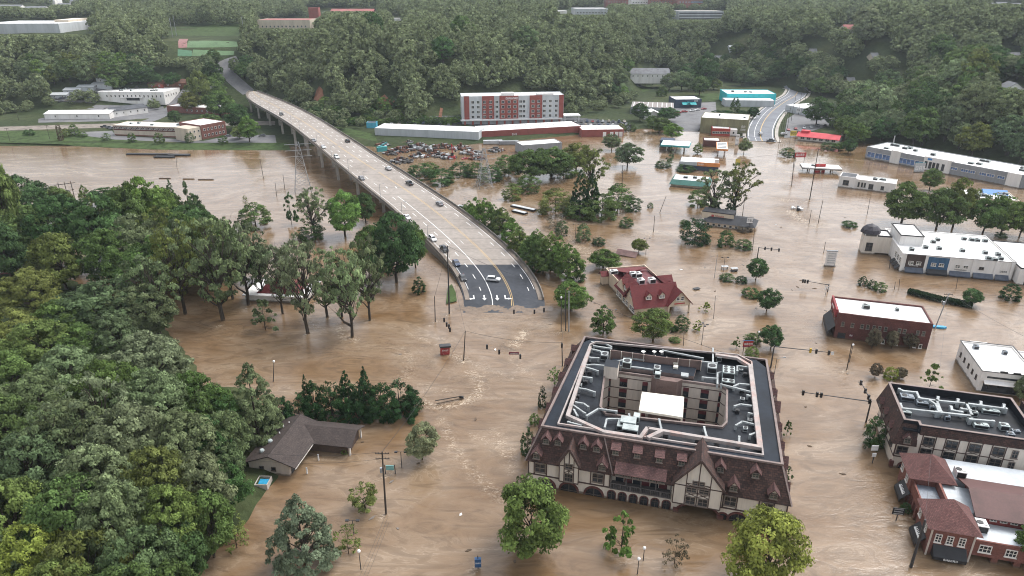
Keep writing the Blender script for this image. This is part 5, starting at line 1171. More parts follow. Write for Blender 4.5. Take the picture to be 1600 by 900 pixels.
for px in (1119, 1133, 1156):
    a = GT(px, 106.5); b = Bld('white_gable', {1119:'left', 1133:'middle', 1156:'right'}[px]+' white gable bay of the long grey-roofed house', tuple(a), tuple(a+Vector((7,0,0))), 'bay'); mb = MB(); mb.box(0,7,0,5,-3,5); gable_end(mb,0,7,0,5,9); b.part(mb,'wall',WWALL); mb = MB(); gable(mb,0,7,0,8,5,9.4,'y',.5,.2); b.part(mb,'roof',GRROOF); window(b.root,3.5,-.06,3,1.6,1.8,0,WTF,GLS,2,1); window(b.root,3.5,-.06,6,1.2,1.2,0,WTF,GLS,2,1)
fg('white_villa', 'white house with pale roof higher on the hill behind the long house', (1140,84), (1166,84), 5, 7.5, 12, LGREY, LGREY, 'x', 'house', 5)
for nm, a, c_, w_, r_ in (('grey-roofed house half hidden by a tall dark conifer',(1325,139),(1356,137),BUFF,GRROOF),('white house with grey gables near the right edge',(1567,154),(1598,153),WWALL,GRROOF),('small white house deep in the right-hand wood',(1319,55),(1337,54),WWALL,PINK),('pale gabled house glimpsed in the right-hand wood',(1362,103),(1383,102),BUFF,GRROOF),
    ('white house at the far upper right, left of three',(1542,16),(1554,16),WWALL,GRROOF),('grey house at the far upper right, middle of three',(1558,15),(1574,15),LGREY,GRROOF),('tall white house at the far upper right, right of three',(1582,17),(1599,17),WWALL,GRROOF),('little white cottage beside the curving road\'s top',(1267,93),(1278,92),WWALL,GRROOF),('cream house near the right edge high in the wood',(1574,103),(1594,103),BUFF,GRROOF),('dim grey house low in the right-hand wood',(1404,146),(1414,146),LGREY,GRROOF)):
    fg('hill_house', nm, a, c_, 5.5, 9.0, 11, w_, r_, 'x' if 'gables' not in nm else 'y', 'house', 4)
# red and white hotel, warehouses
b = ff('red_and_white_hotel', 'five-storey hotel banded in brick red and pale grey at the foot of the bluff', (722,194.5), (880,193.5), 18.5, 17, LGREY, WHT, 'hotel', f=.9); W_ = b.W
px_x = lambda x: b.fac(700+x/5.714, 170)[0]
for x0, x1 in ((145,190),(305,412),(460,628),(728,840),(990,1030)): mb = MB(); mb.box(px_x(x0), px_x(x1), -.35, -.0, 3.2, 18.9); b.part(mb, 'red_bay', REDP)
mb = MB(); mb.box(px_x(480), px_x(590), -.3, 6, 18.6, 20.6); mb.box(px_x(145), px_x(190), -.3, 5, 18.95, 19.4); mb.box(px_x(795), px_x(940), 0, 6, 18.6, 20.0); b.part(mb, 'parapet', WHT)
mb = MB(); mb.box(-1, W_*.98, -2.2, -.01, 2.5, 3.3); b.part(mb, 'base_canopy', WHT)
for x in np.linspace(2, W_-3, 13): mb = MB(); mb.box(x-.6, x+.6, -2.1, -.9, -1, 2.49); b.part(mb, 'brick_pier', REDP)
for k, x in enumerate((222,270,325,380,436,490,545,597,648,678,758,808,860,912,966)):
    red = any(a < x < c_ for a, c_ in ((305,412),(460,628),(728,840)))
    for z in (4.9, 8.2, 11.5, 14.8): window(b.root, px_x(x), -.42 if red else -.07, z, 2.0, 1.9, 0, WTF, GLS if (k*7+int(z)) % 3 else GLS2, 2, 1, sill=False)
for z in (5,8.2,11.5,14.8): window(b.root, -.07, 8, z, 1.6, 1.6, -math.pi/2, WTF, GLS, 2, 1, sill=False)
b.part(letters(MB(), px_x(515), px_x(620), -.37, 16.4, 1.3, 2, gap=.2), 'sign_lettering', PAINTW)
mb = MB(); mb.box(W_+1, W_+13, 3, 12, 3.4, 4.1); 
for x in (W_+2, W_+12): mb.box(x-.3, x+.3, 4, 4.6, -1, 3.4)
b.part(mb, 'entrance_canopy', WHT)
def wh(name, label, A, B, h, D, wall, sk=0, **kw):
    b = ff(name, label, A, B, h, D, wall, WHT, 'warehouse', par=0, **kw)
    for i in range(sk):
        for j in range(3): mb = MB(); x, y = b.W*(i+.5+.4*(j % 2))/sk, D*(j+.7)/3.4; mb.box(x-.5, x+.5, y-.35, y+.35, h+.061, h+.2); b.part(mb, 'skylight', MGREY)
    return b
BRKW = REDP
b = wh('brick_warehouse', 'long brick warehouse with wide white skylit roof below the red and white hotel', (752,218), (908,209), 5.2, 19, BRKW, 13, land=False); b.part(letters(MB(), b.W*.3, b.W*.34, -.05, 1.5, 1.4, 3), 'door_panel', WHT)
b = wh('brick_warehouse_end', 'brick end building with three white doors at the right of the long warehouse', (908.5,214), (974,213), 4.6, 16, BRKW, 4, land=False)
for f_ in (.55,.72,.84,.94): mb = MB(); mb.box(b.W*f_-1.2, b.W*f_+1.0, -.06, -.0, -.5, 3.0); b.part(mb, 'roller_door', WHT)
wh('white_roofed_warehouse', 'long white-roofed warehouse next to the bridge', (586,212), (748,219), 4.6, 17, LGREY, 0)
ff('blue_fronted_shed', 'little shed with sky-blue front at the left end of the white-roofed warehouse', (573,201), (588,201), 3.4, 6, pm('sky_blue_paint', (.09,.40,.55), .6), RUST, 'shed')
ff('white_loading_shed', 'white-roofed grey shed in front of the brick warehouse', (816,243), (878,238), 5.6, 12, MGREY, WHT, 'shed', land=False)
# middle right
b = ff('pipe_roofed_building', 'grey building whose pale roof is barred with rows of ribs', (985,178), (1052,180), 5.0, 27, MGREY, pm('brown_grey_roof', (.26,.23,.215), .8, .15, .2), 'building', par=0)
for i in range(9): mb = MB(); x = b.W*(i+.5)/9; mb.box(x-.28, x+.28, .6, 22, 5.07, 5.6); b.part(mb, 'roof_rib', WHT)
b = ff('dark_blue_shop', 'dark blue shop with bright teal awning in the lot behind the olive building', (1054,169), (1096,166.5), 6.2, 18, NAVY, WHT, 'shop')
mb = MB(); x0, x1 = b.W*.25, b.W*.78; mb.slab([(x0,-3.2,2.9),(x1,-3.2,2.9),(x1,-.02,4.4),(x0,-.02,4.4)], .2); gable(mb, b.W*.4, b.W*.55, -3.6, -.2, 3.0, 5.0, 'y', .2, .15); b.part(mb, 'awning', TEAL); b.part(letters(MB(), b.W*.72, b.W*.85, -.04, 4.7, 1.2, 4), 'sign_lettering', PAINTW)
fg('white_gable_shop', 'little white shop with gabled front before the rib-roofed building', (1007,187), (1034,187), 3.4, 6.2, 10, WWALL, WHT, 'y', 'shop', 2)
b = ff('turquoise_building', 'building with bright turquoise upper band beside the curving road', (1134,163), (1209,167), 8.0, 26, TURQ, WHT, 'building', rt=4); mb = MB(); mb.box(-3.5, b.W-4.5, -13, -.01, -2, 5.0); b.part(mb, 'front_wing', LGREY); mb = MB(); mb.box(-3.2, b.W-4.8, -12.7, -.3, 5.001, 5.08); b.part(mb, 'front_roof', WHT); keep(b, b.W, 13, 5, -3, -13)
mb = MB(); mb.box(b.W+.01, b.W+.08, 3, 9, .5, 3.5); b.part(mb, 'side_window', GLS)
b = ff('olive_building', 'blank olive block building with white roof edge above the flooded shops', (1093,207), (1167,209), 9.6, 24, OLIVE, WHT, 'building', rt=2); b.part(letters(MB(), b.W*.87, b.W*.96, -.04, 4.6, 1.5, 11), 'painted_sign', WTF); b.part(letters(MB(), b.W*.86, b.W*.95, -.04, 2.8, 1.3, 12), 'painted_sign', WTF)
b = ff('red_fronted_cafe', 'small red-fronted cafe with white roof below the olive building', (1112,212), (1140,213), 4.6, 11, pm('red_paint', (.36,.055,.04), .7, .15, .4), WHT, 'cafe', [(2.2,2.4,1.5,5,.02,.98)], land=False)
mb = MB(); mb.box(b.W+.02, b.W+4.6, 1, 10, -2, 4.3); b.part(mb, 'white_wing', WWALL); window(b.root, b.W+2.3, .94, 2.2, 1.3, 1.5, 0, WTF, GLS, 1, 1)
ff('flooded_brick_shop', 'low dark brick shop with white roof edge in the water below the cafe', (1099,229), (1124,230), 3.6, 9, BRKD, WHT, 'shop', land=False)
def canopy(name, label, A, B, D, h, fascia, posts=2, t=1.0, top=None):
    a, c_ = G(*A), G(*B); b = Bld(name, label, tuple(a), tuple(c_), 'canopy'); mb = MB(); mb.box(0, b.W, 0, D, h-t, h); b.part(mb, 'fascia', fascia)
    mb = MB(); mb.box(.3, b.W-.3, .3, D-.3, h+.001, h+.06); b.part(mb, 'roof', top or WHT)
    for x in np.linspace(b.W*.2, b.W*.8, posts):
        for y in (D*.25, D*.75): mb = MB(); mb.box(x-.25, x+.25, y-.25, y+.25, -3, h-t-.001); b.part(mb, 'post', WWALL)
    keep(b, b.W, D, h); return b
b = canopy('petrol_canopy', 'white petrol canopy with rows of roof lights and an orange edge', (1118,246), (1136,247), 20, 5.0, ORG)
for y in (3, 7, 11, 15): mb = MB(); mb.box(.8, b.W-.8, y, y+1.8, 5.061, 5.25); b.part(mb, 'roof_panel', MGREY)
b = ff('orange_fascia_shop', 'flooded shop with orange and blue fascia and white roof', (1061,264), (1122,268), 3.9, 13, NAVY, WHT, 'shop', land=False, par=0); mb = MB(); mb.box(-.2, b.W*.45, -.5, -.0, 2.5, 4.3); b.part(mb, 'white_fascia', LGREY); mb = MB(); mb.box(b.W*.45, b.W+.6, -.6, -.0, 2.4, 4.4); b.part(mb, 'orange_fascia', ORG); b.part(letters(MB(), b.W*.47, b.W*.6, -.62, 2.9, .9, 3), 'sign_lettering', PAINTW)
b = canopy('teal_canopy', 'white forecourt canopy with teal fascia standing in the flood', (1031,238), (1076,241), 14, 4.6, TEALD, 3); mb = MB(); mb.box(-2, 6, 15, 24, -3, 4.2); b.part(mb, 'shop_wall', NAVY)
b = ff('green_roofed_shop', 'shop with green metal mansard and white deck, sunk to its eaves', (1048,291), (1106,296), 2.2, 13, BUFF, WHT, 'shop', land=False, par=0)
mb = MB(); W_ = b.W
for s_ in ([(-.8,-.9,1.3),(W_+.8,-.9,1.3),(W_-.6,1.2,3.4),(.6,1.2,3.4)],[(-.8,-.9,1.3),(.6,1.2,3.4),(.6,12,3.4),(-.8,13.9,1.3)],[(W_+.8,-.9,1.3),(W_+.8,13.9,1.3),(W_-.6,12,3.4),(W_-.6,1.2,3.4)]): mb.slab(s_, .15)
b.part(mb, 'mansard', GRNR); mb = MB(); mb.box(.6, W_-.6, 1.2, 12, 2.4, 3.2); b.part(mb, 'roof_deck', WHT); rooftop(b, [(W_*.35,6,2.2,1.6,1.0),(W_*.6,7,2.0,1.6,1.0),(W_*.8,5,1.4,1.4,.8)], 3.2)
# diner
b = Bld('black_roofed_diner', 'diner with black hipped roof and long cream sign board, flooded to the sills', (1100,352), (1176,362), 'diner'); W_ = b.W
mb = MB(); mb.box(0, W_, 0, 10, -3, 1.9); b.part(mb, 'wall', CRM); mb = MB(); mb.poly([(-.8,-.8,1.8),(W_+.8,-.8,1.8),(W_-2.5,4,4.0),(2.5,4,4.0)]); mb.poly([(W_+.8,-.8,1.8),(W_+.8,10.8,1.8),(W_-2.5,6,4.0),(W_-2.5,4,4.0)]); mb.poly([(W_+.8,10.8,1.8),(-.8,10.8,1.8),(2.5,6,4.0),(W_-2.5,6,4.0)]); mb.poly([(-.8,10.8,1.8),(-.8,-.8,1.8),(2.5,4,4.0),(2.5,6,4.0)]); mb.poly([(2.5,4,4.0),(W_-2.5,4,4.0),(W_-2.5,6,4.0),(2.5,6,4.0)]); mb.poly([(-.8,-.8,1.79),(-.8,10.8,1.79),(W_+.8,10.8,1.79),(W_+.8,-.8,1.79)]); b.part(mb, 'roof', pm('black_shingle', (.028,.030,.036), .7, .3, .4))
x0, x1 = b.fac(1096,345,3.0)[0], b.fac(1146,345,3.0)[0]; mb = MB(); mb.box(x0, x1, 2.6, 3.0, 2.4, 5.0); b.part(mb, 'sign_board', CRM); mb = MB(); mb.box(x0-.1, x1+.1, 2.5, 3.1, 5.001, 5.35); mb.box(x0,x1,3.01,9,3.5,5.2); b.part(mb, 'sign_cap', pm('black_shingle', (.028,.030,.036))); b.part(letters(MB(), x0+(x1-x0)*.42, x0+(x1-x0)*.7, 2.58, 3.4, .7, 5), 'sign_lettering', pm('sign_red', (.40,.04,.04), .6)); mb = MB(); mb.box(x0+(x1-x0)*.3, x0+(x1-x0)*.38, 2.56, 2.6, 3.3, 4.2); b.part(mb, 'sign_emblem', pm('sign_red', (.40,.04,.04)))
for i in range(8): window(b.root, W_*(i+.7)/8.6, -.06, .8, 1.2, 1.2, 0, WTF, GLS, 1, 1, sill=False)
# right side
b = Bld('long_grey_building', 'long grey and white building under the right-hand wood, blue-glazed at one end', (1351,247), (1600,296), 'building'); W_ = b.W; D_ = 22; H_ = 6.3
shell(b, W_, D_, H_, MGREY, WHT, .4); keep(b, W_, D_, H_, f=.9); KEEPB.pop(); c8 = lambda x: b.fac(1230+x/4.324, 265)[0]
for x0, x1, h_ in ((680,745,7.2),(910,1100,7.2),(1500,1600,6.8)): mb = MB(); mb.box(c8(x0), c8(x1), -.4, 3, -3, h_); b.part(mb, 'white_bay', WWALL)
BG = glassm('blue_window_glass', (.07,.13,.26), .1)
for x in (545,600,650,768,822,880): window(b.root, c8(x), -.06, 2.6, 4.4, 3.0, 0, WTF, BG, 2, 1, sill=False)
for x in (930,960,985,1012,1050): window(b.root, c8(x), -.46, 3.0, 1.4, 3.6, 0, DKF, GLS, 1, 1, sill=False)
for x in (1125,1200,1250,1330,1385,1460): window(b.root, c8(x), -.06, 3.6, 3.4, 1.5, 0, WTF, BG, 3, 1, sill=False)
g = random.Random(3)
for i in range(14): rooftop(b, [(W_*g.uniform(.05,.95), D_*g.uniform(.2,.8), g.uniform(1.4,3), g.uniform(1.2,2.2), g.uniform(.7,1.3))], H_+.06)
mb = MB(); mb.box(c8(935), c8(965), -.45, -.4, 5.6, 6.6); b.part(mb, 'blue_sign', BLUR)
b = Bld('white_flat_shop', 'small white stepped-roof building with dark windows standing in the flood right of the fuel station', (1309,292), (1397,303), 'building'); W_ = b.W
shell(b, W_*.3, 9, 5.2, WWALL, DGROOF, .3); mb = MB(); mb.box(W_*.3+.01, W_, .4, 10, -3, 4.4); b.part(mb, 'main_wall', WWALL); mb = MB(); mb.box(W_*.3+.3, W_-.3, .7, 9.7, 4.401, 4.5); b.part(mb, 'main_roof', WHT); mb = MB(); mb.strip([(W_*.3+.2,.55),(W_-.15,.55),(W_-.15,9.9),(W_*.3+.2,9.9)], .3, 4.401, 4.8, 0, True); b.part(mb, 'parapet', WWALL); keep(b, W_, 10, 5)
window(b.root, W_*.13, -.06, 2.6, 2.6, 2.4, 0, DKF, GLS, 2, 2)
for f_ in (.36,.42,.47): window(b.root, W_*f_, .34, 2.4, .8, 2.2, 0, DKF, GLS, 1, 1)
window(b.root, W_*.58, .34, 2.0, 2.0, 2.4, 0, DKF, GLS, 2, 1); window(b.root, W_*.78, .34, 2.0, 1.4, 1.8, 0, DKF, GLS, 1, 1); rooftop(b, [(W_*.62,5,2,2,1),(W_*.75,6,3,1.6,.8)], 4.5)
b = canopy('fuel_canopy', 'white fuel canopy with dark trim beside the red and white price signs', (1253,270), (1314,273), 9, 3.0, WWALL, 3, .9); mb = MB(); mb.strip([(-.05,-.05),(b.W+.05,-.05),(b.W+.05,9.05),(-.05,9.05)], .16, 2.1, 2.45, 0, True); b.part(mb, 'trim', BLK); rooftop(b, [(b.W*.3,4,2,1.6,.7)], 3.06)
b = ff('blue_capped_store', 'white-roofed store with a bright blue roof cap behind the flooded tree row', (1486,318), (1590,326), 3.2, 15, BUFF, WHT, 'store', land=False, rt=6); mb = MB(); gable(mb, b.W*.56, b.W*.92, 9, 15, 3.4, 5.0, 'x', .3, .2); b.part(mb, 'blue_roof', BLUR)
b = ff('red_roofed_shop', 'low white shop with bright red folded roof by the water at the curving road', (1246,219), (1309,226), 3.8, 12, WWALL, REDR, 'shop', [(1.9,2.4,2.0,6,.04,.96)], par=0); mb = MB(); W_ = b.W; mb.slab([(-.8,-2.2,2.9),(W_+.8,-2.2,2.9),(W_+.8,2.5,5.0),(-.8,2.5,5.0)], .18); mb.slab([(-.8,12.6,2.9),(W_+.8,12.6,2.9),(W_+.8,2.5,5.0),(-.8,2.5,5.0)], .18); mb.box(1,6,2,6,4.6,6); b.part(mb, 'roof', REDR)
ff('white_roofed_hall', 'white-roofed hall behind a bare dark tree beside the curving road', (1262,182), (1300,179), 5.0, 24, LGREY, WHT, 'hall', par=0)
# sports ground
sheet('playing_field', [(292,76),(372,74),(370,66),(296,64)], pm('sports_turf', (.105,.175,.085), .9, .15, .1)); sheet('red_court', [(279,75),(293,75),(294,61),(280,61)], pm('red_court', (.26,.13,.12), .8)); sheet('grass_bank', [(245,52),(375,56),(378,34),(300,36),(255,44)], GRASS, .03)
sheet('green_court', [(278,90),(300,90),(300,80),(278,78)], pm('green_court', (.07,.16,.09), .8)); sheet('lower_turf', [(300,88),(365,86),(366,80),(302,79)], pm('sports_turf', (.105,.235,.085), .9))
# grass, yards and roads of the far bank
sheet('river_bank_grass', [(0,223),(100,226),(240,234),(455,236),(450,226),(300,222),(180,214),(95,206),(0,205)], GRASS, .06); sheet('car_park', [(98,208),(175,205),(182,213),(300,219),(318,221),(360,212),(430,212),(432,224),(300,225),(180,219)], ASPH2, .10)
sheet('yard', [(60,192),(175,190),(262,183),(255,166),(150,164),(60,186)], ASPH2, .07); sheet('upper_yard', [(78,158),(150,163),(158,150),(180,132),(150,134),(90,148)], ASPH2, .07); sheet('rail_bed', [(0,199),(180,193),(360,190),(430,190),(430,196),(360,197),(180,200),(0,205)], GRAVEL, .05)
ribbon('low_road', [(205,198),(245,185),(272,165),(290,148),(300,136),(318,128)], 9, ASPH2, .14)
top_road = [dk(574,.5,0)-Vector((0,0,.0))]+[GT(*p)+Vector((0,0,.3)) for p in ((352,112),(346,104),(356,98),(372,94))]
ribbon('hill_road', [(389,146),(362,124),(352,113),(347,105),(356,99),(372,95)], 11, ASPH2, .3)
sheet('verge', [(470,205),(520,205),(590,222),(585,210),(520,196),(470,196)], GRASS, .05)
sheet('hotel_car_park', [(640,197),(722,199),(900,197),(985,204),(985,192),(880,182),(640,188)], ASPH, .06); sheet('lower_lot', [(1050,205),(1090,206),(1120,180),(1118,160),(1060,162),(1040,186)], ASPH2, .08); sheet('lawn', [(970,142),(1015,141),(1020,125),(968,127)], GRASS, .08); sheet('lawn_slope', [(1090,160),(1135,156),(1130,146),(1085,147)], GRASS, .08)
RP_ = [(1191,222),(1188,206),(1194,190),(1207,174),(1226,160),(1242,150),(1247,141),(1243,134),(1236,130)]
ribbon('curving_road', RP_, 17, pm('blue_grey_asphalt', (.165,.175,.195), .8, .15, .08, stain=(.21,.215,.23)), .16)
def rline(pix, off, w, mat, name, dash=0):
    P0 = [GT(*p) for p in pix]; Q = []
    for i in range(len(P0)):
        d = P0[min(i+1, len(P0)-1)]-P0[max(0, i-1)]; n = Vector((-d.y, d.x, 0)).normalized(); Q.append(P0[i]+n*off)
    ribbon(name, None, w, mat, .19, world=Q)
rline(RP_, 0, .5, PAINTY, 'road_centre_line'); rline(RP_, 7.6, .35, PAINTW, 'road_edge_line'); rline(RP_, -7.6, .35, PAINTW, 'road_edge_line'); rline(RP_[:6], 3.6, .3, PAINTW, 'road_lane_line'); rline(RP_, 10.2, 2.2, CONC, 'pavement'); rline(RP_, -10.2, 2.2, CONC, 'pavement')
sheet('roadside_lot', [(1225,216),(1250,214),(1310,192),(1310,178),(1262,165),(1230,186)], ASPH2, .07)
for pts in ([(490,157),(499,161),(506,154),(504,141),(499,136),(495,142)],[(588,168),(596,171),(604,166),(612,168),(618,160),(608,157),(601,150),(594,156)],[(685,186),(690,187),(692,172),(688,170)]): sheet('clay_scar', pts, CLAY, .35)
sheet('grass_verge', [(697,478),(714,474),(712,458),(706,446),(700,452)], GRASS, .35)
# ---------------------------------------------------------------- trees
def leafmat(name, far=False):
    m, t, b = nodes(name); L = t.links; t.nodes.remove(b); out = t.nodes['Material Output']
    at = N(t, 'ShaderNodeAttribute', attribute_name='tint')
    oi = N(t, 'ShaderNodeObjectInfo')
    if far:
        r = ramp(t, [(0, (.082,.125,.062)), (.2, (.180,.215,.112)), (.4, (.115,.172,.078)), (.58, (.225,.240,.130)), (.74, (.088,.130,.072)), (.88, (.215,.245,.160)), (1, (.245,.240,.125))]); base = r.outputs[0]
    else: base = oi.outputs['Color']
    rv = ramp(t, [(0, .38), (.5, .95), (1, 1.75)]); L.new(at.outputs['Fac'], rv.inputs[0])
    c = mix(t, base, rv.outputs[0], 1.0, 'MULTIPLY')
    g = N(t, 'ShaderNodeNewGeometry')
    hv = N(t, 'ShaderNodeHueSaturation', Saturation=.75, Value=1.3); L.new(c, hv.inputs['Color'])
    mm = N(t, 'ShaderNodeMath', operation='MULTIPLY'); L.new(g.outputs['Backfacing'], mm.inputs[0]); mm.inputs[1].default_value = .6
    c = mix(t, c, hv.outputs[0], mm.outputs[0])
    d = N(t, 'ShaderNodeBsdfDiffuse'); tr = N(t, 'ShaderNodeBsdfTranslucent'); L.new(c, d.inputs[0]); L.new(c, tr.inputs[0])
    mx = N(t, 'ShaderNodeMixShader'); mx.inputs[0].default_value = .25; L.new(d.outputs[0], mx.inputs[1]); L.new(tr.outputs[0], mx.inputs[2])
    L.new(mx.outputs[0], out.inputs[0]); return m
LEAF = leafmat('leaves'); LEAFFAR = leafmat('far_leaves', True)
BARK = pm('bark', (.075,.062,.050), .95, .4, 1.2, streak=True, bump=.5, spec=.1)
KIND = {  # profile of crown radius over height, clumps, leaves, clump radius, leaf size, inner radius
 'round':  dict(z=[.20,.30,.45,.62,.80,.93,1.0], r=[.35,.75,.98,1.0,.80,.48,.12], K=140, n=12000, rc=(.7,1.3), s=.215, inner=.62, up=.35),
 'wide':   dict(z=[.22,.34,.48,.66,.84,.96,1.0], r=[.40,.85,1.0,.98,.74,.36,.10], K=230, n=21000, rc=(.52,1.05), s=.165, inner=.66, up=.45),
 'open':   dict(z=[.24,.38,.53,.70,.85,.95,1.0], r=[.34,.64,.88,1.0,.86,.55,.22], K=100, n=3500, rc=(.38,.85), s=.19, inner=.22, up=.35),
 'pear':   dict(z=[.10,.20,.34,.55,.75,.90,1.0], r=[.50,.85,1.0,.90,.62,.34,.06], K=120, n=9000, rc=(.6,1.05), s=.20, inner=.62, up=.5),
 'spruce': dict(z=[.03,.12,.25,.45,.65,.85,1.0], r=[.70,.96,1.0,.86,.62,.34,.03], K=190, n=17000, rc=(.45,.9), s=.17, inner=.68, up=.75),
 'arb':    dict(z=[.0,.10,.30,.55,.75,.90,1.0],  r=[.80,1.0,1.0,.88,.62,.32,.03], K=90,  n=7000, rc=(.7,1.1), s=.19, inner=.75, up=.6),
 'bush':   dict(z=[.0,.15,.40,.65,.85,.95,1.0],  r=[.80,.95,1.0,.88,.60,.35,.10], K=95,  n=6800, rc=(.7,1.25), s=.20, inner=.74, up=.4),
 'thin':   dict(z=[.15,.25,.40,.60,.80,.92,1.0], r=[.85,1.0,.80,.60,.50,.30,.05], K=30,  n=1100, rc=(.5,1.0), s=.42, inner=.25, up=.4),
 'scrub':  dict(z=[.10,.25,.45,.65,.85,.95,1.0], r=[.60,.85,1.0,.95,.70,.42,.10], K=50,  n=1000, rc=(.5,1.0), s=.26, inner=.4, up=.4),
 'flat':   dict(z=[.15,.35,.55,.75,.9,.97,1.0],  r=[.55,.85,1.0,.95,.75,.50,.2],  K=70,  n=2600, rc=(.6,1.1), s=.28, inner=.5, up=.45),
}
def tree_mesh(kind, seed, frac=1.0, leafk=1.0, limbs=True, mat=None):
    """crown and trunk meshes, nominal radius 5 and height 10"""
    k = KIND[kind]; g = np.random.default_rng(seed); K = k['K']
    zz = g.random(K*6); rr = np.interp(zz, k['z'], k['r'], left=0, right=0)
    keep = g.random(K*6) < rr*.95+.03*(zz > k['z'][0]); keep &= (zz >= k['z'][0]); zz = zz[keep][:K]; rr = rr[keep][:K]; K = len(zz)
    ang = g.random(K)*2*np.pi; la = .4 if kind in ('bush', 'pear', 'arb', 'spruce') else 1.0
    lob = 1+la*(.15*np.sin(ang+g.random()*6)*zz+.17*np.sin(ang*2+g.random()*6)+.15*np.sin(ang*3+g.random()*6))+.08*np.sin(ang*5+zz*9)
    rad = k['inner']+(1-k['inner'])*np.sqrt(g.random(K)); rad *= lob*(.94+.1*g.random(K))
    rc = g.uniform(*k['rc'], K)*(.6+.4*rr)
    C = np.stack([np.cos(ang)*np.maximum(0, 5*rr*rad-rc*.5), np.sin(ang)*np.maximum(0, 5*rr*rad-rc*.5), 10*zz-rc*.35], 1)
    C[:, 2] = np.maximum(C[:, 2], .25)
    n = int(k['n']*frac); w = rc**2; ci = g.choice(K, n, p=w/w.sum())
    d = g.normal(size=(n, 3)); d /= np.linalg.norm(d, axis=1)[:, None]; low = d[:, 2] < -.35; d[low, 2] *= -.6
    Pp = C[ci]+d*rc[ci][:, None]*(.55+.5*g.random(n)**.6)[:, None]*np.array([1, 1, .72])
    out = C[ci]*np.array([1, 1, 0]); out /= (np.linalg.norm(out, axis=1)+.3)[:, None]
    nrm = d*.8+out*.45+np.array([0, 0, k['up']])+g.normal(size=(n, 3))*.5; nrm /= np.linalg.norm(nrm, axis=1)[:, None]
    a = np.cross(nrm, g.normal(size=(n, 3))); a /= np.linalg.norm(a, axis=1)[:, None]; b_ = np.cross(nrm, a)
    s = k['s']*leafk/math.sqrt(max(.12, frac))**.9*(.6+.8*g.random(n))
    a *= s[:, None]; b_ *= (s*(.45+.25*g.random(n)))[:, None]
    V = np.stack([Pp-a, Pp-b_*1.1+a*.15, Pp+a, Pp+b_+a*.15], 1).reshape(-1, 3); V[:, 2] = np.maximum(V[:, 2], .04)
    Fq = np.arange(n*4).reshape(n, 4)
    ct = g.random(K); tint = np.clip(.68*ct[ci]+.32*g.random(n), 0, 1)
    cm = mesh_np(kind+'_crown', V, Fq, [mat or LEAF], attr=tint)
    mb = MB(); top = {'spruce': 9.0, 'arb': 8, 'pear': 7.5, 'thin': 9}.get(kind, 6.0)
    r0 = {'open': .34, 'wide': .42, 'thin': .16, 'bush': .2, 'scrub': .16, 'flat': .3}.get(kind, .30)
    pt = [Vector((g.normal()*.18*i*(kind in ('open', 'round', 'wide', 'flat')), g.normal()*.18*i*(kind in ('open', 'round', 'wide', 'flat')), top*i/4-(.6 if i == 0 else 0))) for i in range(5)]
    for i in range(4): mb.tube(pt[i], pt[i+1], r0*(1-.21*i), r0*(1-.21*(i+1)), 7, cap=False)
    if limbs:
        nl = {'open': 34, 'thin': 12, 'scrub': 22, 'flat': 18, 'wide': 20}.get(kind, 14)
        for j in g.permutation(K)[:nl]:
            e = Vector(C[j]); zb = max(1.0, min(top*.95, e.z*.45+g.random()*1.2)); f = zb/top*4; i = min(3, int(f)); s_ = pt[i].lerp(pt[i+1], f-i)
            mid = s_.lerp(e, .5)+Vector((g.normal()*.3, g.normal()*.3, -.25+g.random()*.5)); rr_ = r0*.42*(1-zb/12)
            mb.tube(s_, mid, rr_, rr_*.65, 5, cap=False); mb.tube(mid, e, rr_*.65, rr_*.2, 5, cap=False)
            if kind in ('open', 'scrub', 'thin'):
                for q in range(2):
                    e2 = e+Vector((g.normal()*.9, g.normal()*.9, g.random()*.9)); mb.tube(mid.lerp(e, .4), e2, rr_*.35, rr_*.12, 4, cap=False)
    me = bpy.data.meshes.new(kind+'_trunk'); me.from_pydata(mb.v, [], mb.f); me.materials.append(BARK); me.update()
    return cm, me
TPL = {}
def tpl(kind, i, frac=1.0, leafk=1.0):
    key = (kind, i, frac)
    if key not in TPL: TPL[key] = tree_mesh(kind, hash(kind) % 1 + sum(map(ord, kind))*7+i*131+int(frac*10), frac, leafk)
    return TPL[key]
CC = {'dark': (.042,.074,.028), 'deep': (.022,.046,.018), 'mid': (.060,.092,.030), 'grey': (.092,.118,.058), 'olive': (.086,.102,.032), 'yellow': (.130,.152,.036),
      'lime': (.090,.124,.038), 'blue': (.068,.096,.046), 'bright': (.080,.128,.034), 'brown': (.085,.072,.048), 'pale': (.118,.145,.076), 'gold': (.20,.165,.035), 'rust': (.12,.065,.04), 'steel': (.094,.118,.078)}
CW = {'dark': 'dark green', 'deep': 'blackish green', 'mid': 'mid green', 'grey': 'grey-green', 'olive': 'olive green', 'yellow': 'yellow-green', 'lime': 'light green', 'blue': 'bluish green',
      'bright': 'fresh green', 'brown': 'brownish', 'pale': 'pale silvery green', 'gold': 'golden', 'rust': 'rusty red', 'steel': 'blue-grey'}
FORM = {'round': ('broadleaf_tree', 'full-crowned tree', 'tree'), 'wide': ('broadleaf_tree', 'spreading tree', 'tree'), 'open': ('bottomland_tree', 'open-branched tree', 'tree'),
        'pear': ('pear_tree', 'egg-shaped tree', 'tree'), 'spruce': ('conifer_tree', 'conical tree', 'tree'), 'arb': ('conifer_tree', 'pointed evergreen', 'tree'), 'bush': ('shrub', 'bush', 'shrub'),
        'thin': ('young_tree', 'thin young tree', 'tree'), 'scrub': ('shrub', 'twiggy shrub', 'shrub'), 'flat': ('broadleaf_tree', 'low flat-topped tree', 'tree')}
ALLT = []; trg = random.Random(11); TN = {}
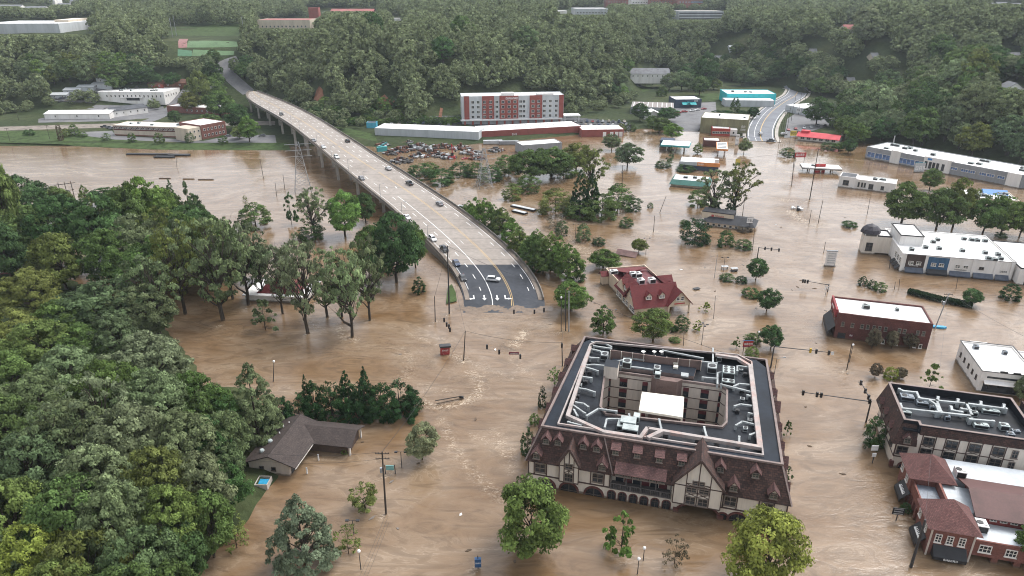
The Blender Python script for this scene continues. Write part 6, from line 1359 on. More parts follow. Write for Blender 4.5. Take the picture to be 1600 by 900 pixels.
def plant(kind, p, Rm, Hm, col, place, group=None, form=None, frac=1.0, name=None, label=None):
    TN[kind] = TN.get(kind, 0)+1
    nv = 5 if kind in ('round', 'wide', 'open') else 3
    cm, tm = tpl(kind, TN[kind] % nv, frac)
    nm, fw, cat = FORM[kind]
    o = empty(name or nm, p, trg.random()*6.283, label or f"{CW[col]} {form or fw} {place}", cat, group)
    o.scale = (Rm/5, Rm/5, Hm/10)
    c = link('crown', cm, o); link('trunk', tm, o)
    j = lambda: trg.uniform(.88, 1.14)
    k = j(); c.color = tuple(1.55*v*k*trg.uniform(.95, 1.06) for v in CC[col])+(1,)
    ALLT.append(o); return o
def tr(kind, px, base, top, rpx, col, place, **kw):
    """a tree by the picture points of its foot and its top"""
    p = GT(px, base); s = ppm(p)
    Rm = rpx/s; q = Vector((p.x, p.y+Rm*.25, 0)); Hm = max(1.0, zat(q, top)-p.z)
    return plant(kind, p, Rm, Hm, col, place, **kw)
def tc_(kind, px, py, rpx, Hm, col, place, **kw):
    """a tree by the picture point of its crown's middle and its height"""
    p = G(px, py, Hm*.62+1.5); g_ = max(0.0, hgt(p.x, p.y)); Rm = rpx/ppm(p)
    return plant(kind, Vector((p.x, p.y, g_)), Rm, Hm, col, place, **kw)
# the wood on the near left bank (crown middles)
LW = 'in the wood on the left bank above the brown-roofed house'; LW2 = 'in the thick wood left of the brown-roofed house'; LW3 = 'in the near wood at the lower left corner'
for a in [('wide',45,455,48,16,'olive'),('wide',150,482,66,18,'blue'),('round',98,505,42,15,'lime'),('wide',20,520,50,16,'olive'),('wide',222,478,46,17,'grey'),
          ('wide',60,545,58,17,'lime'),('wide',130,545,44,15,'mid'),('wide',10,590,52,17,'mid'),('wide',228,562,60,18,'pale'),('wide',110,590,56,18,'grey'),('wide',178,530,44,17,'blue')]:
    tc_(*a, LW)
for a in [('wide',60,632,64,18,'grey'),('wide',170,618,56,19,'mid'),('wide',238,630,56,18,'pale'),('wide',295,618,38,15,'mid'),('spruce',392,612,44,19,'grey'),('round',345,640,36,14,'mid'),('wide',10,670,58,18,'mid'),('wide',118,680,62,18,'grey'),
          ('wide',205,690,62,19,'pale'),('wide',285,690,56,18,'grey'),('round',322,690,38,15,'dark'),('round',352,676,32,14,'grey'),('round',352,716,28,11,'blue'),('round',352,650,32,13,'dark'),('open',150,650,60,21,'pale'),('open',70,700,56,20,'grey'),('round',318,650,34,14,'mid')]:
    tc_(*a, LW2)
for a in [('wide',45,730,66,18,'blue'),('wide',150,752,62,18,'pale'),('wide',240,752,56,18,'olive'),('wide',310,752,48,16,'grey'),('round',345,752,32,12,'dark'),('wide',15,800,60,17,'lime'),('wide',98,808,66,18,'mid'),('wide',185,812,62,18,'grey'),
          ('wide',262,806,52,16,'lime'),('round',318,798,40,14,'mid'),('wide',40,868,56,16,'yellow'),('wide',118,876,64,17,'olive'),('wide',205,874,58,17,'blue'),('round',272,852,44,13,'dark'),('scrub',362,815,30,7,'olive'),
          ('wide',-10,880,50,15,'grey'),('wide',80,925,60,16,'lime'),('wide',180,930,60,16,'mid'),('round',262,905,38,12,'mid')]:
    tc_(*a, LW3)
# trees in the flooded park between the wood and the bridge
FP = 'standing in the brown flood by the left bank'
for a in [('round',18,395,228,34,'lime','at the far left edge of the flooded river'),('wide',45,372,272,48,'dark',FP),('round',70,425,318,50,'mid',FP),('round',20,440,345,36,'dark','beside the big house at the far left'),
          ('wide',118,415,300,46,'dark',FP),('round',165,415,300,42,'dark',FP),('pear',138,330,287,10,'lime','beside the twin-pole frame'),('round',165,320,292,22,'dark','behind the tree row on the left bank'),
          ('round',208,400,290,34,'mid',FP),('round',238,390,274,34,'bright',FP),('round',262,385,288,28,'bright',FP),('round',230,440,330,42,'grey',FP),('spruce',272,330,279,10,'dark','dark among the flooded tree tops'),
          ('thin',306,380,280,20,'blue','with a bare pine-like top behind the flooded row'),('round',300,400,318,34,'dark',FP),('round',180,455,355,40,'mid',FP),('round',255,465,365,40,'mid',FP),('open',292,462,340,38,'grey',FP),
          ('scrub',385,326,304,5,'olive','on a snag in the river'),('round',105,455,360,42,'olive',FP)]: tr(*a)
OP = 'rising bare-limbed from the flood before the bridge'
for i, a in enumerate([(250,525,395,46,'grey'),(290,492,340,44,'olive'),(350,505,335,54,'grey'),(388,480,335,40,'grey'),(320,470,360,36,'mid'),(442,492,380,30,'pale'),(482,522,362,44,'pale'),(512,498,385,36,'grey'),(550,528,378,40,'pale'),(578,502,365,34,'grey'),(535,498,400,30,'mid')]):
    tr('open', *a, OP)
tr('thin', 415, 516, 462, 24, 'grey', 'by the drowned red-roofed house'); tr('round', 602, 410, 375, 22, 'pale', 'in front of the tall dark tree by the bridge')
tr('thin', 456, 352, 295, 13, 'dark', 'ivy-clad beside the lattice mast'); tr('open', 492, 372, 290, 28, 'grey', 'left of the fresh green riverside tree'); tr('round', 540, 372, 296, 30, 'bright', 'between the mast and the bridge')
tr('bush', 488, 375, 345, 22, 'dark', 'at the foot of the grey riverside tree'); tr('round', 572, 350, 300, 18, 'dark', 'hard against the bridge piers'); tr('round', 620, 442, 328, 44, 'dark', 'beside the bridge wall'); tr('bush', 400, 355, 315, 28, 'mid', 'in the river above the bare-limbed row')
tr('round', 585, 440, 350, 30, 'mid', 'left of the bridge wall'); tr('arb', 655, 458, 430, 11, 'deep', 'small below the bridge wall'); tr('round',650,420,345,22,'mid','hugging the bridge parapet')
for i, a in enumerate([(365,470,345,36,'mid'),(330,455,340,40,'olive'),(412,470,365,30,'grey'),(300,440,330,38,'mid'),(270,430,318,36,'olive'),(345,430,335,30,'mid'),(458,470,378,26,'pale')]): tr('open' if i % 2 == 0 else 'round', *a, OP if i % 2 == 0 else 'crowded behind the bare-limbed flooded trees')
for a in [(320,405,322,30,'dark'),(280,380,300,24,'mid'),(345,400,345,24,'mid'),(215,360,285,24,'bright'),(190,345,292,20,'dark'),(95,350,290,26,'mid'),(310,365,300,16,'dark'),(405,440,380,22,'dark')]: tr('round', *a, 'crowded behind the bare-limbed flooded trees')
# bank and islands right of the bridge
RB = 'in the row along the right side of the bridge'
for a in [('pear',733,348,312,12,'lime'),('pear',758,362,308,22,'bright'),('pear',785,372,322,22,'lime'),('pear',812,400,352,20,'lime'),('round',832,415,365,20,'mid'),('pear',860,425,360,24,'lime'),('pear',888,438,378,24,'bright'),('bush',838,425,395,16,'dark')]: tr(*a, RB)
for a in [('pear',745,356,306,18,'bright'),('pear',772,368,318,20,'mid'),('pear',800,386,338,20,'bright'),('round',848,430,385,18,'mid'),('pear',874,432,366,20,'bright'),('bush',820,408,385,14,'dark'),('bush',900,440,405,16,'dark'),('bush',725,338,318,12,'dark'),('pear',838,400,356,18,'lime')]: tr(*a, RB)
IS = 'on the flooded strip by the scrapyard'
for i, a in enumerate([('bush',655,280,252,20,'dark'),('bush',690,288,262,22,'dark'),('bush',672,272,252,16,'mid'),('bush',720,275,250,18,'dark'),('bush',742,276,252,18,'mid'),('bush',768,282,255,18,'dark'),('bush',795,270,238,24,'mid'),('scrub',755,290,268,12,'pale'),
          ('round',830,282,232,34,'mid'),('round',862,278,226,34,'mid'),('round',900,268,222,24,'olive'),('bush',800,312,285,15,'lime'),('bush',825,300,270,20,'mid'),('bush',880,276,250,22,'mid')]): tr(*a, IS)
for a in [('open',920,312,226,28,'olive','tallest in the drowned thicket'),('spruce',905,334,262,15,'deep','ivy-hung in the drowned thicket'),('spruce',924,336,265,14,'deep','ivy-hung at the middle of the drowned thicket'),('bush',868,332,292,30,'olive','at the left of the drowned thicket'),
          ('bush',905,340,312,28,'mid','low in the drowned thicket'),('bush',940,342,300,30,'mid','at the front of the drowned thicket'),('bush',965,330,285,24,'mid','at the right of the drowned thicket'),('bush',990,331,305,12,'dark','at the thicket\'s right tip'),('round',980,262,222,20,'blue','beside the power pole in the flood'),
          ('scrub',870,358,335,20,'brown','leaning in the current'),('bush',877,370,342,10,'blue','in the current below the thicket'),('bush',911,378,348,13,'blue','under a bare trunk in the current'),('bush',935,384,370,11,'deep','low in the current'),('bush',978,356,338,12,'dark','standing alone in open water'),
          ('bush',1016,325,316,5,'mid','tiny in open water'),('round',942,420,388,24,'mid','over the floating shed roof'),('round',998,397,372,12,'olive','beside a lamp post in open water'),('bush',1085,380,338,24,'deep','before the black-roofed diner'),('bush',1070,355,342,10,'mid','half behind the round dark bush'),
          ('bush',1133,388,358,14,'dark','left of the pair before the diner'),('bush',1161,391,372,14,'dark','right of the pair before the diner'),('bush',1163,362,354,11,'brown','under the diner wall'),
          ('open',1110,338,262,32,'grey','tall left of the sycamore pair'),('open',1148,335,250,30,'olive','tall right of the sycamore pair'),('bush',1090,322,295,18,'mid','below the sycamores'),('spruce',1115,335,305,10,'deep','ivy-hung under the sycamores'),('spruce',1140,335,300,9,'deep','ivy-hung right under the sycamores'),
          ('round',955,236,208,14,'grey','behind the drowned thicket'),('round',1030,208,182,18,'mid','at the water edge by the car lot'),('round',1050,218,192,14,'bright','at the water edge by the car lot'),('bush',1036,262,250,14,'dark','in the flooded petrol station'),('bush',1070,268,256,16,'dark','along the flooded kerb'),
          ('thin',1047,258,228,8,'grey','by the flooded kerb'),('pear',1090,240,222,9,'lime','beside the orange-fronted shop'),('round',1162,240,215,9,'grey','at the corner of the flooded junction'),
          ('round',1180,440,402,16,'dark','at the water crossing before the red shop'),('bush',1135,440,426,12,'dark','in the flooded hedge'),('bush',1158,442,430,10,'deep','in the flooded hedge'),('round',1197,490,448,17,'dark','over the drowned pavement'),('bush',1172,466,448,14,'dark','at the drowned kerb'),
          ('round',891,490,436,30,'bright','by the triple poles at the bridge end'),('pear',942,526,474,21,'mid','behind the timber-framed hotel'),('round',1020,533,480,28,'lime','behind the timber-framed hotel'),('bush',1054,537,526,9,'mid','low behind the timber-framed hotel'),
          ('thin',1102,490,470,10,'yellow','by the red-roofed restaurant'),('thin',1090,520,498,9,'yellow','beside the restaurant lamp'),('bush',1064,518,490,12,'dark','under the restaurant porch'),('bush',1050,520,505,9,'dark','by the restaurant steps'),
          ('round',1204,546,506,17,'dark','at the hotel\'s back corner'),('bush',1175,538,520,13,'mid','by the striped shop sign'),('thin',1150,545,525,8,'mid','behind the hotel roof'),('bush',1174,560,540,12,'lime','at the hotel\'s back corner'),
          ('scrub',866,608,572,12,'bright','against the hotel\'s left side'),('arb',847,640,598,7,'deep','at the hotel\'s left side'),('bush',835,668,644,9,'bright','at the hotel\'s left side'),('arb',824,716,660,11,'dark','at the hotel\'s left front corner'),
          ('round',1515,476,450,16,'dark','at the end of the drowned hedge'),('bush',1577,468,442,16,'deep','right of the round hedge tree'),('round',1367,590,566,10,'brown','on the drowned kerb before the brick hall'),('bush',1390,596,572,12,'yellow','on the drowned kerb before the brick hall'),('round',1405,596,574,10,'brown','beside the yellow bush on the drowned kerb'),
          ('thin',1452,606,564,16,'lime','before the black-roofed timber block'),('round',1592,628,584,13,'grey','at the white shop\'s corner'),('round',1362,545,512,12,'brown','before the brick hall, leftmost of three'),('round',1392,546,516,11,'brown','before the brick hall, middle of three'),('round',1420,548,520,11,'brown','before the brick hall, rightmost of three'),
          ('bush',1362,698,645,17,'dark','at the corner of the black-roofed timber block'),('bush',1362,706,690,8,'bright','at the foot of the corner bush'),
          ('round',1407,352,282,33,'mid','left of the row behind the white shops'),('round',1462,360,292,30,'mid','second of the row behind the white shops'),('round',1488,358,276,26,'olive','third of the row behind the white shops'),('round',1452,298,262,15,'mid','before the long grey building'),('round',1535,365,300,26,'mid','fourth of the row behind the white shops'),
          ('round',1562,370,305,26,'bright','fifth of the row behind the white shops'),('round',1592,372,312,22,'mid','last of the row behind the white shops'),('bush',1563,372,362,9,'dark','under the row behind the white shops'),
          ('bush',1327,354,344,13,'dark','in mid-flood left of the white shops'),('bush',1231,244,230,13,'dark','at the flooded forecourt'),('bush',1293,234,220,12,'dark','at the flooded forecourt'),('arb',1347,448,430,8,'deep','in the flood by the white shops'),('bush',1362,452,436,8,'deep','in the flood by the white shops'),('bush',1374,457,440,10,'mid','at the end of the clump by the white shops'),
          ('round',828,866,746,56,'lime','in front of the hotel\'s left arches'),('thin',970,866,788,28,'bright','in front of the hotel arcade'),('scrub',1053,886,834,22,'brown','in front of the hotel gateway'),('round',1190,912,794,60,'yellow','in front of the hotel\'s right end'),('round',1606,890,806,28,'mid','at the brick arcade\'s right end'),
          ('spruce',478,886,764,50,'steel','below the brown-roofed house'),('scrub',545,866,818,24,'olive','beside the bluish conical tree'),('flat',571,797,757,26,'olive','left of the utility pole'),('round',660,722,658,26,'pale','right of the utility pole'),
          ('thin',1405,770,745,7,'dark','at the arcade awning'),('bush',1412,806,785,9,'dark','beside the hanging shop sign'),('bush',540,714,700,6,'lime','at the brown-roofed house'),('thin',1228,685,655,9,'mid','at the hotel\'s right side'),('thin',1230,750,725,8,'dark','at the hotel\'s right front corner')]: tr(*a)
HG = 'in the clipped evergreen screen behind the brown-roofed house'
for px, base, top, r, k in [(445,672,612,20,'arb'),(470,664,606,22,'arb'),(495,660,590,24,'arb'),(483,650,583,9,'spruce'),(520,652,588,26,'arb'),(545,650,575,15,'spruce'),(548,652,592,26,'arb'),(574,650,570,15,'spruce'),(572,652,586,26,'arb'),(598,654,590,28,'arb'),(625,652,585,30,'arb'),(642,648,598,20,'arb'),(424,668,626,18,'arb'),(440,660,616,18,'arb')]:
    tr(k, px, base, top, r, 'deep', HG, name='evergreen_hedge_tree')
# hedges in the water
for a in [(1418,459,1470,474,'trimmed dark hedge awash behind the brick hall'),(1472,474,1518,483,'trimmed dark hedge awash next to the round tree')]:
    A, B_ = GT(a[0], a[1]), GT(a[2], a[3]); L_ = (B_-A).length; o = empty('hedge', A, math.atan2(B_.y-A.y, B_.x-A.x), a[4], 'hedge')
    cm, tm = tpl('bush', 0); n_ = max(3, int(L_/2.4)); g = np.random.default_rng(5); n = 5200
    Vh = np.stack([g.random(n)*L_, (g.random(n)-.5)*2.6, g.random(n)**.5*1.5], 1); dd = g.normal(size=(n,3)); dd /= np.linalg.norm(dd,axis=1)[:,None]; e_ = np.cross(dd, g.normal(size=(n,3))); e_ /= np.linalg.norm(e_,axis=1)[:,None]; f_ = np.cross(dd,e_)
    Vq = np.stack([Vh-e_*.2, Vh-f_*.12, Vh+e_*.2, Vh+f_*.12], 1).reshape(-1,3); Vq[:,2] = np.maximum(Vq[:,2], .03)
    c = link('foliage', mesh_np('hedge_foliage', Vq, np.arange(n*4).reshape(n,4), [LEAF], attr=g.random(n)), o); c.color = (*CC['deep'], 1)
# ---------------------------------------------------------------- wooded hills
KEEPB += [(484,134,508,158),(588,150,618,172),(684,170,694,186),(262,40,378,90),(1194,118,1250,222),(1196,90,1216,112),(340,98,392,150),(968,124,1022,143),(1085,145,1135,160)]
def fit_height(p, Rm, Hm):
    """the height a tree may have here without standing in or hiding a roof; 0 where none may stand"""
    for q in FOOT:
        if abs(q[0][0]-p[0]) < 160 and abs(q[0][1]-p[1]) < 160 and (inpoly(p[0], p[1], q) or pdist(p[0], p[1], q) < Rm*.75): return 0
    x, yb = P(p); s = ppm(p); r = Rm*s*.45
    for a, b_, c, d in KEEPB:
        if x+r > a and x-r < c and yb > b_+1:
            if yb < d: return 0
            h = zat((p[0], p[1]+Rm*.3, 0), d-1)-p[2]
            if h < Hm: Hm = h
            if Hm < 2.4: return 0
    return Hm
hrg = random.Random(5); cand = []
y = 262.0
while y < 4200:
    sp = 11.6 if y < 700 else 11.6+(y-700)*.006
    x = -y*.80-30
    while x < y*.80+30:
        px_, py_ = x+hrg.uniform(-.45,.45)*sp, y+hrg.uniform(-.45,.45)*sp
        x += sp
        ys = float(np.interp(px_, SHX, SHY)); d = py_-ys; d0 = float(np.interp(px_, D0X, D0Y))
        z = hgt(px_, py_)
        ok = d > d0-14
        if px_ > 205 and py_ > 430 and min(d-8, ((px_-215)-(py_-430)*.35)*.94) > 4: ok = True
        if px_ > 215 and py_ <= 430 and d > 14: ok = True
        if not ok or z < .8: continue
        big = hrg.random(); Rm = hrg.uniform(5.2, 7.6)+(big > .6)*hrg.uniform(0, 3.2); Hm = Rm*hrg.uniform(2.0, 2.7)
        if d < d0+12 and px_ < 205: Rm *= .6; Hm *= .5
        if px_ > 205: Rm *= 1.18; Hm *= 1.12
        if y > 900: Rm *= 1.0+(y-900)*.0003
        p = (px_, py_, z); sx, sy = P(p)
        if sx < -60 or sx > 1660: continue
        Hm = fit_height(p, Rm, Hm)
        if not Hm: continue
        Rm = min(Rm, Hm*.62)
        if abs(px_-(xL(min(py_,575))+xR(min(py_,575)))/2) < 18 and py_ < 590: continue
        cand.append((Rm*ppm(p), p, Rm, Hm))
    y += sp*.9
cand.sort(key=lambda c: -c[0])
def region(p):
    x, y_ = p[0], p[1]
    if x < -235: return 'on the wooded hill behind the left bank sheds'
    if x < -150 and y_ > 560: return 'on the wooded hill past the top of the bridge'
    if x < 95: return 'on the wooded bluff behind the red and white hotel' if y_ < 640 else 'on the ridge above the red and white hotel'
    if x < 235: return 'on the hillside around the gabled houses'
    return 'on the wooded hill right of the curving road'
near = cand[:78]; far = cand[78:]
hk = ['grey','mid','dark','grey','mid','olive','blue','grey','pale','mid','dark']
for i, (s, p, Rm, Hm) in enumerate(near):
    c_ = hk[hrg.randrange(len(hk))]; k_ = 'round' if hrg.random() < .6 else 'wide'
    o = plant(k_, Vector(p), Rm, Hm, c_, region(p), frac=.30); cr = o.children[0]; cr.color = tuple(v*1.06 for v in cr.color[:3])+(1,)
far = [f for f in far if f[1][1] > 0]
# the rest of the woods reads as one mass: points that carry instanced crowns
src = []
for i, (k_, fr_) in enumerate((('round',.16),('wide',.12),('round',.15),('open',.34),('wide',.10),('pear',.15),('round',.13))):
    cm, tm = tree_mesh(k_, 900+i, fr_, 1.0, limbs=False, mat=LEAFFAR)
    ob = bpy.data.objects.new('wood_crown', cm); src.append(ob)
me = bpy.data.meshes.new('far_woods'); n = len(far)
me.vertices.add(n); me.vertices.foreach_set('co', np.array([f[1] for f in far], np.float32).ravel())
a = me.attributes.new('sc', 'FLOAT_VECTOR', 'POINT'); a.data.foreach_set('vector', np.array([(f[2]/5, f[2]/5, f[3]/10) for f in far], np.float32).ravel())
a = me.attributes.new('rz', 'FLOAT_VECTOR', 'POINT'); a.data.foreach_set('vector', np.array([(0, 0, hrg.random()*6.28) for f in far], np.float32).ravel())
a = me.attributes.new('vi', 'INT', 'POINT'); a.data.foreach_set('value', np.array([hrg.randrange(len(src)) for f in far], np.int32))
me.update(); fw = tag(link('far_woods', me), 'hazy mass of woodland covering the hills to the horizon', 'woodland', kind='stuff')
ng = bpy.data.node_groups.new('scatter', 'GeometryNodeTree')
ng.interface.new_socket('Geometry', in_out='INPUT', socket_type='NodeSocketGeometry'); ng.interface.new_socket('Geometry', in_out='OUTPUT', socket_type='NodeSocketGeometry')
gi = ng.nodes.new('NodeGroupInput'); go = ng.nodes.new('NodeGroupOutput'); jn = ng.nodes.new('GeometryNodeJoinGeometry')
def nattr(nm, dt):
    q = ng.nodes.new('GeometryNodeInputNamedAttribute'); q.data_type = dt; q.inputs[0].default_value = nm; return q.outputs[0]
vi, sc_, rz_ = nattr('vi', 'INT'), nattr('sc', 'FLOAT_VECTOR'), nattr('rz', 'FLOAT_VECTOR')
for i, ob in enumerate(src):
    oi = ng.nodes.new('GeometryNodeObjectInfo'); oi.inputs[0].default_value = ob
    cp = ng.nodes.new('FunctionNodeCompare'); cp.data_type = 'INT'; cp.operation = 'EQUAL'
    ip = ng.nodes.new('GeometryNodeInstanceOnPoints')
    ia = [s for s in cp.inputs if s.type == 'INT' and s.enabled]
    ng.links.new(vi, ia[0]); ia[1].default_value = i
    ng.links.new(gi.outputs[0], ip.inputs['Points']); ng.links.new(cp.outputs[0], ip.inputs['Selection'])
    ng.links.new(oi.outputs['Geometry'], ip.inputs['Instance']); ng.links.new(sc_, ip.inputs['Scale'])
    er = ng.nodes.new('FunctionNodeEulerToRotation'); ng.links.new(rz_, er.inputs[0]); ng.links.new(er.outputs[0], ip.inputs['Rotation'])
    ng.links.new(ip.outputs[0], jn.inputs[0])
ng.links.new(jn.outputs[0], go.inputs[0])
md = fw.modifiers.new('scatter', 'NODES'); md.node_group = ng
print('trees', len(ALLT), 'far', n)
# ---------------------------------------------------------------- vehicles
TYRE = pm('tyre_rubber', (.02,.02,.02), .9, .2, 2.0); LAMPW = pm('headlamp_lens', (.75,.75,.72), .2, .05, 1.0, spec=.6); LAMPR = pm('tail_lamp_lens', (.35,.02,.02), .3, .05, 1.0, spec=.6); RIM = pm('wheel_rim', (.40,.40,.41), .4, .1, 1.0, metal=.6)
CARC = {'white': (.68,.68,.67), 'black': (.022,.023,.026), 'silver': (.42,.43,.44), 'grey': (.14,.145,.155), 'dark blue': (.03,.05,.10), 'red': (.35,.04,.04), 'blue': (.05,.14,.36), 'dark green': (.03,.07,.05), 'tan': (.40,.34,.26)}
def carpaint(c):
    k = c.replace(' ', '_')+'_car_paint'
    if k in MATS: return MATS[k]
    m = pm(k, CARC[c], .28, .05, .6, spec=.5); m.node_tree.nodes['Principled BSDF'].inputs['Coat Weight'].default_value = .4; return m
PROF = {'sedan': ([(-2.3,.45),(-2.32,.85),(-1.55,.95),(-.95,1.42),(.35,1.44),(1.1,.98),(2.15,.84),(2.3,.55),(2.25,.4)], (-1.45,-.85,.35,1.02)),
        'suv': ([(-2.3,.5),(-2.32,1.0),(-2.1,1.65),(-1.7,1.72),(.4,1.70),(1.05,1.12),(2.15,.98),(2.3,.6),(2.25,.45)], (-2.12,-1.72,.42,1.0)),
        'pickup': ([(-2.7,.55),(-2.72,1.05),(-.95,1.05),(-.8,1.78),(.55,1.78),(1.1,1.18),(2.5,1.08),(2.65,.65),(2.6,.5)], (-.86,-.72,.55,1.05))}
CARM = {}
def car(kind, colour, p, rz, label, group=None, detail=True, tilt=None):
    key = (kind, colour, detail)
    o = empty({'pickup': 'pickup_truck', 'suv': 'suv_car'}.get(kind, 'sedan_car'), p, rz, label, {'pickup': 'truck'}.get(kind, 'car'), group)
    if tilt: o.rotation_euler = (tilt[0], tilt[1], rz)
    if key not in CARM:
        prof, (a, c_, d, e) = PROF[kind]; w = .92; belt = [z for x, z in prof if x == max(x for x, z in prof)][0]
        mb = MB(); n = len(prof)
        def hw(z): return w if z < 1.06 else w-.32*(z-1.06)/.7
        for s_ in (-1, 1):
            f = [(x, s_*hw(z), z) for x, z in prof]; mb.poly(f if s_ < 0 else f[::-1])
        for i in range(n):
            (x0, z0), (x1, z1) = prof[i], prof[(i+1) % n]; mb.poly([(x0,-hw(z0),z0),(x0,hw(z0),z0),(x1,hw(z1),z1),(x1,-hw(z1),z1)])
        if kind == 'pickup': mb.box(-2.55,-1.05,-.75,.75,1.052,1.06)
        zt = max(z for x, z in prof); zb = 1.0 if kind == 'sedan' else 1.1
        g = MB()
        for s_ in (-1, 1):
            q = [(a+.18, zb+.02), (d+.55, zb+.02), (d+.02, zt-.09), (c_+.06, zt-.09)]; f = [(x, s_*(hw(z)+.012), z) for x, z in q]; g.poly(f if s_ < 0 else f[::-1])
        i0 = [i for i, (x, z) in enumerate(prof) if abs(z-zt) < .03 or z >= zt-.03]; xf = prof[max(i0)]; xb = prof[min(i0)]; nf, nb = prof[max(i0)+1], prof[min(i0)-1]
        for (x0, z0), (x1, z1), s_ in ((xf, nf, 1), (xb, nb, -1)):
            t0, t1 = .1, .9; p0 = (x0+(x1-x0)*t0+.014*s_, z0+(z1-z0)*t0+.014); p1 = (x0+(x1-x0)*t1+.014*s_, z0+(z1-z0)*t1+.014)
            g.poly([(p0[0],-hw(p0[1])+.1,p0[1]),(p1[0],-hw(p1[1])+.08,p1[1]),(p1[0],hw(p1[1])-.08,p1[1]),(p0[0],hw(p0[1])-.1,p0[1])])
        wm = MB(); wm.tube((0,-.12,0), (0,.12,0), .34, n=12); wm.tube((0,-.13,0), (0,.13,0), .19, n=10, mi=1)
        xh = max(x for x, z in prof); hl = MB(); hl.box(xh-.16, xh-.0, -.16, .16, .62, .76); xt = min(x for x, z in prof); tl = MB(); tl.box(xt-.02, xt+.1, -.12, .12, .72, .92)
        objs = [('body', mb.build('body', carpaint(colour)), (0,0,0)), ('car_window', g.build('car_window', GLS), (0,0,0))]
        wo = wm.build('wheel', [TYRE, RIM]); ho = hl.build('headlight', LAMPW); to = tl.build('tail_light', LAMPR)
        wb = 1.38 if kind != 'pickup' else 1.65
        L_ = [(nm, ob.data, lc) for nm, ob, lc in objs]+[('wheel', wo.data, (sx*wb, sy*.83, .34)) for sx in (-1,1) for sy in (-1,1)]+[('headlight', ho.data, (0, sy*.66, .05)) for sy in (-1,1)]+[('tail_light', to.data, (0, sy*.72, .06)) for sy in (-1,1)]
        for ob in [q[1] for q in objs]+[wo, ho, to]: bpy.data.objects.remove(ob)
        CARM[key] = L_
    for nm, me, lc in CARM[key]:
        if detail or nm in ('body', 'car_window', 'wheel'): link(nm, me, o, lc)
    return o
def fracat(px, py):
    p = deckpt(px, py); return p, (p.x-xL(p.y))/(xR(p.y)-xL(p.y))
def bcar(kind, colour, px, py, label, down=True, turn=0.0):
    p, f = fracat(px, py); q = dk(p.y, f); t = dk(p.y-4, f)-dk(p.y+4, f); rz = math.atan2(t.y, t.x)+(0 if down else math.pi)+turn
    pit = math.atan2(dz_(p.y+4)-dz_(p.y-4), 8)*(1 if down else -1)
    o = car(kind, colour, q+Vector((0,0,.008)), rz, label)
    if not turn: o.rotation_euler = (0, pit, rz)
for a in [('suv','black',440,180,'dark SUV farthest up the bridge'),('sedan','grey',490,221,'grey car on the upper bridge, farther of two dark ones in the left lanes'),('sedan','white',505,231,'white sedan on the upper bridge, farther of two white cars in line'),('suv','white',526,247,'white SUV on the upper bridge, nearer of two white cars in line'),
          ('sedan','grey',565,280,'lone dark grey car in the left lane halfway along the bridge'),('sedan','white',636,341,'white car half hidden by tree tops at the bridge\'s left edge'),('suv','white',676,375,'white car leading into the queue by the left parapet'),('pickup','black',694,391,'dark pickup in the queue by the left parapet'),
          ('sedan','dark blue',713,413,'dark blue car in the queue behind the black one'),('sedan','black',723,436,'black car at the head of the queue by the asphalt edge')]: bcar(*a)
for a in [('suv','black',543,222,'black SUV in the far right lane high on the bridge'),('sedan','silver',607,265,'silver car in the right lane on the upper bridge'),('pickup','black',640,288,'black pickup in the right lane halfway along the bridge'),('sedan','grey',687,320,'dark car in the right lane nearest the river bend')]: bcar(*a, down=False)
bcar('suv', 'white', 771, 439, 'white SUV turned crosswise where the road meets the flood', True, 1.15)
def park(px0, py0, px1, py1, n, rot, where, seed, kinds=('sedan','suv','sedan','pickup'), zfix=None, lift=.1, jit=.5):
    g = random.Random(seed); A, B_ = GT(px0, py0), GT(px1, py1)
    for i in range(n):
        c_ = g.choice(['white','white','silver','grey','black','black','dark blue','red','tan','grey']); k = g.choice(kinds); p = A.lerp(B_, i/max(1, n-1))+Vector((g.uniform(-jit,jit), g.uniform(-jit,jit), 0)); p.z = (hgt(p.x, p.y)+lift) if zfix is None else zfix
        lab = f"{c_} {'pickup' if k == 'pickup' else 'SUV' if k == 'suv' else 'car'} {where}"
        PARKED.append(car(k, c_, p, rot+g.uniform(-.12,.12)+(math.pi if g.random() < .4 else 0), lab, detail=False))
PARKED = []
park(880,197,985,197,16,1.5,'in the car park right of the red and white hotel',1); park(900,191,975,191,10,1.5,'in the car park right of the red and white hotel',2); park(600,196,700,197,9,1.5,'along the foot of the bluff left of the red and white hotel',3)
park(88,158,150,146,9,.6,'before the stepped storage sheds',4); park(95,161,158,152,7,.6,'before the stepped storage sheds',5); park(160,147,215,140,5,1.4,'behind the white workshop',6)
park(165,200,178,203,3,.1,'at the left end of the long cream office',7,('pickup','suv')); park(355,214,410,214,2,.3,'in the riverside car park below the brick office',8); park(1232,204,1300,196,7,1.3,'in the lot beyond the red-roofed shop',9); park(1240,207,1262,214,4,.4,'beside the red-roofed shop',10)
park(1060,178,1100,172,5,.5,'in the lot before the dark blue shop',11); park(1100,186,1112,178,3,.8,'by the olive building\'s left end',12); park(1150,214,1166,216,3,.2,'by the white wing of the cafe',13); park(1225,212,1240,220,3,.2,'at the water edge of the curving road',14)
seen = {}
for o in PARKED: seen.setdefault(o['label'], []).append(o)
for l_, os_ in seen.items():
    if len(os_) > 1:
        for o in os_: o['group'] = l_
p = GT(1188, 212); car('suv', 'white', p+Vector((0,0,.2)), 1.4, 'white car stopped at the water edge on the curving road'); p = GT(1204, 222); car('pickup','black', p+Vector((0,0,.1)), .1, 'black truck standing in the water across the curving road')
p = G(452, 258); car('suv','white', G(437,208)*1.0, .4, 'white car parked beneath the bridge')
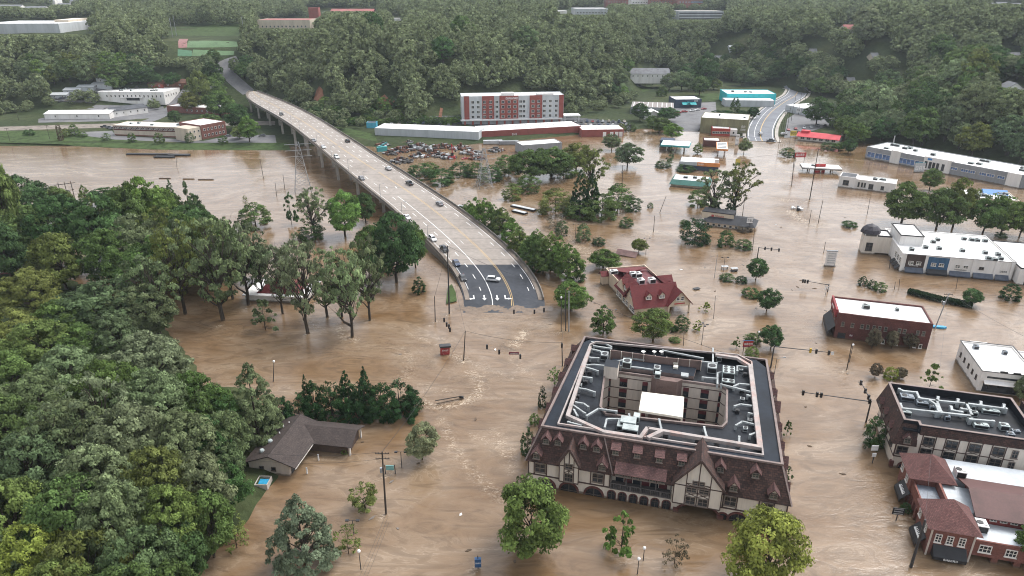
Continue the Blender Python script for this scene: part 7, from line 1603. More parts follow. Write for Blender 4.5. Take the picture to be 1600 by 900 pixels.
for a in [('sedan','red',727,248,'red half-sunk car in the scrapyard'),('pickup','white',768,208,'white pickup beside the long warehouse')]: car(a[0], a[1], G(a[2], a[3], .0)-Vector((0,0,.5)), .7, a[4])
# ---------------------------------------------------------------- poles, wires, lamps
WOOD = pm('pole_wood', (.060,.050,.042), .9, .3, 1.0, streak=True); STEEL = pm('galvanised_steel', (.36,.37,.38), .5, .15, 1.0, metal=.3); DSTEEL = pm('dark_steel', (.045,.045,.048), .55, .2, 1.0)
def pole(px, base, top, label, r=.16, arms=0, mat=None, topx=None, lamp=None, name='utility_pole', cat='pole', land=False, trans=False, ang=0.0):
    p = GT(px, base) if land else G(px, base); q = p.copy(); q.z = max(p.z+1.0, zat(p, top)); dx = 0
    if topx is not None: dx = (topx-P((p.x, p.y, q.z))[0])/ppm(q)
    o = empty(name, p, ang, label, cat); H = q.z-p.z; tx = Vector((dx*math.cos(ang), -dx*math.sin(ang), H))
    mb = MB(); mb.tube((0,0,-1), tx, r, r*.65, 8); mb.build('post', mat or WOOD, o)
    for k in range(arms):
        z = H-.4-k*1.1; c_ = Vector((tx.x*z/H, tx.y*z/H, z)); mb = MB(); mb.beam(c_+Vector((-1.25,0,0)), c_+Vector((1.25,0,0)), .1, .12); 
        for s_ in (-1.15,-.6,.6,1.15): mb.tube(c_+Vector((s_,0,.06)), c_+Vector((s_,0,.28)), .05, n=6)
        mb.build('crossarm', WOOD, o)
    if trans: mb = MB(); z = H*.68; mb.tube((tx.x*.68-.35, tx.y*.68, z), (tx.x*.68-.35, tx.y*.68, z+1.0), .25, n=10); mb.build('transformer', STEEL, o)
    if lamp == 'arm': mb = MB(); mb.tube(tx, tx+Vector((1.6,0,.3)), .05, n=6); mb.build('lamp_arm', STEEL, o); mb = MB(); mb.box(tx.x+1.4, tx.x+2.1, tx.y-.12, tx.y+.12, H+.22, H+.38); mb.build('lamp_head', STEEL, o)
    if lamp in ('twin', 'four'):
        for k in range(2 if lamp == 'twin' else 4):
            a = k*math.pi*(1 if lamp == 'twin' else .5); v = Vector((math.cos(a), math.sin(a), 0)); mb = MB(); mb.beam(tx, tx+v*.9, .06, .06); mb.build('lamp_arm', DSTEEL, o); mb = MB(); c_ = tx+v*.95; mb.box(c_.x-.3, c_.x+.3, c_.y-.2, c_.y+.2, c_.z-.12, c_.z+.1); mb.build('lamp_head', DSTEEL, o)
    if lamp == 'globe': mb = MB(); mb.lathe([(0,-.1),(.25,.05),(.3,.3),(.2,.5),(0,.58)], tx, 10); mb.build('lamp_globe', WHT, o)
    return o, p+Vector((tx.x*math.cos(ang)-tx.y*math.sin(ang), tx.x*math.sin(ang)+tx.y*math.cos(ang), H))
def wire(a, c_, label, sag=.03, r=.035, n=8):
    a, c_ = Vector(a), Vector(c_); mb = MB(); L_ = (c_-a).length; pr = a*0
    for i in range(n):
        t0, t1 = i/n, (i+1)/n; q0 = (c_-a)*t0; q1 = (c_-a)*t1; q0.z -= sag*L_*4*t0*(1-t0); q1.z -= sag*L_*4*t1*(1-t1); mb.tube(q0, q1, r, n=4, cap=False)
    o = mb.build('overhead_wire', BLK); o.location = a; tag(o, label, 'wire'); return o
POLES = {}
for a in [(603,803,706,'tall wooden utility pole with two crossarms standing in open flood',.2,2,WOOD,597,None,True),(702,490,384,'tallest dark pole at the left corner of the bridge end',.24,0,DSTEEL,699,None,False),(680,503,463,'short wooden pole left of the bridge end',.16,0,WOOD,679,None,False),(724,563,517,'dark pole beside the red kiosk sign',.17,0,WOOD,727,None,False),
          (879,572,535,'dark pole at the hotel\'s left back corner with a signal box',.17,0,DSTEEL,878,None,False),(877,518,466,'slim lamp pole, left of three by the bridge end',.12,0,DSTEEL,877,'globe',False),(884,517,452,'black pole, middle of three by the bridge end',.16,0,DSTEEL,884,None,False),(889,518,455,'pale steel pole, right of three by the bridge end',.2,0,STEEL,889,None,False),
          (1265,312,232,'very tall dark pole by the red price board in the flood',.24,1,WOOD,1279,None,False),(1237,290,238,'tall dark pole left of the red price board',.2,0,WOOD,1242,None,False),(1278,350,312,'leaning-topped short pole right of the tall flood pole',.15,0,WOOD,1286,None,False),(1264,350,328,'short pole beside the snagged white debris',.14,0,WOOD,1268,None,False),(1355,335,308,'thin pole alone in the flood left of the tree row',.12,0,WOOD,1360,None,False),
          (1460,514,458,'pale leaning utility pole with transformer behind the white shop',.18,1,STEEL,1483,None,True),(1323,578,538,'dark pole before the brick hall',.14,0,WOOD,1331,None,False),(1423,886,812,'thick dark pole leaning beside the arcade awning',.26,0,DSTEEL,1446,None,False),(1021,363,337,'bare pole alone in open water left of the dark bush',.14,0,WOOD,1023,None,False),(1030,332,306,'leaning pole above the bare pole in open water',.14,0,WOOD,1041,None,False),
          (972,297,258,'power pole with pale fittings beside the grey-blue tree',.17,1,WOOD,973,None,True),(1115,498,462,'thin lamp pole left of the hotel-side shrubs',.08,0,DSTEEL,1118,None,False),(1068,540,518,'short brown post behind the hotel roof',.1,0,WOOD,1069,None,False),(1160,337,300,'pole with white sign disc near the sycamores',.14,0,WOOD,1165,None,False),(1116,434,398,'tall thin grey pole below the dark bush',.1,0,STEEL,1121,None,False),(1176,391,360,'pole at the right end of the diner',.12,0,WOOD,1179,None,False),
          (412,279,248,'weathered pole in the river, leftmost of three',.16,0,WOOD,406,None,False),(445,296,272,'weathered pole in the river, middle of three',.15,0,WOOD,442,None,False),(432,306,286,'short weathered pole in the river, lowest of three',.14,0,WOOD,430,None,False),(1390,420,400,'short post in the water before the shopping strip',.1,0,WOOD,1392,None,False),(1405,452,436,'stub post before the brown shopfront',.1,0,WOOD,1406,None,False),(1494,452,432,'thin post before the white shopfronts',.09,0,DSTEEL,1497,None,False),
          (1302,424,408,'thin post under the white board sign',.1,0,STEEL,1305,None,False),(1287,395,378,'short leaning post left of the white board sign',.12,0,WOOD,1290,None,False),(1398,452,440,'low stub in the flood by the shopping strip',.1,0,WOOD,1399,None,False),(426,596,566,'dark pole at the wood\'s right edge',.12,0,DSTEEL,428,'globe',False),(275,210,195,'small pole on the river bank before the long cream office',.1,0,WOOD,275,None,False),(276,262,240,'thin pole over the drowned river works',.1,0,WOOD,275,None,False)]:
    POLES[(a[0], a[1])] = pole(a[0], a[1], a[2], a[3], a[4], a[5], a[6], a[7], a[8], trans=a[9])
for a in [(628,731,706,'twin-headed black lamp post right of the tall utility pole','twin'),(553,834,813,'black twin-headed lamp post behind the twiggy shrub','twin'),(1009,396,372,'twin-headed lamp post beside the small round tree','twin'),(1130,425,402,'twin-headed lamp post with white fitting in the flood','twin'),(1096,539,507,'four-headed lamp post behind the hotel','four'),(956,508,484,'twin-headed lamp post beside the conical tree','twin'),
          (899,372,350,'black twin-headed lamp post in the current right of the bridge','twin'),(996,897,875,'black lamp post at the bottom edge before the hotel','globe'),(1005,876,858,'thin black post beside the bottom-edge lamp','globe'),(1205,612,560,'dark lamp mast at the hotel\'s right back corner','arm'),(1327,566,540,'slim lamp pole with round sign before the brick hall','globe'),(1182,545,520,'grey sign pole behind the hotel','globe'),(564,890,863,'half-drowned white-topped lamp post at the bottom edge','globe'),(1356,268,250,'lamp pole before the long grey building','arm'),(1327,250,232,'lamp pole in the flood right of the red-roofed shop','arm')]:
    pole(a[0], a[1], a[2], a[3], .09, 0, DSTEEL, None, a[4], 'street_lamp', 'lamp')
for px, py in ((410,168),(422,176),(437,186),(451,197),(465,207),(490,229),(515,249),(543,271),(568,291),(594,312),(627,341),(665,379)):
    p = deckpt(px, py); q = dk(p.y, 0)+Vector((.3,0,.16)); o = empty('street_lamp', q, 0, 'slim grey lamp post on the left parapet of the bridge', 'lamp', 'slim grey lamp post on the left parapet of the bridge'); mb = MB(); mb.tube((0,0,0),(0,0,6.5),.1,.07,6); mb.build('post', STEEL, o); mb = MB(); mb.tube((0,0,6.5),(1.6,0,6.8),.05,n=6); mb.box(1.4,2.1,-.12,.12,6.72,6.86); mb.build('lamp_head', STEEL, o)
for i, (px, base, top) in enumerate(((1222,212,176),(1226,206,172),(1230,202,168),(1240,172,148),(1247,180,140),(1236,190,160),(1256,170,138),(1217,226,190))):
    pole(px, base, top, 'dark utility pole among those lining the curving road', .15, 1, WOOD, None, None, land=True)[0]['group'] = 'dark utility poles lining the curving road'
for px, base, top in ((30,190,160),(16,222,200),(78,218,195)): pole(px, base, top, 'thin dark pole on the left bank grass', .12, 1, WOOD, None, None, land=True)[0]['group'] = 'thin dark poles on the left bank grass'
for px, base, top in ((270,58,28),(276,56,24),(382,58,26),(389,56,30)): pole(px, base, top, 'tall floodlight mast at the sports ground', .3, 0, STEEL, None, 'four', land=True, name='floodlight_mast', cat='mast')[0]['group'] = 'tall floodlight masts at the sports ground'
pole(1395,228,212,'white chimney-like mast behind the long grey building',.5,0,WHT,None,None,land=True,name='white_mast',cat='mast')
T = lambda k: POLES[k][1]
wire(T((724,563)), T((603,803)), 'overhead wire from the kiosk pole to the tall utility pole', .02); wire(T((702,490)), T((724,563)), 'span wire from the tallest pole to the kiosk pole', .03); wire(T((724,563)), T((879,572)), 'span wire across the drowned junction to the hotel corner', .04); wire(T((884,517)), T((879,572)), 'span wire from the triple poles to the hotel corner', .03); wire(T((702,490)), T((884,517)), 'span wire across the foot of the bridge', .04)
wire(T((603,803)), G(385,705,5), 'service wire from the tall utility pole over the brown-roofed house', .03, .02); wire(T((603,803))-Vector((0,0,1.5)), G(385,718,4), 'lower service wire over the brown-roofed house', .03, .02); wire(T((1460,514)), G(1640,545,7), 'wire from the pale leaning pole to the right edge', .02, .03); wire(T((1460,514)), T((1423,886)), 'wire from the pale leaning pole toward the arcade', .02, .02)
for k, dz in ((0,0),(1,-.9),(2,-1.8)): wire(G(603,803,9)+Vector((.2*k,0,dz)), G(548,930,9)+Vector((.2*k,0,dz)), ('upper','middle','lower')[k]+' wire from the tall utility pole off the bottom edge', .02, .02)
# ---------------------------------------------------------------- traffic signals
SIGY = pm('signal_yellow', (.55,.36,.03), .6)
def signal(px, py, z, label, body=None, n=3):
    p = G(px, py, z); o = empty('traffic_signal', p, 0, label, 'signal'); mb = MB(); h = n*.42; mb.box(-.24,.24,-.2,.2,-h/2,h/2); mb.build('housing', body or BLK, o)
    for k in range(n): m2 = MB(); m2.tube((0,.2,h/2-.21-k*.42),(0,.36,h/2-.21-k*.42),.15,n=8); m2.build('visor', BLK, o)
    return o
SL = 'on the span wire by the bridge end'
for px, py, w_ in ((694,500,'first dark signal hanging left of the bridge end'),(698,507,'second dark signal hanging left of the bridge end'),(701.5,510,'third dark signal hanging left of the bridge end'),(703,515,'lowest dark signal hanging left of the bridge end'),(761,542,'left of two signals over the drowned junction'),(780,550,'right of two signals over the drowned junction'),(813,557,'signal just right of the red street board'),(803,487,'signal at the water line, left of three below the road end'),(835,487,'signal at the water line, middle of three below the road end'),(850,484,'signal at the water line, right of three below the road end'),(878,540,'tall signal box on the hotel corner pole')): signal(px, py, 4.2, w_)
def board(name, label, cat, px, py, z, w, h, mat, trim=None, text=None, tm=None, legs=0, rz=0.0, t=.12, th=.4):
    p = G(px, py, z); o = empty(name, p, rz, label, cat); mb = MB(); mb.box(-w/2,w/2,-t/2,t/2,-h/2,h/2); mb.build('panel', mat, o)
    if trim: mb = MB(); mb.box(-w/2-.1,w/2+.1,-t/2-.03,t/2+.03,h/2+.001,h/2+.16); mb.box(-w/2-.1,w/2+.1,-t/2-.03,t/2+.03,-h/2-.16,-h/2-.001); mb.build('frame', trim, o)
    if text:
        for k in range(text): letters(MB(), -w*.38, w*.36, -t/2-.005, h*.5-h*(k+.75)/text, h/text*th, 5+k+int(px)).build('lettering', tm or PAINTW, o)
    if legs:
        for x in ((0,) if legs == 1 else (-w*.4, w*.4)): mb = MB(); mb.box(x-.07,x+.07,-.07,.07,-z-1.5,-h/2); mb.build('sign_post', DSTEEL, o)
    return o
SRED = pm('sign_red', (.40,.04,.04), .6); STEALB = pm('sign_blue', (.03,.09,.20), .6)
board('street_board','red street name board hanging over the drowned junction','sign',803,552,4.2,2.6,.7,pm('street_board_red', (.18,.04,.05)),None,1)
def mast_arm(bx, by, top, tx, ty, label, sig, arm2=None):
    p = G(bx, by); z = zat(p, top); z = min(z, 9.0); o = empty('signal_mast', p, 0, label, 'signal mast'); mb = MB(); mb.tube((0,0,-1),(0,0,z),.2,.15,8); mb.build('post', DSTEEL, o)
    e = G(tx, ty, z)-p; e.z = z-.05; mb = MB(); mb.tube((0,0,z-.25), e, .13, .08, 8); mb.build('mast_arm', DSTEEL, o)
    if arm2: e2 = G(*arm2, z)-p; e2.z = z; mb = MB(); mb.tube((0,0,z-.2), e2, .12, .08, 8); mb.build('mast_arm', DSTEEL, o)
    for f, k in sig:
        v = e if k != 2 else e2; c_ = Vector((v.x*f, v.y*f, z-.2)); mb = MB()
        if k == 3: mb.box(c_.x-.35,c_.x+.35,c_.y-.05,c_.y+.05,c_.z-.4,c_.z+.4); mb.build('sign_panel', PAINTW, o)
        else: mb.box(c_.x-.22,c_.x+.22,c_.y-.2,c_.y+.2,c_.z-.6,c_.z+.6); mb.build('signal_head', SIGY if k == 4 else BLK, o)
    return o
mast_arm(1204,575,540,1302,551,'dark signal mast with long arm behind the hotel, yellow head at mid-arm', [(.62,4),(.72,1),(.93,1),(.99,3)])
mast_arm(1353,660,626,1251,612,'dark signal mast with two arms before the black-roofed timber block', [(.02,1),(.96,1),(.76,1),(.70,1),(.5,2),(.9,2),(.2,2)], (1344,594))
mast_arm(1293,456,444,1254,438,'small grey signal mast with short arm in mid-flood', [(.98,1),(.8,1),(.9,1)]); mast_arm(1183,404,386,1219,390,'thin signal gantry at the water crossing', [(.3,1),(.6,1),(.95,1)])
# ---------------------------------------------------------------- signs and small things in the water
o = empty('kiosk_sign', G(695,553), .15, 'red kiosk-shaped sign tilted in white water below the bridge', 'sign'); o.rotation_euler = (.05,.06,.25)
mb = MB(); mb.box(-1.2,1.2,-.5,.5,-1,2.3); mb.build('panel', pm('red_sign_board', (.36,.05,.05), .6, .2, .8, stain=(.55,.45,.42)), o); mb = MB(); mb.box(-1.5,1.5,-.75,.75,2.301,2.75); mb.build('cap', DSTEEL, o); letters(MB(), -.8,.8,-.52,1.1,.5,3).build('lettering', PAINTW, o)
o = empty('post_box', G(747,888), .05, 'dark blue pedestal sign box standing in the flood at the bottom edge', 'sign'); mb = MB(); mb.box(-.55,.55,-.3,.3,.5,2.2); mb.build('sign_box', STEALB, o); mb = MB(); mb.tube((0,0,-1),(0,0,2.8),.08,n=8); mb.build('post', DSTEEL, o); letters(MB(), -.4,.35,-.31,1.3,.25,2).build('lettering', PAINTW, o)
o = empty('green_sign', G(610,740), .0, 'small pale green board between two dark posts beside the utility pole', 'sign'); mb = MB(); mb.box(-.8,.8,-.08,.08,.9,2.0); mb.build('panel', pm('pale_green_panel', (.20,.42,.40), .7, .2, 1.5), o)
for x in (-1.0,1.0): mb = MB(); mb.box(x-.08,x+.08,-.1,.1,-1,2.2); mb.build('sign_post', DSTEEL, o)
o = empty('board_sign', G(1296,416), -.1, 'tall white tenant board sign standing alone in the flood', 'sign'); mb = MB(); mb.box(-1.7,1.7,-.3,.3,.4,5.6); mb.build('panel', WWALL, o); mb = MB(); mb.box(-1.9,1.9,-.4,.4,5.601,5.9); mb.box(-1.9,1.9,-.4,.4,-.5,.399); mb.build('frame', MGREY, o)
for k in range(5): letters(MB(), -1.2,1.2,-.31,4.6-k*.85,.42,k+3).build('lettering', MGREY, o)
board('price_sign','red and white price sign on two posts left of the fuel canopy','sign',1251,242,6.5,6.0,2.6,SRED,None,1,PAINTW,2,th=.5); board('price_board','red price board low in front of the fuel canopy','sign',1281,263,2.2,5.6,4.6,SRED,None,1,PAINTW,0,t=.5,th=.14)
board('yellow_sign','yellow and white sign panel beside the red-roofed shop','sign',1240,208,6,4.0,3.2,pm('sign_yellow', (.60,.48,.10), .6),WHT,1,BLK,2); board('road_sign','white road sign board over the lot by the curving road','sign',1248,172,6,3.2,3.6,WHT,None,1,BLK,1); board('totem','white totem with three dark squares by the flooded junction','sign',1152,219,3,2.2,7.5,WHT,None,3,BLK,1)
board('hanging_sign','black shop sign with white lettering hung before the arcade','sign',1404,799,2.2,2.0,1.5,BLK,None,3,PAINTW,1,rz=-.2); board('white_cluster_sign','cluster of small white sign plates beside the corner bush','sign',1367,700,3.0,1.4,1.2,PAINTW,None,0,None,0); board('white_cluster_sign','small white sign plates below the cluster by the corner bush','sign',1366,711,2.0,.8,.9,PAINTW,None,0,None,1); board('shop_sign','red and blue striped shop sign behind the hotel\'s back corner','sign',1169,537,2.4,2.6,1.7,SRED,STEALB,1,PAINTW,2)
board('round_sign','white round-topped diner sign on a pole by the diner','sign',1172,344,4.5,2.4,2.4,WHT,BLK,1,BLK,1); board('teal_sign','teal and white monument sign before the long grey building','sign',1437,262,2.5,5.5,5.0,LGREY,TEALD,1,PAINTW,2); board('white_sign','white sign board above the lot by the water junction','sign',1120,253,5,2.4,2.4,WHT,None,0,None,1); board('yellow_sign','yellow sign frame near the flooded junction','sign',1153,252,3,2.6,2.6,pm('sign_yellow', (.60,.48,.10)),None,0,None,2); board('yellow_sign','yellow board tangled in the sycamores','sign',1152,284,2.5,3.2,1.2,pm('sign_yellow', (.60,.48,.10)),None,0,None,2)
o = empty('crossing_sign', G(1290,462), .1, 'white crossbuck sign left of the brick hall', 'sign'); mb = MB(); mb.beam((-.9,0,2.0),(.9,0,3.4),.08,.22); mb.beam((-.9,.09,3.4),(.9,.09,2.0),.08,.22); mb.build('crossbuck', PAINTW, o); mb = MB(); mb.tube((0,.2,-1),(0,.2,3.4),.08,n=8); mb.build('post', STEEL, o)
o = empty('floating_shed', G(980,398), -.45, 'shed roof adrift in the current behind the red-roofed restaurant', 'shed'); o.rotation_euler = (.1,.06,-.4); mb = MB(); mb.box(-3.4,3.4,-2,2,-1.5,.8); mb.build('wall', pm('tan_siding', (.42,.30,.20), .85), o); mb = MB(); gable(mb,-3.4,3.4,-2,2,.8,1.7,'x',.4,.15); mb.build('roof', pm('brown_sheet_roof', (.17,.10,.09), .7, .3, .5), o)
o = empty('floating_debris', G(1247,327), .4, 'raft of white debris snagged on a pole in rough water', 'debris'); g = random.Random(4)
for k in range(7): mb = MB(); x, y = g.uniform(-3,3), g.uniform(-2,2); mb.obox((x, y), (g.uniform(-1,1), g.uniform(-1,1)+.01), g.uniform(1.2,2.6), g.uniform(.5,1.2), -.3+k*.04, .5+g.uniform(0,.8)); mb.build('debris_piece', WHT if k % 3 else BLK, o)
for px, py, w_, l_ in ((1088,452,'small dark table adrift right of the restaurant','table'),(1147,424,'dark bench adrift in open water','bench')):
    o = empty('floating_'+l_, G(px, py), .4, w_, l_); mb = MB(); mb.box(-1.1,1.1,-.7,.7,.25,.38); mb.build('top', BLK, o)
    for x in (-.9,.9):
        for y in (-.5,.5): mb = MB(); mb.box(x-.06,x+.06,y-.06,y+.06,-.5,.249); mb.build('leg', WHT, o)
for i, (px, py) in enumerate(((1132,420),(1147,423))):
    o = empty('picnic_canopy', G(px, py), .1, ('left','right')[i]+' of two small pale tables standing in the flood', 'table'); mb = MB(); mb.box(-1.2,1.2,-.6,.6,.9,1.02); mb.build('top', LGREY, o)
    for x in (-1,1): mb = MB(); mb.box(x-.05,x+.05,-.4,.4,-1,.899); mb.build('leg', STEEL, o)
o = empty('sunken_pipe_rail', G(705,626), .0, 'pair of drowned gate arms in the eddy below the bridge', 'barrier'); mb = MB(); mb.beam(Vector(G(680,626,.7))-o.location, Vector(G(721,619,.7))-o.location, .16, .16); mb.build('rail', WOOD, o); mb = MB(); mb.beam(Vector(G(682,631,.3))-o.location, Vector(G(723,622,.3))-o.location, .16, .16); mb.build('rail', WOOD, o); mb = MB(); p_ = Vector(G(721,621,.3))-o.location; mb.box(p_.x-.5,p_.x+.5,p_.y-.3,p_.y+.3,-.5,.6); mb.build('counterweight', BLK, o)
for px, py, w_ in ((498,719,'white stake by the brown-roofed house, upper'),(480,740,'white stake by the brown-roofed house, lower')): o = empty('marker_post', G(px, py), 0, w_, 'post'); mb = MB(); mb.tube((0,0,-1),(0,0,1.3),.16,n=8); mb.build('post', WHT, o); mb = MB(); mb.tube((0,0,1.301),(0,0,1.42),.19,n=8); mb.build('cap', MGREY, o)
o = empty('blue_tank', G(1466,512), -.2, 'blue tarpaulined skiff beside the leaning pale pole', 'boat'); mb = MB(); mb.prism([(-2,-.6),(1.4,-.6),(2.2,0),(1.4,.6),(-2,.6)], -.3, .5); mb.build('hull', pm('bright_blue_plastic', (.03,.32,.55)), o)
g = random.Random(21)
for i in range(46):
    px, py = g.choice([(g.uniform(560,900),g.uniform(500,880)),(g.uniform(1180,1330),g.uniform(330,760)),(g.uniform(880,1250),g.uniform(300,470)),(g.uniform(900,1500),g.uniform(440,620))]); p = G(px, py)
    o = empty('drifting_litter', p, g.random()*6.28, 'small scrap of pale litter or branch drifting on the flood', 'debris', 'small scraps drifting on the flood'); mb = MB(); L_ = g.uniform(.3,1.0)
    mb.prism([(-L_,-.12),(-.1,-.3),(L_,-.06),(L_*.8,.12),(0,.28)], -.1, .09); mb.build('scrap', g.choice([WHT, WOOD, WOOD, LGREY]), o)
# ---------------------------------------------------------------- river works, masts, scrapyard
def lattice(px, base, top, label, w):
    p = G(px, base); H = zat(p, top); o = empty('lattice_mast', p, .3, label, 'pylon'); mb = MB(); n = 7
    c_ = lambda k, s, t: Vector((s*w*(1-k/n*.86), t*w*(1-k/n*.86), -1+(H+1)*k/n))
    for s, t in ((-1,-1),(1,-1),(1,1),(-1,1)): mb.tube(c_(0,s,t), c_(n,s,t), .14, .09, 5)
    for k in range(n):
        for (a, b_), (d, e) in (((-1,-1),(1,-1)),((1,-1),(1,1)),((1,1),(-1,1)),((-1,1),(-1,-1))): mb.tube(c_(k,a,b_), c_(k+1,d,e), .06, n=4); mb.tube(c_(k,d,e), c_(k+1,a,b_), .06, n=4); mb.tube(c_(k+1,a,b_), c_(k+1,d,e), .06, n=4)
    mb.build('lattice', STEEL, o)
    for z in (.72,.84,.96): mb = MB(); mb.beam((-w*1.5,0,H*z),(w*1.5,0,H*z),.18,.2); mb.build('crossarm', STEEL, o)
lattice(757,292,232,'steel lattice pylon in the flooded scrapyard thicket',3.6); lattice(474,300,222,'steel lattice pylon rising from the river beside the bridge',4.0)
o = empty('pole_frame', G(110,322), .6, 'frame of three dark poles joined by crossbars above the flooded trees', 'pole frame'); H_ = zat(G(110,322), 284)
for x in (-2.4,0,2.4): mb = MB(); mb.tube((x,0,-1),(x,0,H_),.18,.14,7); mb.build('post', WOOD, o)
mb = MB(); mb.beam((-4,0,H_-1),(4,0,H_-1),.2,.25); mb.build('crossbar', WOOD, o); mb = MB(); mb.beam((-3,0,H_-4),(3,0,H_-4),.2,.25); mb.build('crossbar', WOOD, o)
for px, py, l_, w_, nm in ((235,242,28,2.2,'long dark drowned wall top in the river'),(258,246,12,3,'short dark roof ridge awash in the river'),(281,243,13,3.5,'dark structure awash at the right of the river works'),(322,281,8,1.0,'floating log, middle of the river'),(295,280,6,1,'floating log left of mid-river'),(258,279,6,.9,'floating log, leftmost in the river')):
    o = empty('river_debris', G(px, py), -.05, nm, 'debris'); mb = MB(); mb.prism([(-l_/2,-w_/2),(l_*.42,-w_/2),(l_/2,0),(l_*.4,w_/2),(-l_*.48,w_*.4)], -.5, .8 if l_ > 8 else .35); mb.build('beam', BLK if l_ > 8 else WOOD, o)
g = random.Random(8); SC = [RUST, BLK, MGREY, pm('scrap_grey', (.12,.11,.10), .8, .4, .6), RUST, LGREY, pm('scrap_grey', (.12,.11,.10))]
for i, (px, py, r, h) in enumerate(((625,236,6,3.5),(640,233,6,4),(655,232,7,4.5),(670,236,6,4),(685,243,6,3),(655,245,5,2.5),(628,252,7,2.2),(612,240,5,2.5),(700,247,4,2),(735,240,6,2.5),(720,233,6,3),(745,248,4,2),(600,228,5,2),(640,226,6,2.5),(690,230,6,3),(775,236,5,2))):
    o = empty('scrap_heap', G(px, py), g.random()*6, 'heap of crushed dark scrap metal in the flooded scrapyard', 'scrap heap', 'heap of crushed dark scrap metal in the flooded scrapyard')
    for k in range(5):
        mb = MB()
        for j in range(9):
            a = g.random()*6.28; q = r*g.random()**.7; z = h*(1-q/r)*g.random(); mb.obox((q*math.cos(a), q*math.sin(a)), (math.cos(a*3), math.sin(a*3)), g.uniform(.8,3.2), g.uniform(.5,1.6), z-.6, z+g.uniform(.3,1.0))
        mb.build('scrap_metal', SC[(i+k) % len(SC)], o)
o = empty('red_crane', G(706,248), .2, 'red material crane with raised boom in the scrapyard', 'crane'); mb = MB(); mb.box(-2,2,-1.4,1.4,-.5,1.6); mb.build('carriage', SRED, o); mb = MB(); mb.box(-.6,1.0,-.9,.5,1.601,3.4); mb.build('cab', GLS, o); mb = MB(); mb.beam((.6,0,1.6),(0,0,8.5),.6,.6); mb.build('boom', SRED, o); mb = MB(); mb.beam((0,0,8.5),(2.2,0,5.0),.4,.4); mb.build('jib', SRED, o); mb = MB(); mb.lathe([(0,0),(.5,.3),(.7,.9),(.3,1.4)],(2.2,0,3.6),8); mb.build('grab', BLK, o)
o = empty('teal_baler', G(597,236), .5, 'teal machine at the left of the scrapyard by the bridge', 'machine'); mb = MB(); mb.box(-3,3,-1.2,1.2,-.5,2.6); mb.build('body', TEALD, o); mb = MB(); mb.beam((-2,0,2.6),(3.5,0,5),.5,.5); mb.build('conveyor', TEALD, o)
for px, py, w_, i in ((770,225,'pale scrapyard container before the brick warehouse',0),(795,226,'grey scrapyard trailer before the white loading shed',1)): o = empty('container', G(px, py), .1, w_, 'container'); mb = MB(); mb.box(-6,6,-1.3,1.3,-.6,2.4); mb.build('box', (LGREY, MGREY)[i], o); mb = MB(); mb.box(-6.05,-6.0,-1.2,1.2,-.5,2.3); mb.build('door', RUST, o)
for px, py, px2, py2, nm in ((800,322,836,330,'long dark drowned deck left of the thicket, upper'),(802,330,822,335,'long dark drowned deck left of the thicket, middle'),(715,323,740,328,'long dark beam in the current beside the bridge')):
    A, B_ = G(px, py), G(px2, py2); o = empty('drowned_deck', A, math.atan2(B_.y-A.y, B_.x-A.x), nm, 'debris'); mb = MB(); mb.box(0,(B_-A).length,-1.2,1.2,-.5,.7); mb.build('deck', BLK, o); mb = MB(); mb.box(.2,(B_-A).length-.2,-1.0,1.0,.701,.78); mb.build('top', LGREY, o)
# ---------------------------------------------------------------- trees of the left bank and yards
for a, w_ in [((300,176,142,18,'olive'),0),((316,172,108,20,'olive'),0),((335,160,120,22,'mid'),0),((345,184,140,24,'mid'),0),((372,204,160,22,'dark'),0),((330,200,176,16,'mid'),0),((390,222,180,16,'bright'),0),((375,218,196,12,'lime'),0),((185,143,115,13,'mid'),1),((118,213,193,8,'mid'),2),((96,220,192,5,'brown'),2),((130,214,205,8,'mid'),2),((167,220,207,7,'grey'),2),((207,222,206,7,'mid'),2),((250,224,205,8,'mid'),2),((297,222,206,8,'grey'),2),((349,224,210,8,'mid'),2),((275,192,172,12,'dark'),2),((47,212,200,9,'dark'),2),((105,214,200,8,'olive'),2),((240,141,128,8,'mid'),1),((270,136,112,12,'dark'),1),((205,132,112,10,'dark'),1),((220,132,112,12,'dark'),1),((240,132,112,12,'dark'),1)]:
    tr('round' if a[3] > 9 else 'bush', *a, ('crowding the slope left of the bridge', 'behind the white workshop', 'dotted about the riverside car park')[w_])
for a in [(1000,190,160,14,'dark'),(1043,190,166,16,'dark'),(1020,196,180,10,'mid'),(985,205,190,9,'mid'),(970,206,192,8,'olive'),(1146,186,150,9,'dark'),(1160,184,172,12,'deep'),(1120,184,172,14,'deep'),(1135,184,172,14,'deep'),(1176,186,166,10,'deep'),(975,116,88,18,'mid'),(966,136,106,17,'grey'),(1034,150,132,9,'mid'),(1076,126,98,17,'dark'),(1092,150,118,15,'mid'),(1058,116,94,13,'grey'),(955,158,128,15,'dark'),(975,150,134,8,'bright'),(1215,128,96,18,'dark'),(1240,124,98,14,'mid'),(1196,130,104,15,'grey'),(1225,112,88,16,'mid'),(1262,140,112,15,'dark'),(1282,150,120,17,'mid'),(1180,134,112,13,'grey'),(996,132,112,9,'grey'),(1012,133,104,9,'blue'),(1065,142,110,16,'pale'),(1080,142,120,9,'pale'),(1045,142,112,14,'grey'),(1100,140,80,22,'dark'),(1115,140,122,12,'olive'),(1275,196,150,20,'dark'),(1300,200,175,12,'mid'),(1325,240,215,12,'dark'),(1310,236,222,10,'mid')]:
    tr('round' if a[3] > 9 else 'bush', *a, 'around the shops and lots below the hill houses')
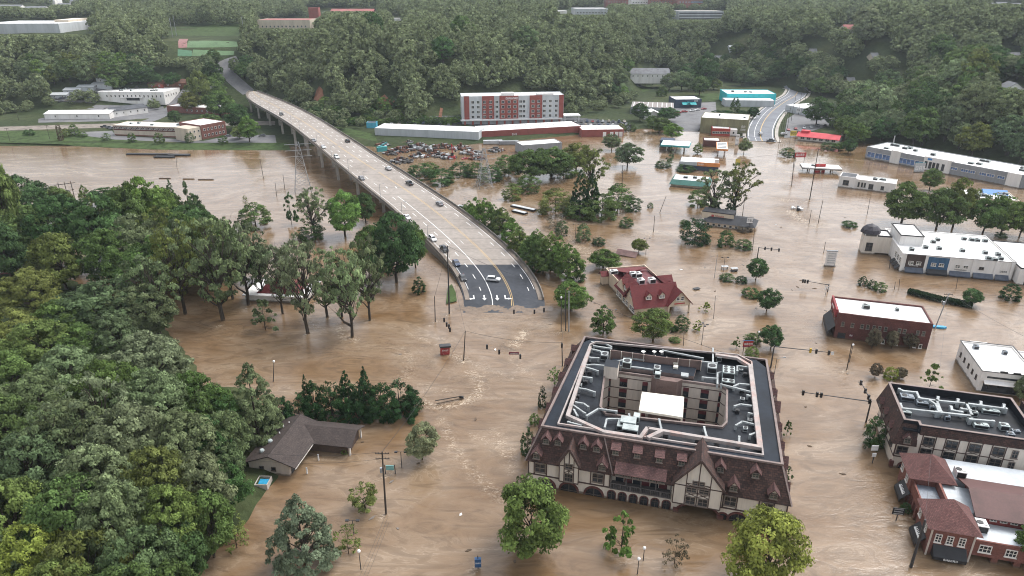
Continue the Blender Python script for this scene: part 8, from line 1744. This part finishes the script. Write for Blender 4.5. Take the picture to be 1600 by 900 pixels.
for i, a in enumerate([(1318,218,178,20,'mid'),(1334,206,160,22,'dark'),(1352,218,172,22,'grey'),(1366,206,160,22,'mid'),(1330,188,146,20,'grey'),(1348,182,140,22,'dark'),(1312,196,160,14,'mid'),(1338,226,192,16,'bright'),(1376,222,182,20,'dark'),(1322,172,138,16,'mid'),(1390,214,168,22,'grey')]): tr('round', *a, 'on the flat ground between the red-roofed shop and the right-hand wood', frac=.5)
hg = random.Random(31); HC_ = ['mid','grey','dark','olive','grey','bright']
for i in range(15): px = 48+i*13+hg.uniform(-4,4); b_ = 131+hg.uniform(-3,3); tr('round', px, b_, b_-32-hg.uniform(0,10), 13+hg.uniform(0,5), hg.choice(HC_), 'at the edge of the wood behind the stepped sheds', frac=.5)
for i in range(13): px = 55+i*14+hg.uniform(-4,4); b_ = 116+hg.uniform(-3,3); tr('round', px, b_, b_-30-hg.uniform(0,8), 13+hg.uniform(0,4), hg.choice(HC_), 'at the edge of the wood behind the stepped sheds', frac=.5)
for a in [(334,130,96,14,'dark'),(342,142,112,10,'mid'),(368,116,90,11,'grey'),(384,126,96,13,'mid'),(326,112,84,14,'grey'),(336,100,76,12,'mid'),(388,112,84,12,'dark'),(322,140,116,11,'mid')]: tr('round', *a, 'beside the grey road at the top of the bridge', frac=.5)
for a in [(1142,128,96,15,'mid'),(1158,134,104,15,'grey'),(1170,122,92,14,'dark'),(1185,118,86,15,'mid'),(1200,122,90,14,'grey'),(1132,112,84,12,'dark'),(1172,104,78,13,'grey'),(1190,100,72,14,'mid'),(1206,104,78,13,'dark'),(1222,100,74,14,'grey'),(1240,108,80,15,'mid'),(1256,118,88,15,'dark'),(1274,120,92,15,'grey'),(1292,128,98,15,'mid'),(1308,132,102,15,'dark'),(1150,88,66,12,'mid'),(1180,86,62,12,'grey'),(1215,86,62,13,'mid'),(1250,92,66,13,'grey')]: tr('round', *a, 'between the hill houses and the curving road', frac=.5)
for i in range(34):
    px = 470+i*7.4; py = 196-2*math.sin(i)+(-6 if i < 6 else 0); tr('bush', px, py-2, py-12-trg.uniform(0,5), 7+trg.uniform(0,3), trg.choice(['mid','dark','bright']), 'in the green fringe at the foot of the bluff')
for i in range(26):
    px = 452+i*8; py = 178+trg.uniform(-10,10); tr('bush', px, py, py-16-trg.uniform(0,6), 9+trg.uniform(0,4), trg.choice(['mid','bright','dark']), 'in the green fringe at the foot of the bluff')

# silt and shallow water lapping over the drowned edge of the road
SILT = pm('wet_silt', (.150,.095,.050), .2, .25, .5, spec=.5, stain=(.19,.13,.08))
g = random.Random(2)
for k in range(15):
    f = -.03+k*.075; y = 189.2+g.uniform(-.6,2.6); c_ = dk(y, f); c_.z = 0; pts = []
    for j in range(13): a = j/13*6.283; r = g.uniform(.55,1.3); pts.append((c_.x+math.cos(a)*r*2.2, c_.y+math.sin(a)*r*2.0))
    mb = MB(); mb.poly([(x-c_.x, yy-c_.y, max(dz_(yy), 0)+.010+.0012*k) for x, yy in pts]); o = mb.build('silt', SILT); o.location = c_; tag(o, None, None, kind='structure')
wire(T((1265,312)), T((1237,290)), 'wire between the two tall dark poles by the price sign', .02, .05); wire(T((1265,312)), T((1278,350)), 'wire from the very tall dark pole to the short pole below it', .02, .04); wire(T((1265,312)), T((972,297)), 'long wire across the flooded junction to the power pole by the thicket', .02, .04)
wire(T((702,490)), T((680,503)), 'short wire between the poles left of the bridge end', .03, .04); wire(T((884,517)), T((1205,612)) if (1205,612) in POLES else G(1205,575,9), 'span wire from the triple poles behind the hotel to the mast', .02, .04)
# trees that nothing tells apart share a label and a group
seen = {}
for o in ALLT: seen.setdefault(o['label'], []).append(o)
for l_, os_ in seen.items():
    if len(os_) > 1:
        for o in os_: o['group'] = l_
# ---------------------------------------------------------------- the air between here and the hills
mb = MB(); mb.box(-3600, 3600, -260, 4800, -5.0, 330)
m = bpy.data.materials.new('haze'); m.use_nodes = True; t = m.node_tree; t.nodes.remove(t.nodes['Principled BSDF'])
pv = t.nodes.new('ShaderNodeVolumePrincipled'); pv.inputs['Density'].default_value = 0.00007; pv.inputs['Color'].default_value = (.80,.90,1.0,1); pv.inputs['Anisotropy'].default_value = .2
t.links.new(pv.outputs[0], t.nodes['Material Output'].inputs['Volume'])
tag(mb.build('haze', m), None, None, kind='stuff')
